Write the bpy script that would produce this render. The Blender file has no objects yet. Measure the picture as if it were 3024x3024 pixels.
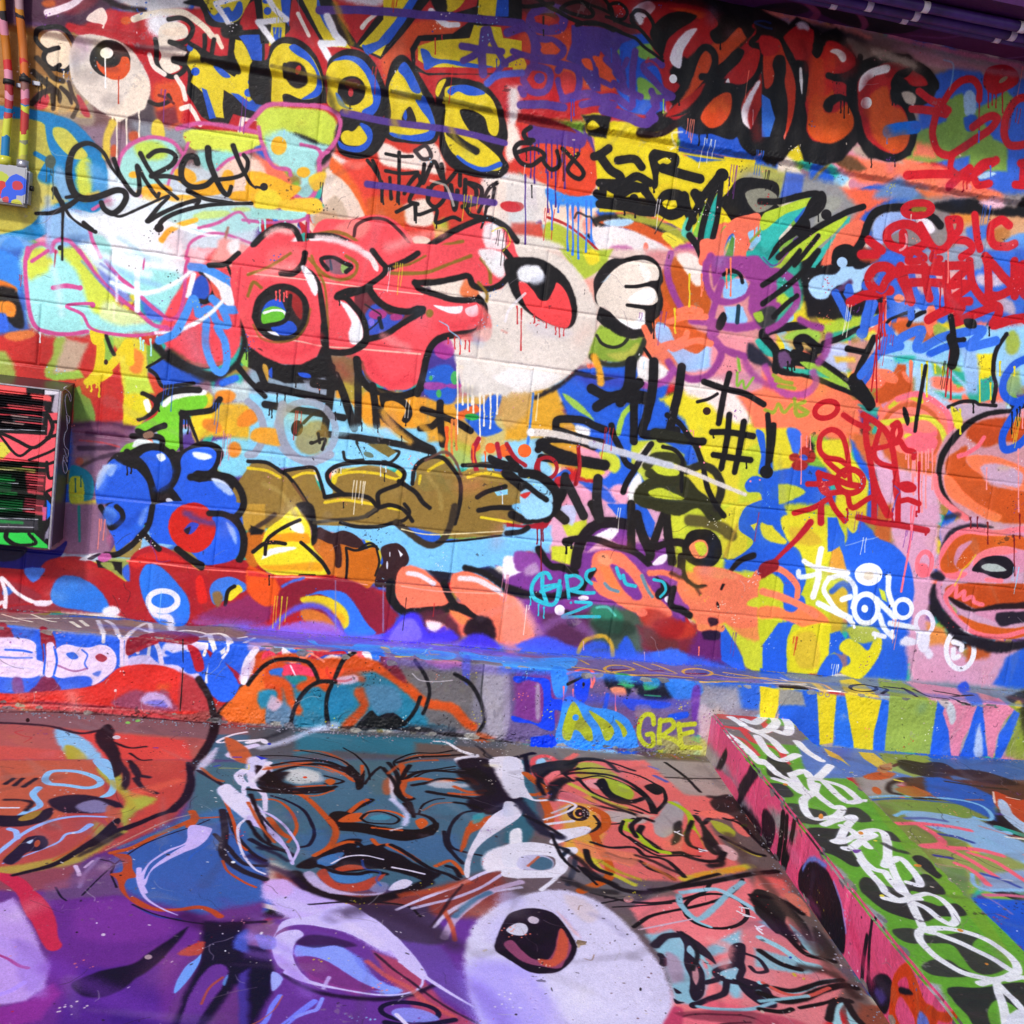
import bpy, bmesh, math, random
import numpy as np
sc=bpy.context.scene
# ---------------------------------------------------------------- camera, sky, sun, exposure
from mathutils import Matrix
def _cam_rot(a,b,c):
    return Matrix.Rotation(a,3,'Z')@Matrix.Rotation(b,3,'X')@Matrix.Rotation(c,3,'Y')
_r=_cam_rot(-0.175144,-0.114872,-0.125352)
cd=bpy.data.cameras.new('camera'); cam=bpy.data.objects.new('camera',cd); sc.collection.objects.link(cam)
cd.sensor_width=36; cd.sensor_fit='HORIZONTAL'; cd.lens=36*3028.0/3024.0; cd.clip_start=.05; cd.clip_end=300
_m=Matrix((_r.col[0],_r.col[2],-_r.col[1])).transposed()
cam.matrix_world=Matrix.Translation((-0.35010,-3.50342,1.16815))@_m.to_4x4()
sc.camera=cam
w=bpy.data.worlds.new('World'); sc.world=w; w.use_nodes=True
nt=w.node_tree; bg=nt.nodes['Background']; sky=nt.nodes.new('ShaderNodeTexSky'); sky.sky_type='NISHITA'; sky.sun_disc=False
SUN_EL=math.radians(38); SUN_AZ=math.radians(-27)      # in front of the wall, a little to its left
sky.sun_elevation=SUN_EL; sky.sun_rotation=math.pi+SUN_AZ*-1
nt.links.new(sky.outputs[0],bg.inputs[0]); bg.inputs[1].default_value=.15
ld=bpy.data.lights.new('sun','SUN'); ld.energy=2.6; ld.angle=math.radians(5); ld.color=(1,.965,.92)
sun=bpy.data.objects.new('sun',ld); sc.collection.objects.link(sun)
from mathutils import Vector
_d=Vector((math.sin(SUN_AZ)*math.cos(SUN_EL),-math.cos(SUN_AZ)*math.cos(SUN_EL),math.sin(SUN_EL)))
sun.rotation_euler=_d.to_track_quat('Z','Y').to_euler(); sun.location=_d*8
sc.view_settings.view_transform='Standard'; sc.view_settings.look='None'; sc.view_settings.gamma=1; sc.view_settings.exposure=.0
try: sc.view_settings.use_curve_mapping=False
except Exception: pass
# ---------------------------------------------------------------- paint engine
# Spray paint is laid down stroke by stroke on every real surface, in that surface's own
# metric coordinates (600 texels to the metre), then used as its colour.
CAM=np.array([-0.35010,-3.50342,1.16815]); FOC=3028.0/3024.0
def _rot(a,b,c):
    ca,sa=np.cos(a),np.sin(a);cb,sb=np.cos(b),np.sin(b);cc,sc=np.cos(c),np.sin(c)
    return (np.array([[ca,-sa,0],[sa,ca,0],[0,0,1]])@np.array([[1,0,0],[0,cb,-sb],[0,sb,cb]])@np.array([[cc,0,sc],[0,1,0],[-sc,0,cc]]))
ROT=_rot(-0.175144,-0.114872,-0.125352)
H=0.266; DL=0.2115; KZ=0.153; RZ=0.0617; KX0=1.0235; KX1=1.3193; KD=0.1015; SOF=2.552; BAND=H+1.8
def at(u,v,o,n):
    "photo pixel -> point on the plane through o with normal n"
    d=ROT@np.array([(u-1512)/3028.0,1.0,-(v-1512)/3028.0]); t=np.dot(np.array(o)-CAM,n)/np.dot(d,n)
    return CAM+t*d
class Surf:
    def __init__(s,name,o,U,V,w,h,ppm,base):
        s.name=name; s.o=np.array(o,float); s.U=np.array(U,float); s.V=np.array(V,float); s.N=np.cross(s.U,s.V)
        s.w,s.h,s.ppm=w,h,ppm; s.nx,s.ny=int(w*ppm),int(h*ppm)
        s.c=np.empty((s.ny,s.nx,3),np.float32); s.c[:]=base
        rng=np.random.default_rng(len(name)*7+int(w*10)); s.noise=fnoise(rng,s.ny,s.nx,6)
        s.fine=rng.standard_normal((s.ny,s.nx)).astype(np.float32); s.cov=np.clip(.99+fnoise(rng,s.ny,s.nx,16,3)*.04+s.fine*.015,.8,1)
    def px(s,u,v):
        P=at(u,v,s.o,s.N)-s.o
        return np.array([np.dot(P,s.U)*s.ppm,np.dot(P,s.V)*s.ppm])
def up(a,ny,nx):
    y=np.linspace(0,a.shape[0]-1.001,ny);x=np.linspace(0,a.shape[1]-1.001,nx)
    yi=y.astype(int);xi=x.astype(int);fy=(y-yi)[:,None].astype(np.float32);fx=(x-xi)[None].astype(np.float32)
    fy=fy*fy*(3-2*fy);fx=fx*fx*(3-2*fx)
    A=a[yi][:,xi];B=a[yi][:,xi+1];Cc=a[yi+1][:,xi];D=a[yi+1][:,xi+1]
    return (A*(1-fx)+B*fx)*(1-fy)+(Cc*(1-fx)+D*fx)*fy
def fnoise(rng,ny,nx,step,octs=3):
    r=np.zeros((ny,nx),np.float32);a=1.
    for k in range(octs):
        st=step*2**(k*1.3); g=rng.standard_normal((int(ny/st)+3,int(nx/st)+3)).astype(np.float32)
        r+=up(g,ny,nx)*a; a*=1.0
    return r/np.sqrt(octs)
def hexc(s):
    v=[int(s[i:i+2],16)/255. for i in (0,2,4)]
    return np.array(v,np.float32)
PAL=dict(k='1d191b',w='ebe6ea',cr='e3d3c2',r='c4262b',rd='8f1d26',o='dc5a22',y='dcc626',b='2a5fc8',pu='553a86',pk='d08598',sal='ff7358',cor='f0545a',gold='9a8040',lb='7cc0e4',lil='c9b8ea')
def blend(s,x0,y0,m,col,alpha):
    if m.size==0: return
    m=m*s.cov[y0:y0+m.shape[0],x0:x0+m.shape[1]]
    a=(m*alpha)[...,None]; sl=s.c[y0:y0+m.shape[0],x0:x0+m.shape[1]]; sl*=1-a; sl+=a*col
def smooth(P,closed,n=7):
    P=np.array(P,float)
    if len(P)<3: return P
    if closed: Q=np.vstack([P[-1],P,P[0],P[1]])
    else: Q=np.vstack([2*P[0]-P[1],P,2*P[-1]-P[-2]])
    out=[]; t=np.linspace(0,1,n,endpoint=False)[:,None]
    for i in range(1,len(Q)-2):
        a,b,c,d=Q[i-1:i+3]
        out.append(.5*((2*b)+(c-a)*t+(2*a-5*b+4*c-d)*t*t+(3*b-3*c+d-a)*t**3))
    out=np.vstack(out)
    return out if closed else np.vstack([out,P[-1]])
def box(s,P,m):
    x0=max(0,int(P[:,0].min()-m));x1=min(s.nx,int(P[:,0].max()+m)+2);y0=max(0,int(P[:,1].min()-m));y1=min(s.ny,int(P[:,1].max()+m)+2)
    return x0,x1,y0,y1
def prof(d,soft,s,x0,x1,y0,y1):
    # d: signed distance, inside positive.  grainy feathered edge like overspray
    soft=max(soft,.7); nz=s.noise[y0:y1,x0:x1]*min(soft*.22,1.6)+s.fine[y0:y1,x0:x1]*min(soft*.12,2.2)*(soft>1.5)
    q=np.clip((d+nz)/(2*soft)+.5,0,1); return q*q*(3-2*q)
def fill(s,P,col,alpha,soft):
    x0,x1,y0,y1=box(s,P,soft*1.3+2)
    if x1<=x0 or y1<=y0: return
    X,Y=np.meshgrid(np.arange(x0,x1,dtype=np.float32)+.5,np.arange(y0,y1,dtype=np.float32)+.5)
    ins=np.zeros(X.shape,bool); dd=np.full(X.shape,1e9,np.float32); M=soft*1.3+4
    n=len(P)
    for i in range(n):
        ax,ay=P[i];bx,by=P[(i+1)%n]
        if ay!=by:
            lo,hi=min(ay,by),max(ay,by); r0=max(0,int(lo-y0-1));r1=min(y1-y0,int(hi-y0)+2)
            if r1>r0:
                yy=Y[r0:r1];cnd=((yy>=lo)&(yy<hi))&(X[r0:r1]<(bx-ax)*(yy-ay)/(by-ay)+ax); ins[r0:r1]^=cnd
        c0=max(0,int(min(ax,bx)-M-x0));c1=min(x1-x0,int(max(ax,bx)+M-x0)+2);r0=max(0,int(min(ay,by)-M-y0));r1=min(y1-y0,int(max(ay,by)+M-y0)+2)
        if c1>c0 and r1>r0:
            vx,vy=bx-ax,by-ay;L=vx*vx+vy*vy+1e-9; xx=X[r0:r1,c0:c1]-ax;yy=Y[r0:r1,c0:c1]-ay
            t=np.clip((xx*vx+yy*vy)/L,0,1); q=(xx-t*vx)**2+(yy-t*vy)**2
            sub=dd[r0:r1,c0:c1]; np.minimum(sub,q,out=sub)
    d=np.sqrt(dd); d=np.where(ins,d,-d)
    blend(s,x0,y0,prof(d,soft,s,x0,x1,y0,y1),col,alpha)
def stroke(s,P,R,col,alpha,soft):
    M=R.max()+soft*1.3+2; x0,x1,y0,y1=box(s,P,M)
    if x1<=x0 or y1<=y0: return
    D=np.full((y1-y0,x1-x0),-1e9,np.float32)
    for i in range(max(1,len(P)-1)):
        a=P[i]; b=P[min(i+1,len(P)-1)]; ra=R[i]; rb=R[min(i+1,len(P)-1)]
        c0=max(0,int(min(a[0],b[0])-M-x0));c1=min(x1-x0,int(max(a[0],b[0])+M-x0)+2);r0=max(0,int(min(a[1],b[1])-M-y0));r1=min(y1-y0,int(max(a[1],b[1])+M-y0)+2)
        if c1<=c0 or r1<=r0: continue
        xx=(np.arange(c0,c1,dtype=np.float32)+x0+.5-a[0])[None];yy=(np.arange(r0,r1,dtype=np.float32)+y0+.5-a[1])[:,None]
        vx,vy=b-a; L=vx*vx+vy*vy+1e-9; t=np.clip((xx*vx+yy*vy)/L,0,1)
        q=(ra+(rb-ra)*t)-np.sqrt((xx-t*vx)**2+(yy-t*vy)**2); sub=D[r0:r1,c0:c1]; np.maximum(sub,q,out=sub)
    blend(s,x0,y0,prof(D,soft,s,x0,x1,y0,y1),col,alpha)
SURF={}
def surf(*a): SURF[a[0]]=Surf(*a)
def conv(s,pts,ox,oy,sc):
    return np.array([s.px(ox+x*sc,oy+y*sc) for x,y in pts])
def wscale(s,pts,ox,oy,sc):
    x,y=pts[len(pts)//2]; u,v=ox+x*sc,oy+y*sc
    a=s.px(u,v);b=s.px(u+8,v);c=s.px(u,v+8)
    e=abs(np.linalg.det(np.array([b-a,c-a])/8.)); m=np.linalg.norm(b-a)/8.
    return (m*.6+math.sqrt(e)*.4)*sc
def paint(data):
    cmds=[];ox=oy=0.;sc=3.913;on=['wall'];layer=1
    for ln in data.split('\n'):
        ln=ln.split('#')[0].strip()
        if not ln: continue
        h=ln.split()
        if h[0]=='tile': ox,oy=float(h[1]),float(h[2]); sc=float(h[3]) if len(h)>3 else 3.913; continue
        if h[0]=='on': on=h[1:]; continue
        if h[0]=='layer': layer=int(h[1]); continue
        hd,bd=ln.split(':'); hd=hd.split()
        for i in range(2,len(hd)):
            if '*' in hd[i]: q=hd[i].split('*'); hd[i]=q[0]; hd[1]=hd[1].split('*')[0]+'*'+q[1]
        for part in bd.split(';'):
            if part.strip(): cmds.append((layer,len(cmds),hd,[float(t) for t in part.split()],ox,oy,sc,on))
    cmds.sort(key=lambda c:(c[0],c[1]))
    rng=np.random.default_rng(5)
    for _lay,_,hd,v,ox,oy,sc,on in cmds:
        op=hd[0]; cs=hd[1].split('*'); col=hexc(PAL.get(cs[0],cs[0])); alpha=float(cs[1]) if len(cs)>1 else 1.
        for nm in on:
            s=SURF[nm]
            if op in 'FP':
                pts=list(zip(v[0::2],v[1::2])); k=wscale(s,pts,ox,oy,sc); soft=(float(hd[2]) if len(hd)>2 else .35)*k*.6
                if op=='F': pts=smooth(pts,True,5)
                if hd[-1]!=hd[1] and len(hd)>2 and float(hd[2])<1.6: fill(s,conv(s,pts,ox,oy,sc),col,alpha*.2,3.2*k*.6)
                soft*=1.7 if _lay<1 else 1.35
                fill(s,conv(s,pts,ox,oy,sc),col,alpha,soft)
            elif op in 'SL':
                pts=list(zip(v[0::2],v[1::2])); k=wscale(s,pts,ox,oy,sc); ws=hd[2].split('-'); soft=(float(hd[3]) if len(hd)>3 else .35)*k*.6
                if op=='S': pts=smooth(pts,False,6)
                P=conv(s,pts,ox,oy,sc); n=len(P)
                R=np.interp(np.linspace(0,1,n),np.linspace(0,1,len(ws)) if len(ws)>1 else [0,1],[float(q) for q in ws] if len(ws)>1 else [float(ws[0])]*2)*.5*k
                if R.max()>2.5*k*.5: stroke(s,P,R*1.15,col,alpha*.24,max(soft*2,R.max()*.55))
                stroke(s,P,R,col,alpha,soft*1.6)
            elif op in 'BO':
                if op=='B': soft=float(hd[2]) if len(hd)>2 else .35; g=5
                else: soft=float(hd[3]) if len(hd)>3 else .35; g=5
                for i in range(0,len(v),g):
                    cx,cy,rx,ry,ro=v[i:i+5]; ro=math.radians(ro); t=np.linspace(0,2*np.pi,29)
                    pts=[(cx+rx*math.cos(q)*math.cos(ro)-ry*math.sin(q)*math.sin(ro),cy+rx*math.cos(q)*math.sin(ro)+ry*math.sin(q)*math.cos(ro)) for q in t]
                    k=wscale(s,[(cx,cy)],ox,oy,sc); P=conv(s,pts,ox,oy,sc)
                    if op=='B': fill(s,P[:-1],col,alpha,soft*k*.6)
                    else: stroke(s,P,np.full(len(P),float(hd[2])*.5*k),col,alpha,soft*k*.6)
            elif op=='D':
                w=float(hd[2])
                for i in range(0,len(v),3):
                    x,y,y2=v[i:i+3]; n=6; ys=np.linspace(y,y2,n); xs=x+rng.standard_normal(n)*.12*w; k=wscale(s,[(x,y)],ox,oy,sc)
                    P=conv(s,list(zip(xs,ys)),ox,oy,sc); R=np.array([1.2,.8,.75,.7,.75,1.05])*w*.5*k
                    stroke(s,P,R,col,alpha,.7)
surf('wall',(-3.3,0,H),(1,0,0),(0,0,1),7.2,2.30,600,hexc('8a6a78'))
surf('top',(-3.3,-DL,H),(1,0,0),(0,1,0),7.2,DL,600,hexc('8a7480'))
surf('face',(-3.3,-DL,0),(1,0,0),(0,0,1),7.2,H,600,hexc('7d7484'))
surf('floor',(-3.3,-3.0,0),(1,0,0),(0,1,0),4.8,2.8,600,hexc('6a4a68'))
_ul=np.array([KD,1,0])/math.hypot(KD,1)
_k0=np.array([KX0,-DL,KZ])-_ul*2.9; _kw=KX1-KX0
surf('ktop',tuple(_k0),(1/math.hypot(1,KD)*1,-KD/math.hypot(1,KD),0),tuple(_ul),.34,2.95,600,hexc('6f6a62'))
surf('kside',(_k0[0],_k0[1],0),tuple(_ul),(0,0,1),2.92,KZ,600,hexc('8a8288'))
surf('rfloor',(1.1,-3.0,RZ),(1,0,0),(0,1,0),2.8,2.8,500,hexc('6a6a60'))
surf('soffit',(-3.3,0,SOF),(1,0,0),(0,-1,0),7.2,.62,400,hexc('47204a'))
LY=.15
surf('louvre',(-2.0,-LY,.49),(1,0,0),(0,0,1),.80,.54,1000,hexc('1b171a'))

def scatter():
    "older layers of tags and blobs everywhere, mostly covered by the pieces on top"
    rng=np.random.default_rng(11); cols=['c4262b','2a5fc8','dcc626','d08598','1d191b','e3d3c2','8fc4e4','ff7358','7fae3c','553a86','9a8040','30a898']
    for s in SURF.values():
        if s.name in('louvre','soffit'): continue
        n=int(s.w*s.h*95)+8
        for i in range(n):
            c=hexc(cols[rng.integers(len(cols))]); p=rng.random(2)*[s.nx,s.ny]; a=rng.random()*6.28; pts=[p]
            for k in range(rng.integers(2,6)):
                a+=rng.normal()*1.3; pts.append(pts[-1]+np.array([math.cos(a),math.sin(a)])*rng.uniform(20,90))
            if i<n*.6:
                cc=pts[0]; pts=[cc+(q-cc)*1.9 for q in pts]; fill(s,smooth(pts+[cc+[70,60]],True,5),c,1,5)
            else:
                P=smooth(pts,False,6); stroke(s,P,np.full(len(P),rng.uniform(4,13)),c,.95,1.5)

def wear(nm,n,seed):
    "scuffs, hairline cracks, grit and old splashes on trodden or knocked concrete"
    s=SURF[nm]; rng=np.random.default_rng(seed); a=s.w*s.h
    for i in range(int(n*a)):
        p=rng.random(2)*[s.nx,s.ny]; q=rng.random(); ang=rng.random()*6.28
        if q<.62:
            r=rng.uniform(.4,1.2)*(1 if rng.random()<.93 else 2.); c=hexc(['2a2228','e8e4e8','6a5a58','3a3038','c8b8a8'][rng.integers(5)])
            stroke(s,np.array([p,p+rng.normal(size=2)*1.5]),np.full(2,r),c,.8,.6)
        elif q<.9:
            L=rng.uniform(10,60); pts=[p]; 
            for k in range(4): ang+=rng.normal()*.35; pts.append(pts[-1]+np.array([math.cos(ang),math.sin(ang)])*L/4)
            P=smooth(pts,False,5); c=hexc(['2a2228','b8b0b8','8a7a80'][rng.integers(3)]); stroke(s,P,np.full(len(P),rng.uniform(.3,.8)),c,.45,.6)
        else:
            L=rng.uniform(30,160); P=np.array([p,p+np.array([math.cos(ang),math.sin(ang)])*L]); c=hexc(['9a9098','4a4048'][rng.integers(2)]); stroke(s,P,np.array([2.,10.]),c,.16,5)
def chips(nm,y,spread,n,seed,axis=1):
    "paint knocked off along an edge"
    s=SURF[nm]; rng=np.random.default_rng(seed)
    for i in range(n):
        t=rng.random()*(s.nx if axis==1 else s.ny); o=(y+abs(rng.normal())*spread)*s.ppm; r=rng.uniform(2,9); cc=(t,o) if axis==1 else (o,t)
        k=9; an=np.linspace(0,6.28,k,endpoint=False); st=np.array([1.7,.8]) if axis==1 else np.array([.8,1.7])
        P=np.array([[cc[0]+math.cos(a)*r*st[0]*rng.uniform(.5,1.3),cc[1]+math.sin(a)*r*st[1]*rng.uniform(.5,1.3)] for a in an])
        c=hexc(['8a8680','9a948c','6a6668','75707a'][rng.integers(4)]); fill(s,P,c,.9,.9)
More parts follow.
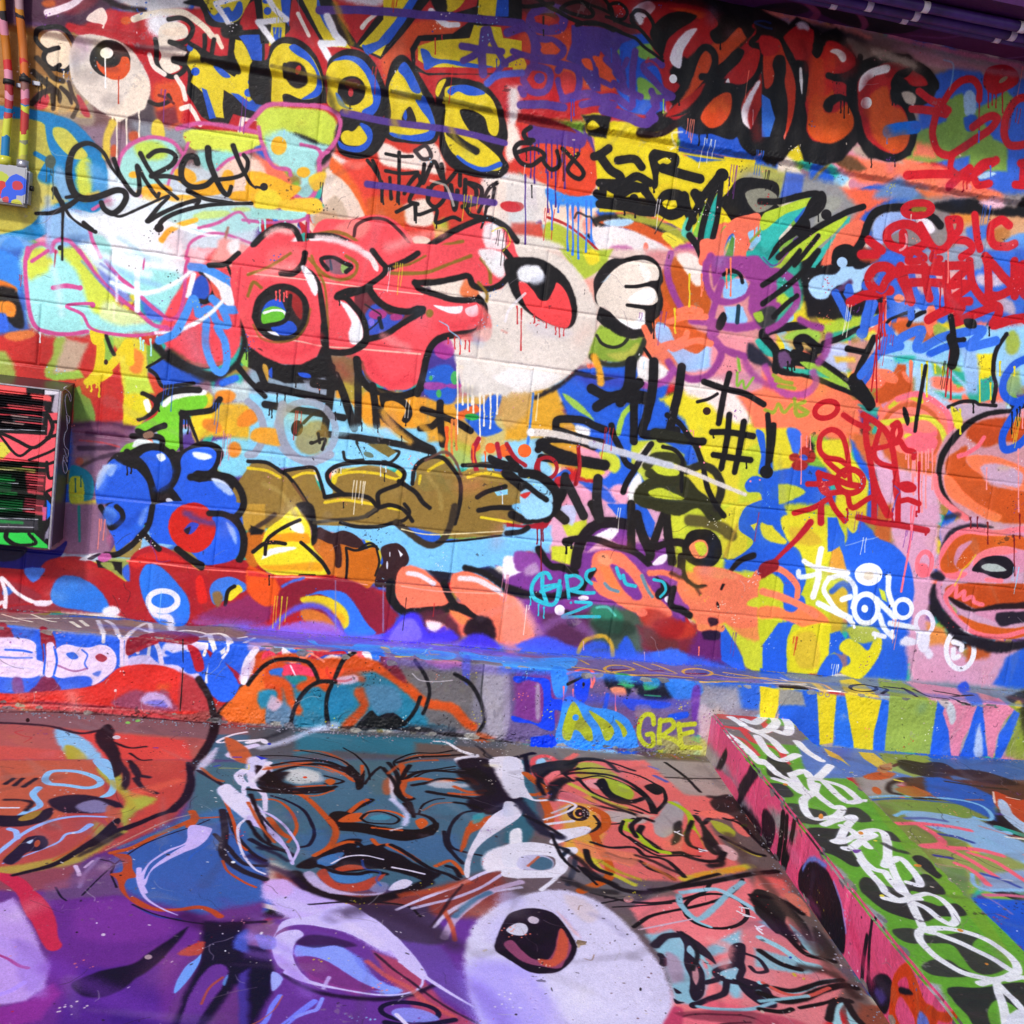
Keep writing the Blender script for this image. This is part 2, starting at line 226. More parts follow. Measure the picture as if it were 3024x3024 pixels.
PAINT='''# grounds beyond the frame
layer -1
tile 0 2268
on floor
P 5a3a88 6 : -300 190 250 190 250 700 -300 700
P b85a52 6 : -350 -80 -2 -80 -2 80 -350 80
P 7a4a98 6 : -350 80 -2 84 -2 210 -350 210
tile 2268 2268
on rfloor
P 6f7a58 6 : 190 -60 500 -60 500 120 190 120
P 2f58b0 6 : 190 110 500 110 500 600 190 600
P 5a7a90 6 : 60 160 200 160 300 600 60 600
on ktop
P 66a434 3 : 60 60 400 60 400 600 60 600
on kside
P e85078 3 : 0 0 400 0 400 600 0 600
on soffit wall top face
# ---------- tile A (top left)
tile 0 0
on wall
layer 0
P 9a6a34 4 : -30 -5 60 -5 60 90 -30 90
P 7a5a58 5 : 55 60 193 60 193 130 55 130
P c7cfd6 4 : 60 125 193 125 193 200 60 200
F 4a2440 3 : -30 -8 92 -8 80 12 50 20 30 20 -30 18
F 7a2c3c 3 : 38 -2 76 -3 70 6 55 12 42 8
B b4541f 2.5 : 38 4 5 3 0
F 5a3a6a 4 : 5 10 30 15 60 19 50 25 20 20
F d9d5d8 3 : 84 -6 142 -6 138 14 122 20 112 12 96 6
F b81f2a 1.5 : 52 17 68 16 82 9 108 11 150 8 193 8 200 95 150 97 118 80 110 55 90 38 70 34 58 26
F 96202a 3*.6 : 60 20 90 24 110 30 118 37 100 34 75 30
F d2522a 3 : 116 66 124 61 134 62 139 74 136 92 128 100 118 88
P 7d2a34 1.5 : 118 85 132 80 134 92 126 96 120 92
F 9a8878 2 : 40 60 60 62 70 80 70 95 55 92 42 84
F 50444a 3 : 92 88 112 76 118 90 125 105 110 105 98 98
F 8d8f98 4 : 100 92 130 96 150 100 140 110 115 110
F c9a15c 3 : 28 60 50 62 60 80 52 85 35 82
B c2404a 1.5 : 31 76 6 7 20
F 8a7080 4 : 60 98 85 95 105 105 95 120 75 118 62 108
B c0522c 2 : 86 114 3 5 0 ; 101 103 4 4 0
F 1478b0 1 : -30 82 0 80 20 82 40 86 55 92 68 104 80 125 80 148 72 160 50 158 40 172 20 182 -30 182
F b7ab48 .8 : -30 92 0 90 22 90 35 95 37 110 40 122 30 130 30 140 44 148 52 152 35 155 25 168 8 175 -30 175
F a9a050 3*.6 : 20 100 32 105 30 120 20 125
F c3bb4e .6 : 41 96 50 98 60 109 66 118 56 120 46 112 40 102
S 1478b0 4 .5 : 36 95 38 108 44 120 56 128
S 1478b0 4 .5 : 27 116 36 121 44 122
S 1478b0 4 .5 : 37 122 33 128 30 135
F c6ba62 2 : 20 128 32 138 44 140 44 152 25 160 20 140
F 7aa4c6 3 : 44 125 52 135 56 150 46 150 40 135
F c2c94a 2 : 59 122 68 121 70 140 64 152 58 140
F 5f9ccc 3*.8 : 66 124 78 128 82 142 72 146
F 6fa0d6 3 : -30 182 10 178 30 186 35 200 -30 200
F 4f8fd8 1 : 2 184 10 179 18 186 16 197 2 197
F 8fb6dc 4 : 30 160 60 158 70 175 60 190 40 185
F 4a6a9c 4*.6 : 52 178 68 180 72 193 58 193
layer 1
S 46213c 9-5 2 : 5 12 32 15 55 18 72 12 84 -3
S e6d2da 5.5-5-4 .5 : 37 11 45 9 55 5 64 -2
S 2a1a22 4-3 1.5 : 80 0 88 5 100 8 110 9
F e8d2c6 .5 : 66 16 70 11 78 7 82 14 80 20 76 19 70 18
D e8d2c6 1.5 : 79 18 22
B c9551f 1.5 : 96 17 4 3 0
S ecdcc4 5 .5 : 102 16 110 13 124 11 138 11 146 15 155 22 160 28
S ecdcc4 4-3 .5 : 164 29 168 37
F e2e2e8 4 : 112 14 122 12 136 17 131 27 120 30 112 24
S b2222c 6 1 : 54 22 70 26 90 30 104 36 118 42 127 52
S 5a2a22 2-1 1 : 72 29 90 33 100 38
F e8d3b8 .5 : 31 28 38 25 47 26 53 34 55 46 50 54 43 53 36 48 33 43 37 38 31 33
S k 3.4 : 44 36 40 37 35 38 30 34 27 29 29 24 36 22 46 22 53 27 57 37 56 46 50 53 45 53 42 51
S k 3.6 : 35 38 33 43 35 49 41 52 45 49
D e8dcc8 1.2 : 48 54 62
S 3b3026 4.5 .8 : 28 44 34 50 40 58 47 61
S 3b3026 4.5 .8 : 25 54 34 62 44 70 46 76
S 3b3026 4-3 .6 : 40 68 40 82
F b29a68 .6 : 45 64 53 66 56 76 50 84 44 84 47 74
S 3a2f2a 3-4-2 .5 : 46 66 52 72 54 78
S 4a3a33 3 .6 : 52 62 55 72 60 80
S b49c6a 3 .6 : 66 76 58 86 68 88
S 4b4034 3 .6 : 60 78 55 88
S 3a2c28 4 .7 : 24 78 32 70 40 68
F b04048 1 : 58 72 63 76 68 88 62 86
F dacdc0 .9 : 57 30 66 27 80 29 98 37 108 50 113 62 112 74 106 82 90 88 76 84 62 72 54 60 52 48 53 38
F c2a4a0 4*.5 : 54 30 66 30 66 44 54 46
F e8d6c2 1.5*.9 : 104 56 113 64 111 76 107 83 92 89 80 85 95 74
F e8d6c2 .5 : 84 82 98 84 108 76 109 82 104 84 96 88 90 92 86 88
B a79a94 5*.55 : 66 57 12 6 10 ; 84 76 8 5 0
B b2a49c 3*.5 : 57 45 3 8 0
S c6b6ac*.5 3 4 : 70 30 90 36 104 50
B k .9 : 83 45 15.5 13.5 10
F d2501f .5 : 73 46 77 50 84 51 90 48 92 43 97 44 98 52 93 59 85 60 78 56 74 51
F 8a3018 2*.5 : 78 50 88 50 90 54 82 54
B f3f0ee .4 : 80.5 40 5 4.2 0
D f3f0ee 1.4 : 79.5 42 66
D b53a22 1.1 : 89.5 58 78
D e8dbc8 1.6 : 85 86 97 88 88 121 95.5 86 113 105 82 105
F e9dbc9 .4 : 120 30 122 21 132 18 141 21 142 29 132 33 140 38 141 43 132 45 136 52 125 56 119 50 122 42 119 36
F f0d0b8 .5*.6 : 124 24 138 22 140 28 126 28
S k 3.4 : 129 33 138 34 144 29 146 22 142 17 136 15 128 16
S k 3.6 : 129 33 138 37 145 40 142 45 131 45
S k 3.6 : 131 46 139 49 138 54 130 58 122 54 118 46 119 38 118 31
S 5a4a50 3 1.5*.6 : 104 36 126 38 140 38
S ecdcd0 3.6 .5 : 113 42 116 50 124 56
L ecdcd0 3.4 .5 : 133 58 138 66 140 75
L ecdcd0 3.6 .5 : 137 82 143 80 147 86 151 94
L ecdcd0 3.6 .5 : 200 89 183 90 181 99
S 2a1c1c 3 .6 : 113 77 120 79 128 76 127 72
S 6a2420 2 .6 : 120 72 126 74 131 78
S d9bb46 5.5 1 : 85 93 81 104 80 118
F dcc344 .9 : 115 102 115 93 119 90 123 94 124 104
# yellow and blue lettering N
P k .6 : 139 45 145 36 156 42 172 46 174 26 181 21 200 24 200 92 176 86 172 94 162 94 152 88 146 78 141 70 142 56
P dcc528 .5 : 141 48 146 35 151 42 154 47 165 51 177 58 180 54 177 40 178 31 183 32 190 44 193 60 192 76 187 77 176 72 169 68 168 80 169 89 160 88 155 72 150 67 144 62 146 56
P 2b57bc .3 : 152 66 156 68 163 89 158 90
P 2b57bc .3 : 174 70 180 71 188 77 198 70 198 86 186 82
P 2b57bc .3 : 180 28 198 27 198 48 190 46 186 36
B 2b57bc .3 : 147.5 54 3.2 3.2 0 ; 190 62 3 3 0 ; 187.5 70 3.2 3.2 0 ; 144 37 2.5 3 0
F 2b57bc .4 : 161 50 168 52 174 58 168 58
S k 3.4-3 .5 : 155 28 155 36 153 46
S k 3.2 .5 : 162 31 160 43
S k 3.4 .5 : 144 34 154 40 164 45 176 45
S k 2.4 .8 : 166 48 180 55 178 47
S 2a2a2a*.6 2 1 : 138 48 152 47 178 53
F k .6 : 152 -6 200 -6 200 20 184 22 160 21 154 12
F k 1 : 140 3 155 -2 156 6 144 5
F d6c02a .5 : 154 -6 188 -6 186 8 178 18 164 17 158 8
F 2d5ab8 .5 : 157 9 162 13 167 9 173 7 176 10 180 3 183 4 183 12 176 18 163 17
F b81f2a .8 : 187 6 196 2 200 20 186 24 181 21
L e8e4ea 4-3.4 .6 : 182 -1 163 4 170 14 176 25
F k 1.2 : 168 22 182 20 182 28 170 30
# pastel ghost letters
F 9ed3c8 2.5 : 88 138 92 118 104 107 116 104 130 108 135 120 128 136 112 142 95 141
F b9cf50 3 : 102 110 114 106 126 112 122 120 106 119
F cfd84e 1.2 : 139 100 160 98 200 103 191 112 178 117 160 113 145 112
F 8fd0c8 3 : 150 114 186 117 182 128 155 128
F e8c8b4 3 : 164 132 178 118 196 122 200 140 176 146
S c65a92 2.6 .9 : 88 130 92 116 102 107 116 103.5 130 107 138 116
S c65a92 3.2 1 : 134 97 150 93 170 95 200 101
S c65a92 2.4 .9 : 164 128 172 121 186 115 200 112
S c65a92 2 .9 : 142 108 138 118 130 130 126 142
B f2aa2a 1.4 : 101 132 4 2.5 0 ; 140 133 9 6 20 ; 156 142 14 6 0 ; 116 145 14 6 -8 ; 110 151 12 4 0 ; 172 136 5 8 0 ; 184 148 12 4 0 ; 138 150 12 3 0 ; 193 142 8 6 0
F a8d8d0 3*.8 : 120 155 193 156 193 172 160 176 130 168
B c8d860 2*.7 : 160 162 14 3 -5 ; 182 158 8 2 0
S c65a92 2.4 .8 : 70 158 80 152 90 150
S c65a92 3 .8 : 92 140 96 146 106 148
B b08898*.7 2 : 82 150 5 6 0
F eef0f2*.85 3 : 50 160 70 163 90 160 105 156 118 162 128 168 135 180 130 200 82 200 80 178 70 174 58 168
F dfe9ee 5 : 86 126 100 145 130 152 160 150 140 158 100 158 84 150
S f4f4f4 4-2 1.2 : 124 174 140 170 165 176
F eef2f2 2 : 120 180 134 190 132 200 118 198
F 9ccfca 2 : 70 177 80 180 84 192 76 196 72 188
S c65a92 2.6 .7 : 68 174 70 182 76 194
S c65a92 3 .9 : 20 195 24 187 32 184 42 190
S c65a92 3 .9 : 38 190 42 182 52 182 60 190
F c8cc4e 1.5 : 25 200 26 190 34 188 40 200
S efae30 4.5-3 .8 : 122 181 128 174 138 169 148 166
S c65a92 2.2 .9 : 150 172 165 168 180 160 188 168
S c65a92 2.2 .9 : 140 195 145 182 165 176 193 185
S a06a5a 2 1 : 168 193 170 180 172 172
F ec9a92 3 : 168 180 190 186 196 200 160 200 164 188
F f4e4e0 2 : 172 184 180 180 180 190 174 192
S 8fa8d6*.5 4 2 : 36 150 37 193
# SURCH tag
layer 3
S k 2-3-5-5.5-4.5-4.5-4 .4 : 91 135 84 126 78 115 70 109 63 108.5 56 113 52.5 122 52 134 55 144 60 149 68 150 78 147 88 143.5 94 145 95 150 91 157 85 161 79 158 76.5 153
S k 3.4-3.4-2.6 .4 : 86 120 90 131 97 142 102 147 105 145 105 136 103.5 125 109 135 118 148 120 146
S k 3.6-3-2.6 .4 : 106 116 112 127 122 140 134 150
S k 3.4 .4 : 112 118 118 114 127 114 132.5 118 130 124 122 129 114 133 126 133 136 135
S k 4.8-4 .4 : 149 123 147 118.5 141 119 137 127 138 136 145 141 155 140 161 135
S k 5-4-3 .4 : 157 112 158 122 163 135 168 144 172 147 174.5 141
S k 4-3-1.4 .4 : 176 110 180 121 188 137 193 142
S k 3 .4 : 184 117 187 122 185 130 177 134 160 136
S k 2.4-4-2.6 .4 : 27 161 40 160.5 52 155 60 148 50 149
S k 4.6-1.8-1.6 .4 : 41 143 47 156 47 175 47 196
S k 2.4-1.6-3 .4 : 47 152 52 162 60 169 72 175
S k 3-2 .4 : 63 168 70 173
S k 1.8-2-3.6 .4 : 85 162 92 163 108 156 127 148 120 156 111 167
S k 3.6-2.6 .4 : 112 167 122 161 138 154 150 151 148 155
S k 4-3-2.6 .4 : 120 173 122 167 132 161 150 156 168 154 190 153.5
S k 4-2.4 .4 : 142 144 155 150 175 153
B k .4 : 120 172 3.6 3.4 0 ; 45.5 187 2 2 0
D k 1 : 120 172 177
B 4d574c 1 : 38 122 4 5 0
D 4d574c 1 : 35 124 137 38.5 125 132 40 125 150
# ---------- tile B
tile 756 0
layer 0
P b4262c 3 : -4 -5 200 -5 200 95 -4 95
P c83a2c 4 : 60 100 200 88 200 200 60 200
F d2522c 3 : 110 20 150 14 152 24 130 40 112 44 104 36
F d8d0d4 3 : 56 -6 98 -6 92 6 70 4
F cc5a38 4 : 94 40 110 28 112 60 98 66
F e8d4c8 1.5 : 92 112 98 108 115 116 134 108 142 130 120 128 96 124
F e6d0be .8 : 52 130 58 128 68 136 76 146 82 162 76 172 66 168 58 160 50 152
F c0a890 1.5*.8 : 60 148 68 160 68 172 54 166 50 158
F e86a30 1 : 60 118 76 138 90 162 84 164 70 140 56 128
F f0d8d0 2 : 58 116 70 122 84 122 76 128 62 122
F e24a3a 2*.8 : 66 124 88 122 86 160 76 140
F ead4c4 1.5 : 108 158 128 150 134 168 116 170
F cc5a28 2 : 84 150 108 152 112 172 90 170
F d8d6d8 3 : 172 128 200 134 200 150 176 150
F e8d6c8 2 : 172 136 200 140 200 170 176 166 170 150
F ec9a78 3*.7 : 42 164 100 172 140 190 100 182 60 172
P c8bc38 1.5 : 134 168 142 166 142 188 136 186
F a8b840 2*.8 : 140 166 145 168 144 180 140 180
F c4a080 3 : 44 158 60 162 60 180 44 178
F e8c0b4 3 : 60 168 80 172 66 180 46 176
layer 1
# upper W and bar letters
P k .5 : -2 -6 28 -6 26 24 16 34 4 34 0 10
P d9c227 .4 : 4 -6 24 -6 22 30 10 36 12 20 6 18
P 2b57bc .3 : 18 -6 27 -6 25 22 20 12
P 2b57bc .3 : 13 22 20 22 19 32 14 36
B 2b57bc .3 : 9 9.5 3 3 0 ; 8 2 3 2 0
P k .5 : 26 -6 52 -6 76 28 96 6 124 -6 136 -6 112 26 94 46 78 38 66 34 50 34
P b4262c .5 : 27 2 47 30 30 26 25 20
P d9c227 .4 : 32 -6 46 -6 50 12 72 38 54 36 48 26 40 10
P 2b57bc .4 : 46 -4 50 10 68 34 62 34 52 20 46 8
P b4262c .6 : 60 10 92 12 76 34
P d9c227 .4 : 96 -6 124 -6 106 18 94 44 78 36 96 16
P 2b57bc .4 : 120 -6 126 -6 112 18 100 34 86 42 80 36 92 32 104 18
P d9c227 .4 : 98 -6 116 -6 110 8 102 8
S 2b57bc 2.4 .4 : 81 36 84 42
S efdccd 3 .4 : 32 12 37 22 40 28
S efdccd 3.4-2.6 .4 : 80 22 84 17 90 12
S efe6e6 5-3.6 .5 : 132 10 138 16 144 20 152 20
P k .6 : 134 -6 146 -6 141 14 166 6 168 -6 200 -6 200 18 166 22 160 30 138 32 124 32 120 40 120 50 128 56 200 58 200 50 200 56 130 58 118 54 116 38 122 28 148 27 160 18 144 8
F d9c227 .5 : 138 -6 158 -6 154 6 144 10
P d9c227 .4 : 168 -6 184 -6 180 14 167 12
P 2b57bc .4 : 182 -6 190 -6 190 14 180 14
P d9c227 .4 : 164 20 184 22 186 30 200 32 200 52 130 52 122 46 122 36 134 32 161 30
F k 1 : 130 -6 140 -6 144 8 136 10
F 2b57bc .4 : 124 38 130 40 134 45 150 47 170 50 178 52 160 52 140 49 128 54 126 48
D c4262b .9 : 135 30 42 140 28 31
S pu 6 .4 : 48 9 80 9 120 12 160 15 200 19
layer 2
S pu 6 .5 : 172 24 170 42 171 57
S pu 5 .5 : 155 36 168 38 185 40
S pu 5 .5 : 156 47 164 43 172 36
B pu .6 : 173 28 4 7 0
S pu 4 .5 : 175 23 178 33 184 44 188 50
S pu 4 .5 : 200 42 188 48 180 58
S 4a5ab8 5 .8 : 174 64 182 58 200 56
D 3a48a8 1 : 133 25 25 184 46 52 181 46 52
layer 1
# white zigzags
L e8e6ea 4.5 .7 : 8 -3 14 8 23 16
L e8e6ea 4.5 .7 : 23 16 2 18 17 38
L e6e8ee 5.5 .8 : 54 14 60 28 66 34
L e6e8ee 5 .8 : 65 34 49 34 61 55
# P
F k .7 : 8 46 12 35 22 29 36 33 46 44 51 58 53 76 48 78 0 78 -4 50
F d9c227 .5 : 10 50 13 40 20 34 30 36 42 44 49 58 50 68 44 74 34 75 24 71 20 72 20 79 12 79 12 58
F 2b57bc .4 : 25 37 30 35 40 42 47 54 50 66 46 73 34 75 44 68 46 58 40 48 30 42
F 2a2020 1 : 20 52 26 48 35 50 39 58 38 64 31 67 24 62
S k 3 .5 : 22 50 22 58
B b83030 .6 : 32 54 2 3.5 20
# O
F k .7 : 54 50 60 42 72 38 86 44 94 58 100 76 96 88 80 90 62 84 56 72
F d9c227 .5 : 53 56 58 48 68 46 80 50 90 62 90 78 84 84 74 86 62 84 54 78 54 66
F 2b57bc .4 : 58 47 68 43 80 46 88 56 94 70 92 82 84 90 80 84 88 78 87 68 82 56 72 47 62 47
B k .9 : 72 69 10.5 10.5 0
F 2b57bc .5 : 60 70 63 72 68 80 73 82 68 82 62 78
B 4a1820 .8 : 73 64 6 4 0
B b03a3e .5 : 71.5 70 2 3 0
D k 1.3 : 71 78 82
S 6a5a20*.7 3 .8 : 12 51 22 53 50 60 54 60 82 67
# A
F k .7 : 98 62 104 46 112 43 120 52 128 66 136 80 139 96 134 108 116 108 98 104 97 88
F d9c227 .5 : 100 66 108 52 113 49 119 58 125 72 134 88 134 100 120 104 102 102 102 84
F 2b57bc .4 : 107 54 112 48 118 56 124 70 118 70 112 60
F 2b57bc .4 : 120 74 127 74 134 88 135 102 126 107 106 104 101 100 116 102 130 99 131 92 124 82
F 2a2220 .4 : 110 90 113 83 117 81 121 92 114 92
F 2b57bc .3 : 111 88 113 83 114 88 113 91
P 7d7420 .6 : 101 68 125 73 124 76 101 71
# S
F k .8 : 136 66 142 60 154 60 170 64 182 76 188 90 190 104 186 116 191 126 184 134 168 134 150 128 140 116 138 100 136 86
F d9c227 .5 : 142 70 146 66 160 66 176 74 183 90 182 102 176 100 172 88 160 83 154 84 158 94 166 104 176 112 184 120 184 128 172 128 156 122 146 112 142 100 143 84
F d9c227 .5 : 135 70 138 63 143 61 140 68 137 74
F 2b57bc .4 : 144 70 148 66 158 65 168 68 172 72 160 73 152 70 147 73
F k .6 : 154 83 165 84 172 92 174 104 166 102 158 92
S k 5.5 .6 : 146 100 156 108 166 114
S 2b57bc 2-4 .4 : 152 118 160 124 172 128 184 124
P 857a22 .8 : 141 74 160 78 176 82 180 86 158 82 141 77
S c4b42a 1.2 .5 : 141 78 160 82
F k .7 : 88 88 94 92 98 96 98 104 90 116 78 120 64 116 60 104 62 92 66 86
F d9c227 .5 : 66 99 72 98 78 95 83 100 84 106 78 110 68 109 64 104
F 2b57bc .4 : 78 93 86 96 88 104 84 112 76 115 64 112 62 106 68 110 78 110 84 104
S k 4 .4 : 68 91 72 97 78 90
layer 2
S pu 5.5-4.5 .5 : 66 85 80 88 100 92 140 97 165 102 188 108
layer 1
# pastel block with pink outline
F c0cf4a 2 : 1 95 2 86 10 81 30 81 50 83 60 90 60 100 56 110 40 104 28 100 6 104
F a2d6d2 2.5 : 6 100 20 98 30 102 44 108 56 110 52 116 46 122 45 140 38 150 30 148 34 136 28 130 14 124 8 112
F cadb55 3*.7 : 2 84 14 82 18 96 4 104
S c45a92 3.2 .8 : -8 96 1 86 10 79 30 79 52 81 63 89 62 102 56 112 48 120 48 132 44 146 38 151 30 148 22 140
S c45a92 2.8 .8 : 2 96 4 106 8 118 14 126 24 128 26 132
S c45a92 2.6 .8 : 34 109 46 112 50 118
B f2b02a 1.2 : 17 110 6 7 0 ; 36 130 5 4 0
F f2b02a 1.2 : -6 130 10 132 24 138 34 142 26 150 20 156 0 156 -6 144
F e8d03a 2 : 0 146 10 142 20 152 10 160 0 158
F f0c038 1.6 : 40 134 52 130 50 140 44 144
F f0c038 1.4 : 18 152 46 150 48 160 26 162
P a2d8cf 1 : -4 157 38 160 40 165 20 166 -4 164
S c45a92 2.4 .7 : -10 166 10 168 30 167 39 164
S c45a92 3 .6 : 39 163 39 176
D a8e0dc 1.6 : 3 166 174 7 166 177 22 168 171
B 2a2426 .3 : 6 141 3 3 0
S 2a2426 2 .3 : 0 141 5 142
layer 3
# THE ONE tag
S k 2.6 .4 : 84 121 88 126 93 134 94 138 92 130 88 121
S k 2.4 .4 : 98 116 108 118 118 118
S k 2.6 .4 : 108 115 108 128 108 142
S k 2.6 .4 : 98 129 110 131 122 130
S k 2.4 .4 : 95 137 95 152
S k 2.6 .4 : 101 134 102 150
S k 2.6 .4 : 108 134 107 152
S k 3 .4 : 112 146 116 138 122 132 124 138 118 146 116 152 122 154
S k 3 .4 : 130 150 133 140 142 138 143 148 136 156 130 152 130 142
S k 3 .4 : 127 124 126 138 134 122 140 134
S k 3 .4 : 140 124 143 138 153 128 154 140
S k 3.4 .4 : 147 140 150 158 152 144
S k 3.4 .4 : 158 136 158 154 165 152 166 143 160 138 170 142 168 152 156 156
S k 3.4 .4 : 158 156 162 162 170 164
S 3a3234 3 .5 : 120 114 128 110 132 118 126 120 120 114
S k 2.6 .4 : 106 160 114 156 120 154 122 162 136 158 136 168 148 164 154 166
S k 3-2 .4 : 120 154 120 166
S k 2.8 .4 : 172 150 176 142 182 138
S k 2.6 .4 : 180 142 178 152 174 156
S k 2.6-1.8 .4 : 168 160 172 152 176 148
S k 2.4-1.6 .4 : 174 156 172 166 170 172
D k 1.4 : 96 142 154 108 146 154 136 166 172 121 162 168
S pu 5 .5 : 84 139 110 142 140 147 165 151 180 153
B c8282e 1 : 192 156 8 4 10
# big red piece top part, tile B part
layer 1
F f05058 .8 : 42 178 50 166 70 166 90 162 104 166 116 178 122 192 120 205 40 205
F f05058 .8 : 124 190 140 178 160 168 176 166 190 172 196 190 196 205 120 205
F f05058 .8 : 3 180 12 172 24 170 32 178 36 205 -4 205 -8 190
F f6a090 3*.6 : 60 172 76 166 86 170 78 180
F f3e2e2 2 : 172 170 182 168 188 178 188 195 178 198 172 182
S f3e6e6 4-2 .6 : 42 180 56 180 72 186 80 193
F f3e2e2 1.5 : 26 184 32 178 34 190 28 192
F f6e0c8 1 : 118 180 126 178 132 182 124 188
S 8f6a2a 2 .8 : 134 194 140 186 156 182
S 8f6a2a 2.4 .8 : 39 178 60 175 76 182 84 195
S 4a262a 2.4 .5 : 74 178 76 170 86 165 98 166 108 174 116 184 121 192
S k 4.4 .6 : 122 192 136 182 152 173 168 166 176 165 188 171 197 182
S k 4.4 .6 : -2 185 6 177 16 171 26 171 32 178 35 190 36 200
S k 4 .5 : 39 178 56 178 72 184 84 192 94 200
S a82c2a*.8 1.4 .4 : 38 168 37 195
# ---------- tile C
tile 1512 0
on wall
layer 0
P b3262a 3 : -4 -5 100 -5 110 50 100 92 0 92 -4 60
P 5a2a30 4 : 0 -5 60 -5 80 14 30 16 0 10
P 6a2630 3 : 40 10 90 14 96 30 60 26
F c8482a 2 : 8 26 40 22 44 34 20 44 4 38
F d2522c 2 : 16 36 36 34 60 40 76 50 84 66 66 70 40 60 20 46
F b81f28 2 : 20 70 50 70 66 78 40 82 0 80 -4 72
P d8d0cc 3 : -4 66 6 66 6 96 -4 100
F d8482c 1.2 : 4 90 20 92 50 100 62 116 65 134 60 146 50 150 36 146 24 138 10 134 2 120
F c23030 3 : 2 94 18 98 20 110 8 128 0 118
F ead8ca 2 : -4 96 4 96 6 114 -4 122
P 2657c0 1.5 : 70 30 98 26 112 34 116 60 114 84 90 84 78 70
F 7aa64a .8 : 72 35 76 33 80 40 78 46 73 44
F 7aa64a .8 : 92 38 100 34 108 37 106 46 96 45
F 7aa64a 1 : 94 60 104 64 112 72 108 78 96 78
F 2a57bc 1 : 78 74 100 76 112 80 104 88 84 84
P e0cb22 .8 : 52 88 66 86 68 94 76 92 94 94 124 96 124 112 130 118 160 120 186 122 200 128 200 170 160 168 134 176 110 164 90 160 66 160 62 104 56 100
P 1d191a 1 : 52 88 74 88 71 104 58 102
F e0cb22 .5 : 56 95 60 92 65 96 62 98 57 98
P 2657c0 1.2 : 124 96 140 92 176 96 184 110 182 122 150 116 126 112
P 2657c0 1 : 150 118 124 112 140 122 160 121
P 2a57bc 1.5 : 182 118 200 116 200 128 184 124
F a8a060 4 : 170 130 200 130 200 170 176 162
F 9c9a86 2 : 176 132 200 134 200 160 184 160 176 148
F d8cfc8 2 : -4 134 14 134 24 144 26 158 20 168 0 170
B b84a48 1 : 2 156 7 4 0
P c85040 2 : 0 168 22 168 26 180 0 178
F 3c8ae0 .8 : 26 142 44 148 64 148 64 156 50 158 30 154
F e8cdb8 2 : 26 156 60 158 64 176 40 172 26 164
B f09a88 2 : 48 162 5 6 0 ; 58 170 5 6 0
F aab538 1 : 26 168 40 172 56 182 66 193 70 200 30 200 24 184
F d8cfc4 2 : -4 178 24 180 40 188 30 200 -4 200
F 2a2622 2 : 62 163 90 162 110 168 128 180 130 186 110 176 90 170 64 170
F a0a03c 1.5 : 80 162 100 163 120 170 134 180 128 182 110 172 90 167
F cc5a2a .7 : 66 168 80 166 96 168 110 174 124 180 120 186 104 180 84 172
F a8c8e0 1 : 70 167 84 165 92 167 84 171 72 170
F e2d8d6 1.2 : 60 172 84 172 104 180 122 190 126 200 70 200 62 184
F e0d040 .8 : 113 178 117 175 126 180 133 186 126 190 118 184
F 9e4a8c 1.5 : 120 200 122 188 130 184 140 186 142 200
B e87a66 1 : 101 187 2 4 0
B b86a9a 3 : 82 190 10 5 0
S a82a2a 2 .5 : 27 164 40 169 54 179 66 190 74 200
# right side bright red bubble letters
F k 1.2 : 96 4 112 -4 160 -4 193 8 200 20 200 120 190 114 176 112 168 104 150 100 140 102 130 96 104 102 94 98 116 86 122 70 114 60 112 38 104 26 90 16
F a82028 1.2 : 92 8 98 4 110 3 130 4 146 9 154 14 160 24 152 33 146 36 130 42 118 54 122 62 126 68 118 84 136 78 150 60 160 48 172 36 180 26 182 18 200 18 200 46 190 34 180 36 186 46 190 50 184 60 160 66 160 60 144 64 134 84 118 90 112 60 104 34 96 20
F c84a22 1.4 : 118 8 134 8 148 14 153 24 150 34 140 42 134 58 132 68 120 84 138 76 152 56 164 42 176 30 180 22 170 14 154 18
F b01f24 1.5 : 150 10 154 22 150 33 140 38 130 44 128 30 140 18
P 2a57bc 1 : 194 78 200 70 200 106 190 106 186 96
F k .6 : 103 26 108 18 118 11 128 10 138 13 134 18 124 24 116 32 112 44 106 34
F k .6 : 112 -4 200 -4 200 10 184 16 182 24 176 30 170 22 160 32 152 34 148 26 154 20 150 12 140 4
F a82028 .8 : 180 20 188 14 200 16 200 22 184 24
F cc4a20 .6 : 140 90 146 80 156 72 163 72 164 82 160 94 150 97 142 96
F b32424 .6 : 162 62 170 48 180 38 186 36 188 46 184 56 174 64
F a82a24 .6 : 178 98 172 86 174 74 184 62 192 48 200 34 200 70 190 82 186 100
F k .5 : 117 88 130 78 140 66 150 54 160 46 168 38 174 40 170 48 160 58 150 72 140 82 126 88
S k 5 .5 : 142 59 148 58 152 48 150 40 144 37 138 44 132 60 126 70 120 76
F ebe4ee .6 : 118 44 122 34 130 25 138 23 134 30 128 40 126 52 120 50
F ebe4ee .6 : 90 9 94 5 102 2 107 6 104 11 96 16 92 14
F e8e0e6 1 : 92 14 98 12 98 18 95 20
B f0ecea .3 : 120.5 60.5 3 3.4 0
F ebe0e4 .8 : 172 92 172 84 177 72 184 62 186 64 180 76 176 90 178 98
B f0ecea .3 : 189 54 3 3.4 0
D f0ecea .8 : 188 56 64 190 56 64 180.5 84 95 166 66 69
S k 4 .5 : 186 20 184 28 179 34 187 38 187 48 183 58 176 66
F e8e0e0 .3 : 160 63 162 60 163 64
F k .6 : 126 90 136 84 150 72 158 64 168 66 170 80 172 98 164 106 150 102 138 102 128 98
F cc4a20 .6 : 141 90 145 82 154 73 163 71 164.5 80 161 90 155 96 147 97
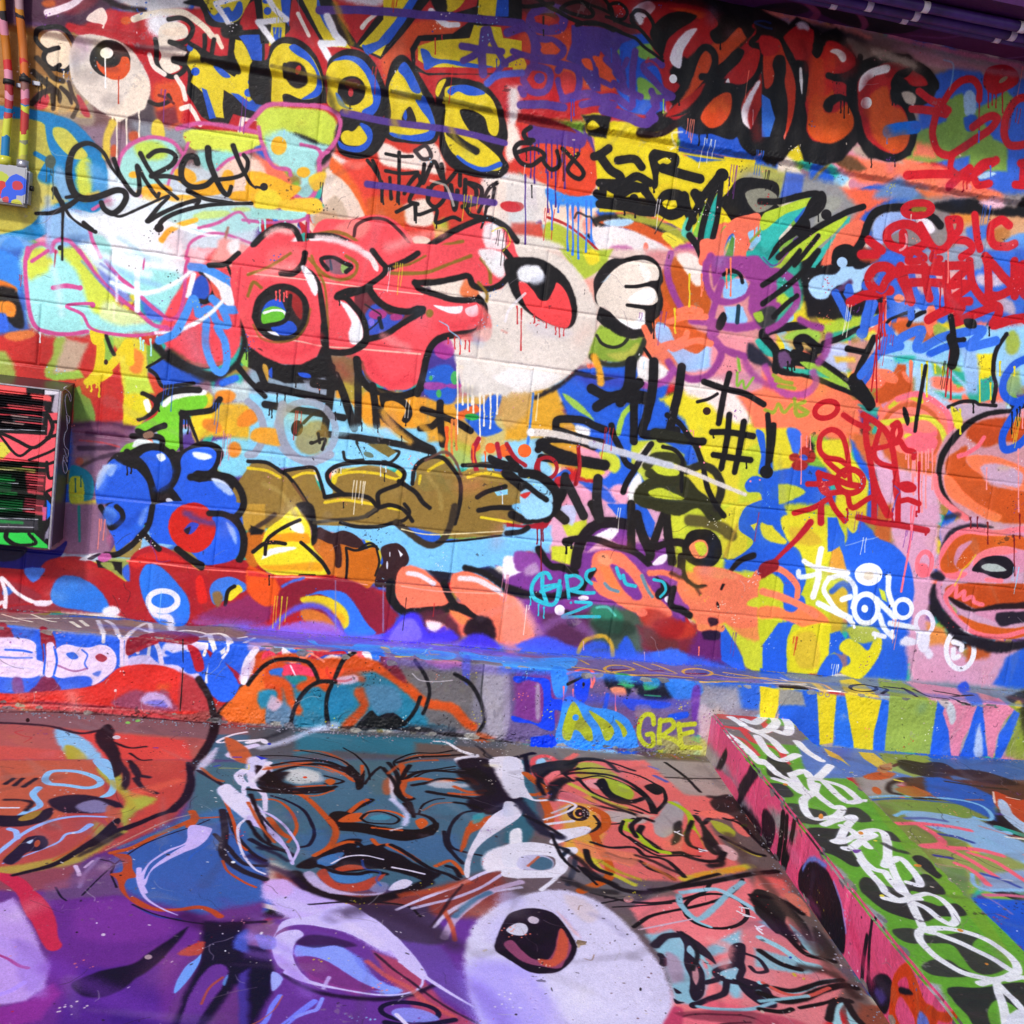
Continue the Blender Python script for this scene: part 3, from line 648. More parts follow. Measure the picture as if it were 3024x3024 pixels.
F k .6 : 188 80 186 104 190 112 182 118 172 112 168 100 176 104
F a8261f 1 : 115 89 122 80 134 72 144 64 138 76 126 86
D k 1.5 : 156 28 38 168 16 22 125 76 80 140 100 110 146 102 105 160 100 102
layer 1
# purple pieces
S 5a3a88 7 .6 : 14 14 20 8 32 8 38 14 36 22 26 24 14 20 14 14
B b8322c .5 : 24 16 8 3 10
S 2a1c22 1.4 .4 : 23 14 23 19
P 513a86 .8 : 44 20 60 21 84 26 94 29 82 34 78 40 84 50 86 62 76 60 74 48 66 40 60 56 40 46 44 34
S 5a3a88 6 .6 : -4 26 10 22 16 32 16 50
S 5a3a88 5 .6 : 18 30 30 32 38 38 34 44 22 42 18 34
S 5a3a88 4.5 .5 : 0 40 20 46 40 50 60 56 64 66
F d8522c .7 : 21 38 28 33 34 38 33 42 24 42
S 5a3a88 5 .6 : 8 60 14 52 26 54 28 62 24 70 14 70 8 62
B 5a3a88 .5 : 20 60 4 4 0
F dfc42a .6 : 2 48 8 45 10 52 4 56 0 54
S 5a3a88 5 .6 : 34 54 38 50 48 54 50 64 46 74 38 74 34 62
F c23a38 .6 : 36 58 41 55 47 60 46 70 41 74 37 68
P 513a86 .8 : 50 44 64 52 66 70 60 70 52 58
F d8522c .6 : 60 44 68 46 72 54 78 62 72 64 66 56
F d8522c .6 : 52 46 58 46 60 54 55 52
S 5a3a88 5 .6 : 70 46 80 56 84 68
S 5a3a88 5 .5 : 92 40 90 56 90 80
S 5a3a88 5 .5 : 76 64 86 70 96 74
S 5a3a88 5 .5 : 112 50 104 48 98 52 106 62 114 70 120 74 106 76 108 82
S 5a3a88 5 .5 : 104 70 108 80 102 88
S 5a3a88 4 .5 : 76 44 82 52 86 46
S 5a3a88 5 .5 : 62 76 76 74 88 82
S 5a3a88 5 .5 : 52 80 64 78 76 80
S 513a86 6 .6 : 6 80 24 80 38 82
S 5a3a88 7 .6 : 68 84 84 88 98 94 106 90
S 5a3a88 5 .6 : 6 68 8 72
S 5a3a88 6 .8 : 38 76 56 72 70 78
S 5a3a88 4 .6 : 66 62 74 66
D 3a48a8 1 : 74 38 48 82 40 50 44 76 92 46 76 88
S 2a1c22 3 .5 : 48 20 60 18 76 24
D 8ab84a 1 : 113 76 86
F 5a3a88 .8 : 13 94 28 95 46 97 56 104 52 112 40 110 24 108 14 108
D 4a2f80 1.4 : 14 106 134 17 108 138 26 106 130 30 106 134 34 106 128 38 108 122 47 108 118 51 110 114 20 106 116 10 132 184 27 130 160 33 126 156
D 5a3a88 1.6 : 40 104 142
D 3c7ad8 1.8 : 42 154 189 50 154 195 56 152 190 60 152 182 30 152 173 35 154 160
D 3c7ad8 2 : 46 154 192
S k 3 .5 : 4 6 14 6 30 4
S k 3-2 .4 : 18 0 30 8 50 18 68 20 82 26 92 30 98 36 106 42 113 47
S k 2.6 .4 : 36 8 42 4 52 3 60 10 58 14 46 12 36 8
S k 2.6 .4 : 68 0 74 8 76 16 86 20 94 22
S k 2.4 .4 : 76 16 72 6 80 4 86 10 82 16 70 14
S k 2.6 .4 : 89 13 93 9 100 11 105 18 106 24
S k 2.6 .4 : 89 13 90 18 98 26 106 36 112 44
S k 2 .5 : 52 2 66 8 74 12
D k 1 : 23 24 28 76 14 18
S k 3.4 .4 : 14 96 9 100 11 105 16 106
S k 3.4 .4 : 14 108 6 108 2 113 6 122 14 125 22 120
S k 3 .4 : 4 115 16 112 24 116 24 122 30 128 36 124 34 114
S k 3 .4 : 50 116 42 128 50 135 54 130 46 120 38 112
D k 1.2 : 11 115 121 15 140 149
D 5a1a24 2 : 39 116 136
# yellow field tag
S k 6 .4 : 73 112 66 117 62 118
S k 6.5 .4 : 66 117 74 128 82 134 76 142
S k 6 .4 : 80 121 92 120 98 126
S k 6 .4 : 66 138 84 138 94 133 104 138
F k .5 : 103 118 108 112 118 112 126 118 124 127 112 128 110 140 107 142 106 132
F e0cb22 .4 : 110 122 116 119 120 122 114 125
S k 7 .4 : 114 127 130 132 142 135
D k 1.6 : 107 139 145
S k 6 .4 : 64 146 68 148 70 140 80 144 90 140 100 144 108 156
S k 7 .4 : 80 148 90 142 100 142
S k 6 .4 : 66 154 84 156 94 158
S k 7 .4 : 92 150 94 158 106 160
S k 8 .5 : 112 156 116 148 126 148 128 158 120 162 112 158
P k 1 : 66 148 108 150 108 158 68 156
F e0cb22 .4 : 114 152 118 151 122 156 118 158 114 155
F e0cb22 .4 : 95 147 97 145 98 148
S k 7 .4 : 130 148 132 158 136 166
S k 7 .4 : 138 146 142 154 146 166
D k 1.6 : 85 156 162 93 156 164
S k 5-3 .5 : 138 146 148 148 
B k .4 : 158.5 132 5 5 0
F k .5 : 170 136 180 134 200 138 200 150 190 146 184 148 186 164 170 170 160 158 156 152 162 146
F k .6 : 184 158 200 154 200 166 184 166
F 8a8878 .6 : 176 146 190 142 200 148 196 156 184 160
P 86c048 .5 : 136 178 144 158 154 138 158 136 152 152 146 170 143 180
P 2aa69a .5 : 143 180 150 156 158 140 157 160 152 182
F 5cc0a8 1 : 128 176 132 164 136 170 134 180
S k 4.5-5-7 .4 : 133 172 138 160 146 146 156 134
S k 4.5 .4 : 142 182 144 170 150 150 157 138
S k 4 .4 : 151 182 155 164 158 136
S k 5 .5 : 134 178 140 186 144 196
D k 1.2 : 150 140 149 164 134 140
F ff7358 .5 : 142 190 142 182 147 180 154 180 166 166 178 162 186 161 188 166 184 172 178 176 180 184 176 192 174 200 168 200 168 178 164 178 160 188 158 200 142 200
D sal 1.6 : 186 166 178 183 172 178 176 184 200
F 2aa69a .6 : 178 200 184 186 194 176 200 172 200 200
P 5a8a3a .6 : 158 200 162 190 166 178 168 180 166 200
S 8a9a40 2 .8 : 180 182 190 172 200 166
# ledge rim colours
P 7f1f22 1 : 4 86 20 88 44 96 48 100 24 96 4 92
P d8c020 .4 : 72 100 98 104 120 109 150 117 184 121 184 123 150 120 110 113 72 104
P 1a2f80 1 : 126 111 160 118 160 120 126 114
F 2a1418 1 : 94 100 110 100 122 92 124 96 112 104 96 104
# ---------- tile D
tile 2268 0
layer 0
P 9a8a86 3 : -4 14 60 22 200 52 200 100 60 100 -4 40
P 8a7068 3 : 60 22 120 38 140 60 120 64 66 50
F b89098 3 : 100 36 150 48 200 54 200 60 120 52 90 42
F 7a5a58 2.5*.5 : 64 32 96 36 112 46 104 52 70 42
F e08070 3 : -4 8 20 12 64 24 76 30 60 30 20 18 -4 14
F 383234 3 : 20 18 50 22 72 32 66 34 40 28 22 24
S cc7a90 3 1.5 : 90 28 130 38 170 47 200 54
P 3b66c8 2 : 112 90 118 60 140 52 158 54 164 64 176 60 200 60 200 150 180 150 120 120
P 7fa04a 1.5 : 132 76 144 72 150 80 150 96 134 106
P 7fa04a 1.5 : 158 82 178 70 184 76 176 90 160 92 168 106 178 110 178 130 150 130 150 118 120 124 100 122 100 112 112 100
F 9ab8d8 .8 : 146 74 150 69 154 74 154 86 147 88
F 2d5ab8 1 : 146 90 154 88 156 96 148 100
P ff7a5a 2.5 : 60 118 84 122 100 120 134 128 150 140 152 150 140 152 110 142 70 138 50 124
P ff6a4a 2 : 40 140 90 144 100 146 74 160 60 180 44 200 36 200 56 170
P ff7a60 3 : 110 108 126 112 124 120 108 118
P b8a090 3 : 58 112 70 120 100 124 96 116 72 108
F 6a4a30 2 : 48 122 60 118 72 128 62 130
F 6a88b8 3 : 96 134 106 140 120 142 118 150 90 150 80 148
F e0764a 2 : 112 142 130 146 146 150 138 154 124 152
P 8f8f90 3 : 14 130 52 138 70 158 56 176 40 190 20 190 30 156
P a8a85a 3 : -4 128 14 130 10 150 -4 148
P 4a68c0 1.5 : 14 130 28 132 24 152 8 152
F 9a9a90 2 : 36 172 50 160 56 150 40 150
P 8a8080 3 : 84 190 76 170 84 156 120 150 200 146 200 200 84 200
F f07a58 2 : 158 148 172 146 176 156 164 158
F c8946a 3 : 140 160 165 160 200 158 190 180 150 180
F d88a3a 2*.9 : 138 160 156 158 158 166 146 168
F 9a9ca8 2 : 140 178 160 176 170 190 150 196
F b0703a 1.5 : 166 176 182 172 180 186 170 188
F 4a78c8 1.5 : 150 172 168 170 164 180 154 182
F 4a88d8 1.5 : 176 184 190 176 200 180 200 200 172 200
F k 1.5 : 126 154 150 150 170 154 186 158 190 150 200 146 200 162 160 162 134 160
F k 2 : 166 158 186 156 200 160 200 164 176 162
F e8b8c8 2 : 160 152 174 150 178 156 166 157
# MEC red letters (right half)
P k 1 : -6 30 10 24 20 14 40 26 50 22 62 34 70 48 84 44 104 42 120 54 127 64 122 76 104 88 108 100 106 118 90 122 74 120 66 108 54 122 40 126 26 122 20 106 10 122 0 124 -6 120
F 8a7a72 1 : 58 30 74 40 76 46 70 50 62 40
F b3242a .8 : 11 29 22 20 32 24 33 34 40 40 43 32 52 34 62 42 64 50 56 56 46 57 50 62 56 64 60 72 58 80 56 90 50 100 36 108 28 100 26 80 30 70 26 60 30 48 20 46 14 40
F d2551c .9 : 30 80 34 72 42 66 48 72 40 84 48 86 58 80 63 88 62 98 52 107 42 109 32 105 28 96
F c8281f 1*.8 : 36 40 48 38 46 70 34 70
F c84a22 2*.8 : 27 48 40 46 40 84 30 90
F k .5 : 33 33 40 34 39 42 35 45 31 40
F ebe2e6 .5 : 45 40 50 38 56 41 57 46 54 48 50 43
F d8ccd0 1.5 : 20 20 24 18 29 22 25 26
B f0e8ea .3 : 22.5 29 .5 1.5 0
S k 4.5 .5 : 44 58 50 60 58 58 66 52 68 44
F k .6 : 40 80 44 74 52 72 60 74 64 66 68 78 62 80 54 77 48 80 46 85 42 85
S k 5 .5 : 60 62 60 76 66 90 68 106
D k 1.2 : 53 78 86 55.5 78 90 59 78 86 35 42 44
F k .6 : 16 50 24 46 29 52 28 66 26 78 28 92 24 106 16 114 4 118 10 100 16 84 20 66
F e8e2e0 .4 : 22 53 24 53 24.5 62 24 72 22.5 64
F c03a22 .6 : -4 36 6 31 12 44 18 60 19 74 17 90 11 104 13 84 11 66 9 52 4 54 2 64 -4 66
F k .5 : 2 50 5 43 11 44 12 54 11 64 13 78 12 96 8 110 -2 116 4 98 3 82 0 70 4 60
P 3a72d0 .5 : -6 72 0 76 4 90 0 104 -6 104
F e06a5a .5 : 10 104 12 100 11 106
# C letter
F b8262a .8 : 66 66 72 56 84 50 96 48 108 54 116 60 118 66 108 66 100 60 94 62 90 72 92 78 100 82 104 92 105 104 102 114 94 117 84 114 74 106 68 90
F cc5422 1.5 : 78 70 88 66 92 80 100 84 104 94 105 106 100 115 90 116 78 104 74 92 70 84
F 9a1f26 1 : 84 50 100 50 108 54 96 56 88 60
F k .5 : 91 68 92 60 98 54 108 52 104 58 98 62 104 66 116 66 124 64 122 72 112 72 100 70 98 74 102 80 104 86 96 78
S k 6 .6 : 70 50 84 45 98 45 110 50 120 58 124 66
S k 5 .6 : 100 76 106 88 108 102 104 114 94 120 82 118 70 108 66 90
F ebe6e8 .6 : 67 64 70 57 78 52 87 50 90 52 88 56 80 58 74 62 70 68 67 70
B f0ecea .3 : 72.5 78.5 4.2 4.6 30
D k 1.2 : 92 72 80 94.5 74 80
F c8b8a8 .8 : 99 71 106 70 110 74 108 80 102 78
S 1a72d8 9 .5 : 89 100 98 98 109 97
D 1a72d8 1 : 88 104 109
S 3b66c8 5 1.5*.8 : 108 96 118 94
layer 1
S c4202c 5.4 .45 : 112 70 120 76 128 80 134 84
S c4202c 5.4 .45 : 107 83 118 84 132 87
S c4202c 5 .45 : 131 77 137 68 144 62 152 61 157 68 157 76
S c4202c 5.4 .45 : 127 78 124 90 122 102 126 114 134 118 142 114 154 106 166 98 171 90 164 89 152 97
F b8222e .6 : 160 62 164 52 178 50 186 56 186 64 176 70 168 72 162 68
B 9a8a70 .5 : 175.5 61 4 1.6 -35
D b8222e 1.2 : 164 70 82 167 72 80 170 72 82 175 70 86 157 76 102
S c4202c 5.4 .45 : 200 74 186 76 178 88 176 102 180 110 190 110 200 104
S c4202c 4.6 .45 : 137 118 136 128 144 134 154 134 160 128 168 124 170 121
S c4202c 6 .45 : 103 133 120 132 138 132
S c4202c 6 .45 : 135 141 142 134 150 128
S c4202c 5.4 .45 : 170 122 160 124 154 132 156 140 165 139
S c4202c 5.4 .45 : 184 140 200 140
S c4202c 6 .45 : 191 124 190 140
S c4202c 5 .45 : 188 124 200 122
F a8c4d8 1 : 156 134 164 130 170 132 160 136
D c4202c 1.2 : 145 138 145 148 138 143 166 124 130
D 3b66c8 1.2 : 166 126 136 183 124 132 157 100 108
# teal spikes with black
F 3ab4a8 .6 : -4 168 10 158 30 152 32 148 28 156 16 170 4 184 -4 190
F b4cc3a .6 : -4 162 10 156 26 150 33 150 28 156 12 162 -4 174
S k 4.5 .5 : -6 152 8 152 24 148 36 146 40 150 36 158
F k .5 : 32 150 40 144 44 148 43 156 38 162 30 166 24 176 12 184 4 193 0 196 6 184 16 174 26 162
F k .5 : 20 172 30 165 32 175 28 180 22 178
B k .5 : 44 162 4 4 0
D k 1.2 : 38 160 167
F b4cc3a .6 : 20 186 34 174 46 168 60 163 52 174 36 188 28 196 14 200 10 198
F 3ab4a8 .6 : 30 200 40 188 50 178 62 163 56 182 44 198 40 202
S k 4.4 .5 : 8 194 20 184 34 174 46 167 60 160 72 156
S k 3.6 .5 : 20 200 30 188 38 178
S k 4 .5 : 38 202 48 190 58 178
F ff7358 1.4 : 56 172 70 166 76 174 66 184 56 196 40 200 48 184
# blue jigsaw outline
S k 6 .5 : 66 190 72 180 76 168 82 160 94 157 110 158 124 164 130 170
F 9ab4e8 1.4 : 80 168 88 161 100 160 112 164 104 172 92 178 84 186 80 180
F k .6 : 48 196 50 188 58 184 66 188 68 200 50 200
B a8c8e8 .6 : 56 198 4 4 0
F ece4ee 1.2 : 112 165 122 166 126 174 118 176
layer 2
O c4202c 5.5 .45 : 113 158 10.5 4.6 -5
S 8a7a2a 3 .8 : 110 158 118 158
D cr .6 : 108 162 172
S c4202c 6.5 .45 : 102 176 104 190 118 184 116 176 108 170 98 170 90 176 92 184 100 188
S c4202c 5.5 .45 : 115 170 124 186 132 188 138 180 136 166
S c4202c 5.5 .45 : 136 166 144 166 144 174 138 180 150 182 154 188 146 194
S c4202c 5.5 .45 : 156 162 158 180 160 188
S c4202c 6 .45 : 182 170 176 166 168 172 170 184 180 186 186 184
S c4202c 6 .45 : 76 181 86 189
S c4202c 6 .45 : 70 192 82 192
# ---------- tile E
tile 0 756
on wall
layer 0
P c23430 2 : -30 55 120 55 120 130 -30 130
P 3a62b0 3 : -30 -5 20 -5 22 60 -30 58
F 3d86dc 2 : -5 -2 12 0 16 16 14 30 0 34 -5 30
F e0782a 1 : -5 18 10 22 12 28 -5 28
F k 1.4 : -5 26 8 24 14 30 18 52 12 54 6 50 -5 54
F e88a30 1 : -5 36 6 34 12 38 10 46 0 44 -5 44
F 3a6ad8 1.2 : -5 44 4 44 6 56 -5 56
F d87840 1.2 : 6 58 22 56 26 60 14 64 4 62
P 9aa850 2 : -30 70 4 72 10 82 12 92 -30 92
F a0b050 1.5 : 42 62 50 62 50 76 46 86 36 92 34 86 40 74
P c0a48c 2 : 50 62 66 66 60 84 50 92 40 90
F b8c84e 1.5 : 70 60 100 62 112 70 114 100 96 96 88 70
F 86b84e .8 : 76 66 84 60 86 70 84 82 74 88
P 96bc4e 1.2 : 34 90 60 86 64 92 40 94
F d8c83a 1.2 : 92 66 108 66 112 90 112 110 94 104
F e8863a 1.5 : 100 70 108 76 106 88 98 86
P 7a9a48 1 : 56 100 60 98 62 104 68 108 72 120 72 130 55 130
P 8f6a84 3 : 54 128 110 124 104 150 90 180 54 200
P 7a4660 3*.7 : 54 124 100 128 96 140 56 142
P e0cc2a 1 : 93 104 110 104 112 120 106 128 93 128
P bcd24a 2 : 94 90 116 92 118 104 94 104
F 9edcd8 3 : 18 -4 60 -4 80 30 100 48 120 50 118 58 60 60 26 56 20 30
F cbd64e 2.5 : 20 -4 36 -4 36 16 30 20 20 16
F cbd64e 2.5 : 44 -4 64 -4 86 30 92 44 74 44 66 34 58 12
F e0de4e 2 : 48 42 56 42 62 50 54 54 46 50
F 9edcd8 2.5 : 22 20 44 12 52 30 60 40 60 56 30 56 24 44
F d4e0a0 2.5 : 80 34 100 42 110 50 90 52 76 46
P c8d8e0 3 : 62 -5 140 -5 140 20 100 28 80 20
F e8f0f4 4 : 60 -8 100 -10 136 -8 138 12 120 18 96 14
F 9edcd8 2.5 : 88 2 120 10 136 14 134 44 126 50 116 40 104 30 90 14
P 4a6ac8 2 : 106 32 120 40 126 50 110 48
P 7a88c8 2 : 74 10 90 20 100 34 92 36 80 24
P e04a4e 2 : 150 -5 200 -5 200 60 150 60
P eec0c4 3 : 140 -5 160 -5 150 14 140 18
F ea4c56 1.2 : 120 56 132 30 146 12 160 8 172 14 180 30 182 60 176 76 160 84 140 80 124 66
F 2c55b8 1 : 146 20 154 14 158 28 152 38 144 30
P 2c55b8 2 : 112 74 140 84 156 92 150 96 120 98 112 90
P 78a83c 1 : 111 68 120 66 124 78 112 84
F 2a57bc 1 : 116 84 122 78 134 84 138 96 124 98 118 92
F c84a34 1.2 : 112 88 120 94 124 104 120 108 114 98
S k 2.6 .6 : 113 86 118 90 122 98 130 98 146 96
S k 2 .6 : 111 84 118 80 124 76
F 86d0e4 1.5 : 160 140 200 136 200 160 170 166 160 150
F e0b030 2.5 : 146 118 160 112 200 112 200 136 160 136 148 140
F b8c8c8 3 : 160 100 200 94 200 110 172 110
F e8cc30 1.5 : 144 122 156 116 160 124 150 140 146 136
layer 1
B e2872c 2 : 170 106 8 5 0 ; 160 128 8 5 20 ; 177 146 5 6 0 ; 188 122 10 6 -30
F 78c832 .6 : 102 130 108 126 118 120 122 110 128 104 140 102 154 104 156 112 148 118 138 120 137 140 131 148 122 142 118 132 106 136
S f0f0ee 4 .8 : 124 112 130 107 142 104 154 103
F 78c832 .6 : 90 150 96 142 112 140 116 146 106 156 96 154
F 78c832 .8 : 120 118 128 116 128 140 122 142 118 128
S k 5 .5 : 120 108 128 103 140 101 150 101
S k 3.6 .5 : 118 114 120 106 128 102
S k 4 .5 : 108 104 116 108 118 114 112 120 105 123
F d8cc2a .8 : 104 106 112 108 114 116 106 122 98 120
F ecf0ee .8 : 108 110 112 108 114 116 111 118
D k 1.4 : 120 110 117
S k 4.4 .5 : 104 132 110 134 118 130 124 128
S k 4.6 .5 : 100 136 114 136 122 138 122 146
B k .4 : 124 128 2.4 2.4 0
F 8a6a58 .8 : 108 134 114 132 116 136 110 138
S k 4.4 .5 : 137 119 148 118 160 116 166 108
S k 2.8 .5 : 137 118 136.5 134 137 146
S k 3-2 .5 : 142 122 146 132 150 142
D k 1.4 : 140 120 130 142 120 134
P k .5 : 136 116 142 117 140 124 137 122
F d8e0dc .8 : 100 144 104 138 114 140 116 144 106 144
# glow red column shapes
S e0c828 6.5 .5 : 72 58 76 68 74 86 68 94
S e0c828 6.5 .5 : 75 89 84 82 92 72 97 66 98 80
S e0c828 6 .6 : 66 95 76 92 82 88
F e0c828 .5 : 68 56 79 58 76 66 70 66
D e0c828 1.8 : 66 95 99 69 95 102 73 96 99 75 96 106
S k 3 .8 : 80 60 83 68 86 74
B 3a2020 .5 : 80 80 1.5 2 0
# pastel outlines
S c8508c 3 .6 : 21 -6 19 6 20 24 22 40 26 52 34 57 50 59 66 57
S c8508c 2.6 .6 : 36 -4 24 4
S c8508c 3.4 .5 : 40 24 50 22.5 60 24
S c8508c 2.4 .5 : 70 36 60 36 50 38 62 44 68 54 80 58 100 60 118 58 132 54
B c8508c .4 : 70 37 2 2 0 ; 60.5 24 2 2 0
S c8508c 3 .8 : 60 -4 74 16 88 30 104 42 116 52 126 54
S c8508c 2.8 .6 : 80 4 90 16 100 24 112 36 122 44 128 48 135 44 139 30 140 10 142 2
S a82c3c*.8 1.2 .5 : 42 -4 41 8
S c8508c 1.6 .5 : 109 2 108 10
S 5a8ad8 2 1*.6 : 62 4 76 20 88 30
S dff0f8*.9 3 1.5 : 84 20 96 26 112 28 130 22 144 12
S f4f8fa*.85 3-2 1 : 90 22 110 28 132 20 148 8
S f6f6f8 4 .8 : 103 -4 103.5 20 103.5 41
S f6f6f8*.7 2 1 : 88 14 88 34
S f0f4c0 1.6*.8 1 : 86 36 86 48
S f0f4f8 2-3-2 1.2 : 118 58 132 57 146 51 158 44 166 34
D a8e0dc 1.6 : 106 62 70 108 64 71 114 63 75 119 61 66
D e4e8ec 1.4 : 30 58 65
S k 5-4 1.4 : 118 68 130 80 146 86 160 90 176 84 184 70 184 50 186 34
S k 8-5 2.5 : 128 74 142 84 158 92 168 88
S 6a5a30 2 2*.6 : 130 72 150 82 170 80
S k 4 .8 : 152 12 158 16 162 26 156 34 150 34
F dc5a4a .8 : 158 14 168 18 176 32 170 38 162 30
F f3eef0 1 : 153 12 162 12 172 20 177 30 175 40 168 34 164 24
S f4f2f4 4 .8 : 146 14 144 22 142 30
S 4a90e2 6 .7 : 144 8 156 10 168 16 180 24 185 34 180 40 170 40 160 32
S 4a90e2 6 .7 : 120 64 132 58 140 44 146 32 150 44
S 4a90e2 5.5 .7 : 150 44 158 40 164 50 172 52 168 40
S 4a90e2 5.5 .7 : 156 48 155 66 160 82 166 88 171 82 170 66 164 54
S f0f4fa 2.6-2 1 : 146 52 158 44 172 30
S 2f68d0 5 .8 : 168 96 178 92
S k 4 .7 : 187 44 186 56 192 66 200 70
S k 4 .5 : 158 7 170 6 180 -2
S k 2 .5 : 172 8 176 18
F 8ac04a .8 : 182 80 186 72 191 78 188 84
D k 1 : 186 72 78
S k 4.6-3.6 .5 : 180 84 188 94 200 106
# purple haze strokes right of vent
S 4f2a4a*.8 3 2 : 56 128 80 126 100 130
S 4f2a4a*.8 3 1.6 : 66 134 84 134 92 136
S 3f2a40*.8 4 1.2 : 60 145 74 145 86 144
S 3f2a40*.8 3 1.2 : 62 158 76 152 90 150 84 158 74 168
S 5a2e54*.7 4 1.6 : 62 168 80 176 100 190
S c04a50 1 1 : 60 139 78 141 90 144
B c8503a*.7 2 : 60 155 3 3 0
F 1488a0 .9 : 53 160 62 160 69 166 71 176 68 184 60 186 53 186
F c8cc3a .8 : 53 168 62 168 63 186 53 186
D c8cc3a 1.6 : 55 182 193 59 184 190 62 172 190
D 2a7a70 1.4 : 57 168 178 61 166 174
S c8b84a 4 1 : 62 187 74 186
# blue bubble
F k .6 : 96 148 108 142 122 142 134 148 150 140 164 142 169 150 164 162 176 166 183 178 182 190 170 202 100 202 80 180 76 170 84 152
F 2b62dc .7 : 74 168 82 156 88 153 96 156 106 164 113 176 114 200 80 200 72 180
F 2b62dc .7 : 104 154 110 148 120 147 127 152 130 162 128 172 120 178 115 168 110 160
F 2b62dc .7 : 137 152 144 146 156 144 163 148 162 156 157 162 148 162 143 168 148 171 162 170 172 174 178 182 176 192 166 200 150 202 134 188 130 176 135 166
S k 5 .5 : 96 148 108 158 114 172 117 190 117 202
S k 5 .5 : 130 148 134 160 130 172 122 178
S k 4.6 .5 : 144 167 152 166 164 166
S k 5 .5 : 128 176 134 184 138 190
F k .8 : 86 150 96 148 104 154 110 160 100 160 90 156
D k 1.4 : 96 156 165 102 156 160 99 156 164
F c8d8f0 1.4*.8 : 73 176 74 164 82 158 78 170
F b8cdf4 1.4 : 78 158 88 158 84 166 80 164
F e4ecf8 .8 : 118 150 123 149 125 153 121 155
F dfe8f8 1 : 146 148 156 149 160 152 154 154 147 152
F dfe8f8 1.2 : 160 168 168 170 174 178 172 180 164 174
B dfe4f0 .8 : 128 185 3 2 30
F c8281f 1 : 130 193 136 186 146 185 152 190 158 202 128 202
S 1f1a1c 4 .5 : 78 190 84 188 90 190 94 200
# ---------- tile F
tile 756 756
layer 0
P ee525a 1.5 : -6 -5 175 -5 178 50 150 60 130 70 124 96 100 102 78 84 60 70 40 78 10 80 -6 70
P ddd0c4 2 : 150 -5 200 -5 200 150 170 110 150 96 140 60
P 90a4b4 3 : -5 78 60 84 90 100 90 110 -5 110
P e69a2a 2 : 60 100 130 104 130 150 90 136 60 124
P 88ccea 1.5 : -5 104 70 108 84 130 200 130 200 160 -5 160
P c8a050 3 : 130 104 200 108 200 150 160 150 130 130
P d89a30 2 : 130 108 152 112 150 140 130 140
P a8b040 2*.8 : 140 136 170 146 170 160 140 156
P c8b878 2 : 180 112 200 108 200 150 170 150
P c0925a 3 : 168 104 200 98 200 120 180 122
P 4a3a8a 1.5 : 134 62 148 70 154 96 150 110 124 106 124 90
F 2a60c0 1.2 : 128 88 146 82 152 100 146 112 128 104
B b83a8a 1.5*.8 : 142 70 8 8 0 ; 134 98 10 3 0 ; 150 98 6 2 0
B 4aa85a 1 : 150 92 3 5 0 ; 138 104 2 3 0 ; 132 92 1.5 2 0
F 2a60c8 1 : 150 112 170 112 176 106 186 104 180 124 186 132 170 136 160 126
P e0662a 1.2 : 152 118 166 112 170 116 160 122 152 124
F b09a40 2 : 60 90 80 92 84 100 70 110
F 8a6a48 3 : 52 76 76 78 74 96 62 92
layer 1
# red throw-up outlines and details
F ee525a .8 : -6 -6 176 -6 190 8 186 24 172 26 168 32 174 38 173 48 164 56 150 58 138 62 130 76 125 90 116 100 102 100 84 92 78 76 76 70 60 72 48 66 46 76 34 82 14 80 4 70 -6 64
F f07a78 3*.5 : 10 -4 40 -4 34 14 14 18
S f8b8a8 1 .5 : -6 13 30 17 60 21 100 26 126 29
S f8b0a0 1.2 .5 : -6 60 30 64 50 68 76 70 124 74
# inner O
F 2a2628 .8 : 0 46 2 36 10 27 22 23 32 27 39 38 38 50 32 60 20 63 8 58
F 9a2a2a 1 : 22 26 30 27 35 36 34 48 28 40 24 32
F 2a57c8 .5 : 5 40 10 34 18 33 22 40 24 48 12 50 5 48
F 6abc30 .4 : 5 42 12 38 20 40 23 45 16 50 5 51
S f0f4f4 1.8 .3 : 6 43 13 41 20 41.5 23 45
F 2a57c8 .5 : 12 52 26 49 31 56 24 60 14 58
F e8e8f0 .5 : 8 57 14 57 18 61 12 60
S k 4.4 .6 : -1 46 2 34 10 26 20 23 30 26 37 34 38 46 34 56 26 62 14 62 4 56 -1 46
S k 3.2 .6 : 26 30 24 44 20 50 6 53
D f05a5a 1.4 : 15 27 33 18 26 34 21 28 34 23 27 31
S 8a6a28 2.4 .8 : -6 30 -2 20 4 24
S 8a6a28 1.6*.8 .8 : -2 52 4 62 16 65 30 62 38 52 41 40
S 8a6a28 2 .8 : -6 14 10 8 26 -2
S 8a6a28 2 .8 : 42 0 46 10 52 24 54 50 53 68
S k 4.4 .6 : 19 13 28 13 35 6 37 -2
S k 4.4 .6 : 37 10 42 14 47 22 50 38 52 56 53 70
F f4e8ea 1 : 34 8 38 8 44 16 47 26 44 30 38 18
F k .5 : 49 52 52 50 54 54 54 68 49 66
# eyelet
S 8a6a28 2.4 .8 : 40 2 52 14 64 18 74 14 76 6 68 0
F 8a5a68 1 : 52 2 62 3 72 8 66 14 56 12
F 8fae60 .4 : 66 5 72 9 66 13 64 9
S k 3.2 .6 : 54 10 50 5 50 2 58 1 66 5 72 8 68 12
S 3a4458 2 .6 : 57 10 56 3
# nose of beak shapes
S k 4 .5 : 88 -4 94 4 98 9 96 14 88 20 80 25 70 26 62 29
F f0dcd8 .8 : 80 -4 86 -2 92 6 92 12 89 10 86 4
S k 4.4 .6 : 98 10 108 6 116 2 122 -2
S 8a6a28 2 .8 : 104 8 116 6 128 0
S 8a6a28 2.6 .8 : 102 13 116 13 130 12 146 6 162 0
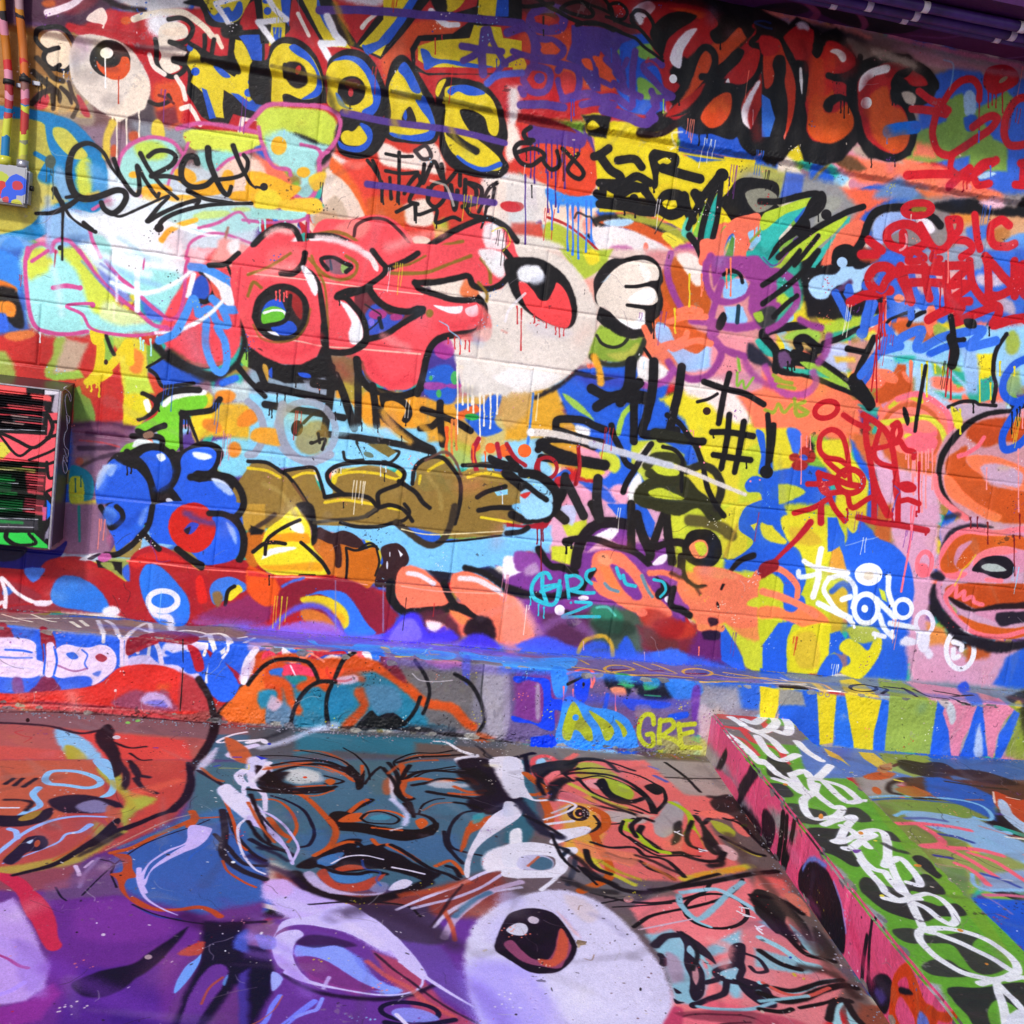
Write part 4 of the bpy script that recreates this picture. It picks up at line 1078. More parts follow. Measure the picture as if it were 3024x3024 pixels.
S 8a6a28 2.6 .8 : 170 2 176 10 177 20
P 6a3038 1.2 : 74 28 86 26 92 36 104 42 120 40 118 46 100 58 86 62 82 48 74 36
F 3a55b8 1.2 : 90 36 100 44 112 44 104 54 86 60 82 46
B a83a7a 1.5 : 92 44 7 4 0 ; 106 46 5 3 0
B 7a6ac8 1 : 87 50 2.4 3 0
S 1a2438 3 .5 : 93 47 95 54
F f4eef0 1 : 63 34 70 37 76 44 80 52 81 60 78 66 72 66 70 58 72 50 68 42
S k 4.4 .6 : 61 31 68 32 74 38 80 46 83 56 82 66 76 70
S k 4.6 .5 : 70 29 80 26 86 24
S k 5 .5 : 86 26 92 34 102 40 114 42 122 40 126 40
S k 4.4 .6 : 126 42 112 50 98 59 84 63
S k 4.6 .5 : 54 72 64 73 74 71 82 64
B 8a6a28 1.4 : 131 43 3 3 0
D k 1.2 : 125 42 47 63 34 37
# eyelid white
F e6d8c8 1 : 124 24 140 20 158 18 166 22 170 28 168 33 150 34 136 31
F e0784a 1.5 : 158 18 166 22 168 32 158 32 154 26
B 6a5a68*.8 1.4 : 130 26 2.4 3 0
S 7a5a28 2.4 .8 : 122 19 138 18 156 16
S k 4.4 .6 : 120 20 134 20 150 17 160 15 164 22 174 25 184 22 190 16
S k 4.4 .6 : 120 20 124 25 136 29 150 33 168 33
F k .5 : 168 29 174 36 175 46 172 52 171 40 166 34
S k 5 .5 : 172 50 166 57 154 59 142 61 134 66 129 76 126 90 122 104
F f5ecee .6 : 134 37 142 38 150 38 156 38 154 43 146 43 138 40
F f2c8cc .5 : 158 40 162 38 167 37 168 44 163 46 159 44
S 8a6a28 2.4 1 : 168 20 174 28 174 34
F e06a68*.8 1.5 : 168 36 176 44 178 56 174 64 160 64 150 60 166 56
D c83c40 1.2 : 150 62 70 154 62 74 158 64 70 161 64 72 145 62 66
F f6e8e8 2 : 168 -4 184 -4 190 6 186 16 178 12
S k 4 .5 : 188 -4 193 4 193 20
# black under shadow and tag
P k 1 : -6 68 6 76 20 82 34 82 46 76 50 68 56 74 58 82 60 96 50 92 40 96 22 96 6 90 -6 84
F 2a57c8 .8 : 9 88 12 84 12 92
F c89a40 .8 : 5 82 9 84 9 94 6 94
F 2a57c8 .7 : 32 88 40 89 41 92 34 91
P 9aa0b0 2*.7 : 36 94 52 92 54 110 40 108
S k 5.4 .5 : 124 100 116 104 106 106 96 103 86 100 78 90 76 78
S 5a4a30*.8 2 1.5 : 80 80 84 92 94 102 104 104
S 1f1c1e 6 .5 : 3 98 16 100 34 104 52 108
S 1f1c1e 5 .5 : 0 80 4 90 8 100
S 1f1c1e 5.4 .5 : 7 112 24 115 44 118 60 121 66 122
S 221e1e 6 .5 : 57 84 56 106 52 130
S 221e1e 6 .5 : 60 90 66 104 74 130
S 221e1e 5.4 .5 : 77 80 77 104 77 126
S 221e1e 5.4 .5 : 88 98 90 114 91 128
F 221e1e .6 : 94 104 106 104 116 112 118 120 114 126 110 124 113 116 106 110 98 110 96 116 94 112
S 221e1e 6.4 .5 : 92 116 104 128 120 140 132 146
S 221e1e 5 .5 : 48 134 70 136 96 140 118 144 134 148
S 221e1e 7 .5 : 44 96 60 98
D k 1.2 : 16 104 112 22 104 110 30 92 99 12 116 122 10 116 120 113 124 128 130 148 152
S k 5 .5 : 126 116 138 120 152 126 162 132
S k 5.4 .5 : 139 111 139 122 141 142
S k 5 .5 : 124 130 132 129 138 124
B k .5 : 31 130 4.5 6 10
F 2fa048 .4 : 158 120 164 119 169 122 164 124 159 123
S 9a9eae 5.5 .6 : -6 110 2 118 6 134 0 148 -6 150
O 9a9eae*.85 5.5 1 : 38 132 22 22 -10
F e8a030 1.2 : 0 130 16 131 20 142 8 142 -4 138
S 9a9eae 6 .7 : 20 112 18 128 24 146 40 156 56 150
F a0803c*.7 2 : 34 130 46 124 54 130 54 142 44 150 34 148 30 140
S 2a2622 2.4 .5 : 36 126 42 120 48 118
B 2a2622 .5 : 42 141 2 1.6 0 
S 2a2622 2.4 .5 : 43 141 52 138 50 146
S 2a2622 2.4 .5 : 47 134 48 141
S 2a2622 2.2 .5 : 66 148 68 154 78 154 82 152 76 140 84 140 96 146 108 148 100 156 90 148
P 7a6a38 .6 : 84 142 98 142 106 148 100 152
P 88ccea .5 : 77 142 84 142 92 148 98 154 82 154
B 6a7a6a .5 : 85 150 4 2 20
# cream drips off the eyeball
D e6dccc 1.6 : 152 84 134 156 96 112 160 97 116 163 98 112 169 104 140 172 106 128 177 104 130 182 104 119 164 106 118
D e08040 2 : 148 124 150 151 124 146
D e8602a 3 : 144 130 150
D e8e0d0 1.4 : 152 80 90
# smile dots
B e8662a .5 : 166 144 3.4 3.6 0 ; 177 145 4 4 0 ; 188 147 5 5 0
S a0203a 3.4 .5 : 182 142 184 152
S a0203a 3.6 .5 : 168 138 164 148 166 160 170 174 178 188 188 200
S a0203a 4 .5 : 186 164 188 174 192 172
D e8662a 1.6 : 164 144 156 173 148 160
# gold bubble
F 8f7338 .8 : -6 160 10 156 18 164 24 162 42 160 44 165 50 178 60 172 64 164 84 158 102 162 112 170 116 170 120 160 130 152 144 152 152 162 156 164 170 162 190 164 200 172 200 200 -6 200
F 88ccea .6 : 46 158 56 158 54 170 58 178 52 182 50 170
F 88ccea .6 : 112 160 120 160 120 170 114 174
S ddc02c 2.2 .6 : -6 160 8 162 18 167
S ddc02c 2.2 .6 : 28 167 36 164 46 164
S ddc02c 2.2 .6 : 60 166 72 163 90 164 104 168 108 168
S ddc02c 2.4 .6 : 130 162 136 158 142 155
S ddc02c 2 .6 : 123 172 124 166
S ddc02c 2.4 .6 : 160 167 172 164 184 166 192 168
S ddc02c 2.2 .6 : 52 186 66 184 80 186 92 188
S ddc02c 2.2 .6 : 100 190 112 192
S k 2.6 .5 : -6 155 8 156 18 162 24 166 32 176 40 190 44 202
S 6a4a30 2 .6 : 28 172 36 184 42 196
S k 2.6 .5 : 22 162 34 160 44 160 48 168 52 182
S k 3 .5 : 52 182 66 180 84 182 92 190
S k 3.2 .5 : 66 180 56 172 54 164 62 158 76 156 92 156 104 158 112 164 108 172 98 176 92 180 92 190 84 196
S k 3 .5 : 92 190 102 188 112 192 118 200
S k 3 .5 : 118 172 120 160 128 153 140 152 148 160 154 170 154 186 150 202
S 6a4a40 2 .8 : 128 154 142 148 150 154 155 166
S k 3.4 .5 : 108 170 120 178 126 186 131 190
S k 3 .5 : 156 158 170 158 188 160 200 162
S 4a3a2a 1.6 .7 : 160 158 176 156 200 160
F k .5 : 176 150 186 154 200 158 200 164 186 160 176 156
F k .5 : 188 152 196 152 200 164
S k 3.6 .5 : 167 182 174 178 188 174
S k 3.6 .5 : 168 192 180 190 196 190
P 88ccea .5 : 180 178 190 176 190 180 182 181
D d8e4ea .8 : 64 160 164 94 158 166 98 159 163 186 180 187
D k .8 : 97 164 170 66 186 190
# ---------- tile G
tile 1512 756
on wall
layer 0
P d8c0b4 2 : -4 -5 110 -5 110 60 70 80 -4 90
P a8b83c 1.2 : 36 -5 76 -5 70 8 58 16 52 20 46 8
F e0cc30 1.2 : 54 -4 64 -4 66 4 58 6
F e8a090 2 : 50 20 62 18 62 34 54 34
P d08a8a 2.5 : 100 -5 200 -5 200 100 100 96
F e8785a 2 : 100 60 120 40 130 60 124 80 110 96 98 76
F b8581f 1.2 : 114 10 124 0 140 4 146 18 150 34 146 46 128 50 112 42 108 24
F e6d6cc 1.2 : 124 0 134 -2 144 6 144 20 138 22 130 10
F cc5a28 1.5 : 100 50 112 30 124 44 140 56 150 62 142 74 128 72 114 60
F 9cc0ea .8 : 110 50 118 54 124 66 132 72 140 74 150 66 156 70 152 84 142 88 130 86 120 74 108 60
F 9cc0ea .8 : 128 70 138 74 146 72 150 78 144 86 132 84
P 8fbcea 1 : 159 24 166 18 176 18 178 24 172 32 160 32
P 8fbcea 1 : 160 38 174 38 178 48 176 54 162 54
F 30a898 1 : 154 12 170 8 172 14 160 20
P 30a898 1 : 172 -4 200 -4 200 14 184 12
P e8d0c8 2 : 94 80 108 78 122 88 112 94 96 94
P e89098 2.5 : 150 60 180 62 180 90 160 100 130 100 120 92 150 84
P c88a98 2 : 120 94 200 84 200 110 160 110
P d8a030 3 : -5 96 34 100 40 120 60 130 60 160 -5 160
F c8a060 3 : -5 100 16 100 12 118 -5 130
P 2a5fcc 1.2 : 34 100 50 86 90 80 96 100 116 106 130 110 144 130 150 150 160 170 160 200 60 200 64 150 44 124
P 3a4ab0 3 : 44 90 80 88 96 98 60 100
P e0cf2c 2 : 112 108 128 100 140 104 160 114 176 120 184 132 184 200 150 200 140 150 130 124
F f2dcd4 2.5 : 130 92 160 94 176 112 180 126 164 124 146 110 132 104
P ff7a5a 2 : 170 106 200 96 200 130 184 132 178 118
P d8ca36 1.2 : 150 130 200 130 200 200 150 200
P bfc838 2 : 170 150 188 140 190 180 172 196
F a0c44a .8 : 38 104 44 106 56 116 62 124 58 122 46 114
S a0c44a 4 .8 : 92 112 84 120 80 134
P 8fc8e4 2 : -5 140 20 138 30 160 34 200 -5 200
P e89cb0 1.5 : 50 142 70 150 76 162 70 168 52 166
F c4ca3c 1.2 : 66 148 78 150 82 158 78 164 72 160
F d8cc30 1.2 : 50 158 64 158 70 164 60 168 52 166
P e09ab4 2 : 44 170 70 174 84 190 90 200 40 200
P 3a62c8 1 : 50 170 66 172 80 184 76 188 60 178
F e8a0b8 1.5 : 74 176 84 172 96 180 90 190 80 186
P c4ca3c 1.2 : 90 140 112 138 130 150 128 168 100 170 90 156
F e8dcc8 1.2 : 94 152 104 140 104 150 96 160
F e8e4e0 1.2 : 88 174 96 164 98 176 90 190
F e8e4e0 1.2 : 48 128 58 130 58 136 50 136
F d8a050 1.2 : 40 128 46 128 46 134 40 132
F e0a040 1.5 : 36 144 48 144 48 152 38 150
F d2606a 1.2*.9 : 124 176 132 172 140 180 144 188 134 186
F d8ca36 1.5 : 128 160 146 160 150 180 136 176
layer 1
P ff7a58 1.5 : 98 84 118 84 122 90 110 94
F f0e6e2 1.2 : 94 80 100 76 120 88 110 94 98 96
layer 0
# sad face: eyeball with tall pupil
B d9cdc2 2.2 : 8 48 56 55 -8
F e0d4ca*.8 6 : -20 20 20 44 50 56 44 84 20 98 -16 98
F efeae8*.8 5 : -20 78 10 84 36 90 18 99 -4 100 -20 92
B c4bcc4*.5 5 : 28 56 18 6 10
B c9beb8*.5 6 : -24 60 10 26 0
P d6cec6 1.4 : -36 74 -10 96 0 100 -4 106 -14 104 -26 106 -38 102
layer 1
F k .9 : -6 4 6 1 20 2 32 8 42 18 48 32 49 44 46 52 40 55 28 51 14 44 4 34 -2 22
F ec4a4c .6 : 5 20 10 20 16 26 20 32 24 34 28 32 32 24 34 20 40 26 44 36 45 46 42 54 36 54 26 50 14 42 8 32
F ececf0 1.8 : 5 10 12 7 20 8 24 13 22 19 12 20 5 18
F b8bcc8 2*.6 : 14 18 24 14 24 20 16 22
D c23c40 1.3 : 4 38 51 7 40 71 33 54 59 36 54 61 39 54 60 26 50 54 17 44 50
F d6ccc0 2*.6 : -30 60 -10 56 0 80 -20 90
S c05a50 .8 1*.5 : -8 56 -4 58
# glove
F k .7 : 62 28 62 18 68 8 76 2 84 2 96 -1 106 1 112 8 114 18 112 24 114 34 112 44 106 50 106 58 96 62 84 62 74 58 66 50 64 46 68 36 74 42 64 36
F e4d5c6 .6 : 64 28 70 18 80 8 90 4 100 3 108 6 111 12 110 18 104 19 98 21 86 23 102 23 108 26 110 33 106 37 88 36 92 39 100 41 100 48 99 54 90 54 80 48 74 42 70 38 66 38 64 34
F f4efec 1.2 : 90 30 104 24 108 30 104 36 90 35
F f4f0ee 1 : 80 48 92 50 99 42 100 52 92 55
F f2e6dc 1.5 : 96 6 104 10 104 18 100 18
F 9ab8d0 1*.8 : 67 20 70 18 74 14 70 19
S k 2.4 .4 : 86 23 94 23 104 21
S k 2.4 .4 : 87 37 94 38 104 39 110 36
F 86a03a 1.5 : 64 56 68 52 76 58 88 63 98 62 100 66 94 74 86 80 74 80 62 78 58 74
F d0c05a 2*.6 : 72 74 86 72 94 66 96 72 84 80
F 9cb840 1 : 64 58 70 54 80 60 86 63 80 68 70 66
S 2b2b24 2.4 .5 : 64 60 68 66 76 69 83 67 87 63
S 33352c 4 1.2 : 60 76 68 81 80 82 92 78 98 70 100 64
S 28242a 3 1.5 : 48 88 38 96 28 102 18 107
P 28243a 1.2 : 48 86 62 90 80 92 70 94 48 90
S ecdccf 1 .5 : -5 83 20 86 44 89
S e0a030 5 1.2 : 62 76 66 86 67 96
S 3a7ad8 1.6 .8 : 16 104 14 124 11 150
S e8d8b0 1.2 .6*.8 : 20 104 18 124
# purple loops
S 944288 5 1 : 120 -2 117 12 122 28 128 40 
S 944288 5 1 : 150 0 146 10 148 24 156 34 172 32 182 22 184 10 176 4
S 944288 5 1 : 158 20 154 34 150 50 154 58
S 944288 6 1 : 136 48 150 50 166 54 184 52 193 44 200 38
S 944288 5 1 : 150 56 154 66 164 72 176 76
S 944288 5 1.2 : 118 80 124 88 136 93 148 90 156 80 158 70 150 60
S a4509a 5 1.4 : 94 96 104 98 116 94 122 86
P 944288 1.5 : 150 0 186 0 200 14 200 46 186 56 178 40 180 20 172 12 160 14 152 24
F 8fbcea 1 : 160 30 162 22 168 17 175 18 178 22 176 28 168 32 162 32
F k .8 : 154 54 156 46 160 42 162 48 158 56
S k 2.6 .6 : 160 14 165 11 172 14 174 20
S 1f3a48 3 .6 : 171 38 170 50
F 3a3a3a 1.5 : 184 44 194 38 200 42 196 56 186 52
F 9aba3a 1 : 182 44 188 42 190 48 186 50
S 944288*.7 5 2 : 176 80 184 92 196 98
F 30a898 1 : 184 64 192 62 200 70 200 76 190 74
F 2b2a38 2 : 178 66 186 70 196 80 200 84 180 80
S ff7a58 4.5 .5 : 100 54 104 64 104 72 118 68 130 62 132 58
S ff7a58 4.5 .5 : 118 50 130 46 146 46 
S ff7a58 4.5 .5 : 104 72 120 66 122 70 138 64 150 66
S ff7a58 5 .5 : 126 42 134 40 142 42
D ff7a58 1.4 : 143 14 30 144 20 26 165 2 30 162 10 24
D d8c030 1.6 : 134 14 38 123 40 58
D ff7a58 1.2 : 108 50 64
D k 1.4 : 107 48 62 
S k 2.4 .5 : 100 70 104 76 106 80
F 8fbc50 1 : 170 76 172 86 170 84
S 7fae3c 1.8 .6 : 171 78 172 86
S 7fae3c 2 .7 : 170 88 170 98 174 94 176 100 182 92
layer 2
# CALL ME / ALL tag in black
S 1e1b1e 8.5-8 .6 : 90 80 88 98 82 110
S 1e1b1e 7 .6 : 60 100 72 106 88 104 100 106
S 1e1b1e 7.5 .6 : 64 114 74 108 86 104 96 96
S 1e1b1e 6 .5 : 92 112 92 126 92 140
S 1e1b1e 7 .5 : 107 80 106 100 102 120 99 134 116 134 124 132
S 1e1b1e 6.5 .5 : 128 84 126 100 122 118 118 136
S 1e1b1e 8 .6 : 84 106 102 108
S k 4.5 .5 : 145 95 160 100 176 104 190 112
S k 4.5 .5 : 164 89 160 104 156 126
S k 2.4 .5 : 140 110 148 108 155 104
B 3a2420 .5 : 147 117 3 3 0
S k 4.5 .5 : 151 133 164 133 182 136
S k 4.5 .5 : 152 150 164 152 180 154
S k 4.5 .5 : 164 120 162 140 158 160
S k 4.6 .5 : 175 125 172 144 168 163
D k 1.6 : 158 158 162 177 154 160 152 134 137
S 1e1b1e 5.5 .5 : 33 130 34 124 42 123 54 124 62 128 70 131
S 1e1b1e 4 .5 : 33 130 44 134 58 138 68 140
S 1e1b1e 5.5 .5 : 20 146 24 140 34 138 50 140 62 144
S 1e1b1e 8 .7 : 22 142 32 148 50 154 70 158
S 1e1b1e 5.5 .5 : 22 152 34 154 50 156 70 158
S 1e1b1e 4.6 .5 : 75 128 77 136 82 146 86 156 92 160
S 1e1b1e 4.6 .5 : 105 142 98 152 92 162 86 172 84 178
S 1e1b1e 6 .5 : 112 138 124 138 138 140 144 140
S 2a2a20 8 .7 : 108 134 130 138
S k 4 .5 : 117 120 126 126 132 134 138 142 142 152 145 162
S 35351f 7 .8 : 102 158 108 152 120 152 128 156 126 164 112 168 104 164
S 35351f 7 .8 : 122 170 108 170 98 176 96 184 108 188 126 190
F 35351f 1 : 96 176 110 168 130 166 140 176 150 184 160 196 150 200 140 190 126 196 108 192 98 188
F bfc838 .8 : 107 160 116 158 126 162 124 166 112 165
F bfc838 .8 : 103 178 112 175 122 179 130 183 122 184 108 182
S 2f2c24 6 .8 : 132 162 144 158 154 164 158 176 154 190
S k 2.6 .5 : 128 158 128 176
S k 3 .5 : 114 144 122 146 128 152 129 158
S k 4 .5 : 145 164 148 176 154 188 160 196
S d8cec8 5.5-4.5-4-3 .7*.95 : 14 133 30 134 48 138 70 144 90 150 112 156 132 162 156 172 176 180
B f0e6e0 .5 : 14.5 133 2.5 3 0
S b4b8c8*.8 5 .8 : 60 142 92 151 120 158
# small angry face
S a0202c 3 .5 : 50 144 51 160 48 172
O a0202c 3 .6 : 26 160 8 8 0
S a0202c 3 .6 : 20 154 20 162 24 170
S a0202c 3 .5 : -4 142 2 152 10 158
B e8662a .5 : 9.5 147 5 5 0
S k 8 .6 : -4 164 8 174 16 182
S k 7 .6 : 8 164 20 166 32 176 34 188 26 198
S k 6 .6 : 40 166 38 180 30 192
S 2a2628 6.5 .5 : 40 168 46 180 54 196
S 2a2628 7 .5 : 65 168 64 182 66 198
F 9cd0ec 1 : 6 180 14 176 22 184 30 186 28 196 10 198
F c8302c .7 : 6 180 14 178 10 183
S k 4 .5 : 10 172 20 180 26 184
D k 2 : 128 166 178
# blue rounded lettering on right
F 2a5fcc .7 : 184 132 190 134 192 150 194 162 186 164 188 150
F 2a5fcc .7 : 176 172 182 166 192 168 200 168 200 200 188 200 188 180 178 178
B k .5 : 192 163 5 5 0
S k 4 .5 : 193 120 194 136 193 160
D ff8a8a .7 : 137 132 136
B ff8aa0 .4 : 135 132 .8 .8 0 ; 142 144 .8 .8 0 ; 132 132 .6 .6 0 ; 180 170 .8 .8 0; 187 169 .7 .7 0; 145 156 .7 .7 0
# ---------- tile H
tile 2268 756
layer 0
P 3aa08a 2 : -4 -5 40 -5 24 40 -4 60
P b0c83c 1.2 : -4 30 12 28 18 34 10 42 -4 46
P b0c83c 1 : -4 -5 20 -5 10 10 -4 12
P 1f1a1e 2 : 26 -5 110 -5 130 20 120 44 60 50 30 46 24 20
P 3a6acc 2.5 : 76 -5 200 -5 200 50 120 50 90 40
F d8a8a4 2 : 104 4 140 4 150 24 130 30 108 24
F 9098a8 2 : 118 -4 160 -4 160 10 128 10
F c8b8c8 2 : 158 14 178 14 176 22 160 22
F b8a8b8 2 : 170 30 184 34 186 44 176 40
F b04428 2 : 66 -4 84 -4 82 4 70 3
B ff8868 1.2 : 43 2 3.5 5 0 ; 99 32 4 3 0
F a8cdf0 .8 : 53 -4 62 -4 64 8 70 10 80 6 92 8 80 12 72 18 70 26 62 28 56 22 50 24 44 32 36 32 31 26 32 18 40 14 50 14 55 8
S 5a3a60 4 1.5 : 62 20 56 24 50 28
P b0c83c 1.5 : 40 52 60 46 86 44 80 50 60 56 44 60
P 3aa88a 1.5 : 44 60 60 56 78 50 76 56 60 64 44 68
P c09c60 3 : 8 60 24 54 40 58 40 70 20 72
F 9cc04a 1.2 : 12 62 20 56 34 54 40 60 36 66 24 64
P c89080 3 : 40 64 60 66 78 60 84 80 70 90 44 80
P b8c0e0 2 : 40 68 60 66 60 90 44 84
P e0cc38 1.2 : 66 60 80 56 84 62 74 64
P e0b848 1.5 : 50 76 66 76 66 80 52 80
P 8fc4e4 2.5 : 78 60 200 50 200 100 150 96 84 90
P c05a28 2 : 92 50 120 46 130 54 124 66 100 62
F ff7a58 1 : 118 40 126 38 127 52 122 60 118 50
F 96a848 1.2 : 126 52 134 54 134 62 126 60
F ff8a70 1 : 136 30 142 28 142 40 138 44
P a8c0dc 2 : 110 40 120 38 118 50 108 50
P 3ab0a0 2 : 94 74 112 74 110 80 96 80
F 9fb04a 1.5 : 180 60 186 56 190 66 186 74 180 72
P 7fa848 2 : 124 80 146 84 146 90 126 90
F ff7a60 1 : 122 92 136 92 142 98 140 102 124 100
P 2fa08c 1.2 : 136 86 148 88 150 98 140 96
P 2fa08c 1.2 : 150 90 170 86 170 108 156 112 150 104
P 2fa08c 1.2 : 122 102 146 104 146 108 122 108
P e0cc28 1.2 : 152 74 170 74 172 90 162 92 156 88
F e0cc28 1 : 160 84 166 90 166 92 158 92
P 8fb0d8 2 : 144 60 156 66 160 90 158 104 150 104 148 80
P 8fa860 2 : 176 88 190 86 192 104 180 106
P ff7a58 2.5 : -4 88 30 90 60 100 70 120 70 140 40 136 0 132 -4 120
P e88a6a 2 : -4 70 20 76 34 86 30 92 -4 90
P c05424 1.2 : 80 104 90 94 98 82 104 82 104 92 110 96 108 108 96 108 84 112
F ff7a58 .8 : 82 86 92 86 98 92 96 96 88 94
F ff7a58 .8 : 101 88 104 88 108 96 104 94
S ff7a5a 3 .5 : 108 80 108 94
P 3a9a90 1.2 : 68 112 84 114 82 122 74 118
P a8c8e0 2.5 : 110 84 122 84 124 100 140 112 170 112 200 110 200 124 120 118 110 110
P b8a0b0 2 : 134 112 180 110 180 124 140 126
B ff7a68 1 : 110 130 28 27 0
B b85a30*.8 2 : 108 134 24 24 0
B ff8070 1 : 108 132 20 18 0
S c8c034 3 .8 : 92 114 104 106 116 110
S d0cc40 4 .8 : 86 126 104 124 120 122 130 130 134 142 132 150
S ff7080 4 .8 : 98 108 112 104 126 110 136 120 138 132
S d0cc40 3 .8 : 104 136 112 134 120 140 124 136
P 2a5fcc 1.2 : -4 150 12 160 30 158 44 160 48 180 48 200 -4 200
P d8ca30 1.2 : 4 130 20 130 24 150 16 160 4 162
P d8ca30 1.2 : 36 140 60 138 64 152 76 170 80 200 50 200 52 170 36 150
F bfc638 1 : 2 176 14 172 28 178 14 186 2 190
P 2a5fcc 1.2 : 62 138 74 140 78 156 84 180 84 200 74 200 76 170 66 154
P c86a3a 2 : 60 134 84 134 88 160 76 160
P d0a0b8 2.5 : 82 140 100 160 130 166 130 200 88 200 80 160
P c46030 2 : 84 140 96 150 130 156 128 166 100 160 88 152
F 3a6cd8 1 : 14 132 20 130 25 134 24 146 20 150
B a02c28 1.4 : 30 150 7 5 45 ; 24 158 6 4 0 ; 20 152 4 3 0
B 3a5cc0 .8 : 27 152 3 2 20
layer 1
# right: round orange head
F c8909a 1.5 : 126 160 132 140 150 124 176 118 200 116 200 200 170 200 136 190 128 176
F c25422 1.6 : 134 156 142 148 150 144 150 156 160 164 170 174 200 180 200 200 172 200 150 186 138 176
F b8481c 1.8 : 150 136 156 126 176 122 200 124 200 140 180 140 164 144
F ff7a50 1.2 : 133 166 140 168 148 178 160 188 176 196 170 200 150 190 136 180
F ff7a50 1.2 : 150 152 164 150 180 154 200 164 200 176 184 176 170 170 160 164 154 160
F c0a0b8 1.8 : 160 160 168 156 180 158 192 164 190 174 180 174 168 170
S k 3-4.4-5-3-2 .8 : 184 117 166 119 152 126 140 138 132 150 129 164 132 178 140 190 152 198
S ff6a7a 3 .6 : 163 137 158 144 150 149 144 151
S ff7a80 4 1 : 126 166 128 178 136 188 150 198
S k 3.6 .5 : 200 108 184 112
S k 3.2 .5 : 180 59 172 72 170 88 172 98 170 110
S k 2.4 .5 : 136 114 146 110 156 110 160 112 172 113
D k 1.6 : 155 110 118
F k .6 : 184 112 188 108 200 106 200 112 190 116 184 118
S 1f55c8 5.5 .6 : 200 76 186 82 178 94 178 104 186 110 200 106
S 1f55c8 5.5 .6 : 190 112 184 122 177 136 179 146 190 142 200 130
D k 1.4 : 184 118 134 188 116 128 190 114 124
D ff9090 1.2 : 189 146 193 165 160 176 192 118 130
# black big strokes mid left
S 1e1a20 6 .6 : -4 58 12 54 28 52
S k 6 .6 : -4 60 6 72 6 86
S k 6 .6 : 24 70 22 64 28 62 36 68 40 70
B k .6 : 37 70 4 4 0 ; 12 80 8 10 0
F 6a4a70 1.4 : 8 74 14 72 18 80 10 84
S k 7 .6 : 20 74 36 80 52 90 64 100 78 112
S k 5 .6 : 20 80 32 82 30 84
S k 4 .6 : 14 88 30 90 50 98 66 104
F 9ac044 .8 : 24 80 38 82 54 92 66 102 50 96 34 88
P 3ab098 1 : 12 84 36 86 46 92 20 88
F k .6 : 60 94 66 88 74 98 80 108 80 114 76 117 70 110 64 104
S k 5 .5 : 80 62 76 70 70 82 66 92
S k 4.5 .5 : 60 70 74 73
S k 4 .5 : 42 66 54 62 66 56 76 52
S k 2.4 .5 : 84 62 90 50 100 44 110 42
S k 3 .5 : 106 52 110 46 118 42
D k 1.4 : 15 80 86 18 80 88 20 82 86
S 944288 5 1 : -4 14 8 12 20 20 22 34 16 44 8 52 0 56
S 944288 5 1.2 : 24 48 32 52 40 54
S 944288 5 1.4*.8 : 46 60 44 72 38 80
S a4489a*.8 5 1.4 : -2 84 4 96 14 104 28 104 36 96 34 88
S k 4 .6 : -4 36 10 26 20 18 30 8 38 -4
S k 4 .6 : -4 22 8 14 18 4 24 -4
S k 3.4 .6 : 4 46 14 36 22 30
S 3a68cc 6 .5 : 51 28 56 38 60 46
S 3a68cc 6 .5 : 61 24 62 30 60 28
S 3a68cc 7 .5 : 74 22 78 30 74 46 72 58 70 58
S 3a68cc 6 .5 : 80 36 76 50 90 44 104 38
S 3a68cc 6 .5 : 92 18 78 20
S 3a68cc 5 .5 : 108 12 112 30 118 38 122 20 124 14
S 3a68cc 5 .5 : 124 14 128 36 132 48 136 28
S 3a68cc 5 .5 : 108 32 108 46
S 3a6cd0 6.5 .5 : 70 90 78 80 84 72 90 62 88 54 96 64 104 60 116 56 112 68 116 70 130 62 146 58 162 56 152 68 164 66 172 64
S 3a6cd0 6 .5 : 86 72 100 68 
S 2a60d0 5 .5 : 122 74 136 68 148 66
S a8c4e4 2 1.5*.8 : 88 76 110 74 130 82 150 100 140 104 124 100
# red lettering OFFENDER
layer 2
S bb1f28 7 .45 : 62 35 72 30 84 28 90 18 94 12 88 8 80 10 76 18 82 26 92 26
S bb1f28 6.5 .45 : 100 8 108 34 104 24 98 12
S bb1f28 6 .45 : 92 12 110 10 130 12
S bb1f28 6 .45 : 118 8 120 24 122 32
S bb1f28 6 .45 : 108 20 126 20 140 22
S bb1f28 6 .45 : 134 10 135 22 136 34
S bb1f28 6 .45 : 126 8 150 8 140 20 152 22 138 34 152 34
S bb1f28 6 .45 : 152 4 154 20 160 30 166 34 166 10 164 0
S bb1f28 6 .45 : 166 2 176 14 184 24 174 30 166 30 170 36
S bb1f28 6 .45 : 186 4 186 30 190 18 200 10
S bb1f28 5 .45 : 186 18 200 20
F bb1f28 .6 : 186 8 200 4 200 32 190 30
S bb1f28 6.5 .45 : 121 48 132 42 146 38 140 50 156 44 172 38 174 44 170 52 184 48 200 46
S bb1f28 5 .45 : 108 -2 106 4 118 2 112 -3
S bb1f28 5 .45 : 126 -4 124 2 130 2
D a81c28 1.6 : 84 36 70 82 60 110 86 36 60 134 4 42 138 52 108 130 20 40 104 30 36 146 12 30
D c8342c 2 : 88 30 60 
D e87a70 1.2 : 136 -4 20 89 32 48
S b0202a 1.2 .3 : 89 34 84 52 81 76 78 102
S b0202a 1.3 .3 : 142 38 139 60 136 84 134 106
D k 1.4 : 167 54 60
S k 4.6 .5 : 138 46 140 62 139 82
S k 7 .5 : 138 62 141 72 139 82
S k 3.4 .5 : 138 64 148 63
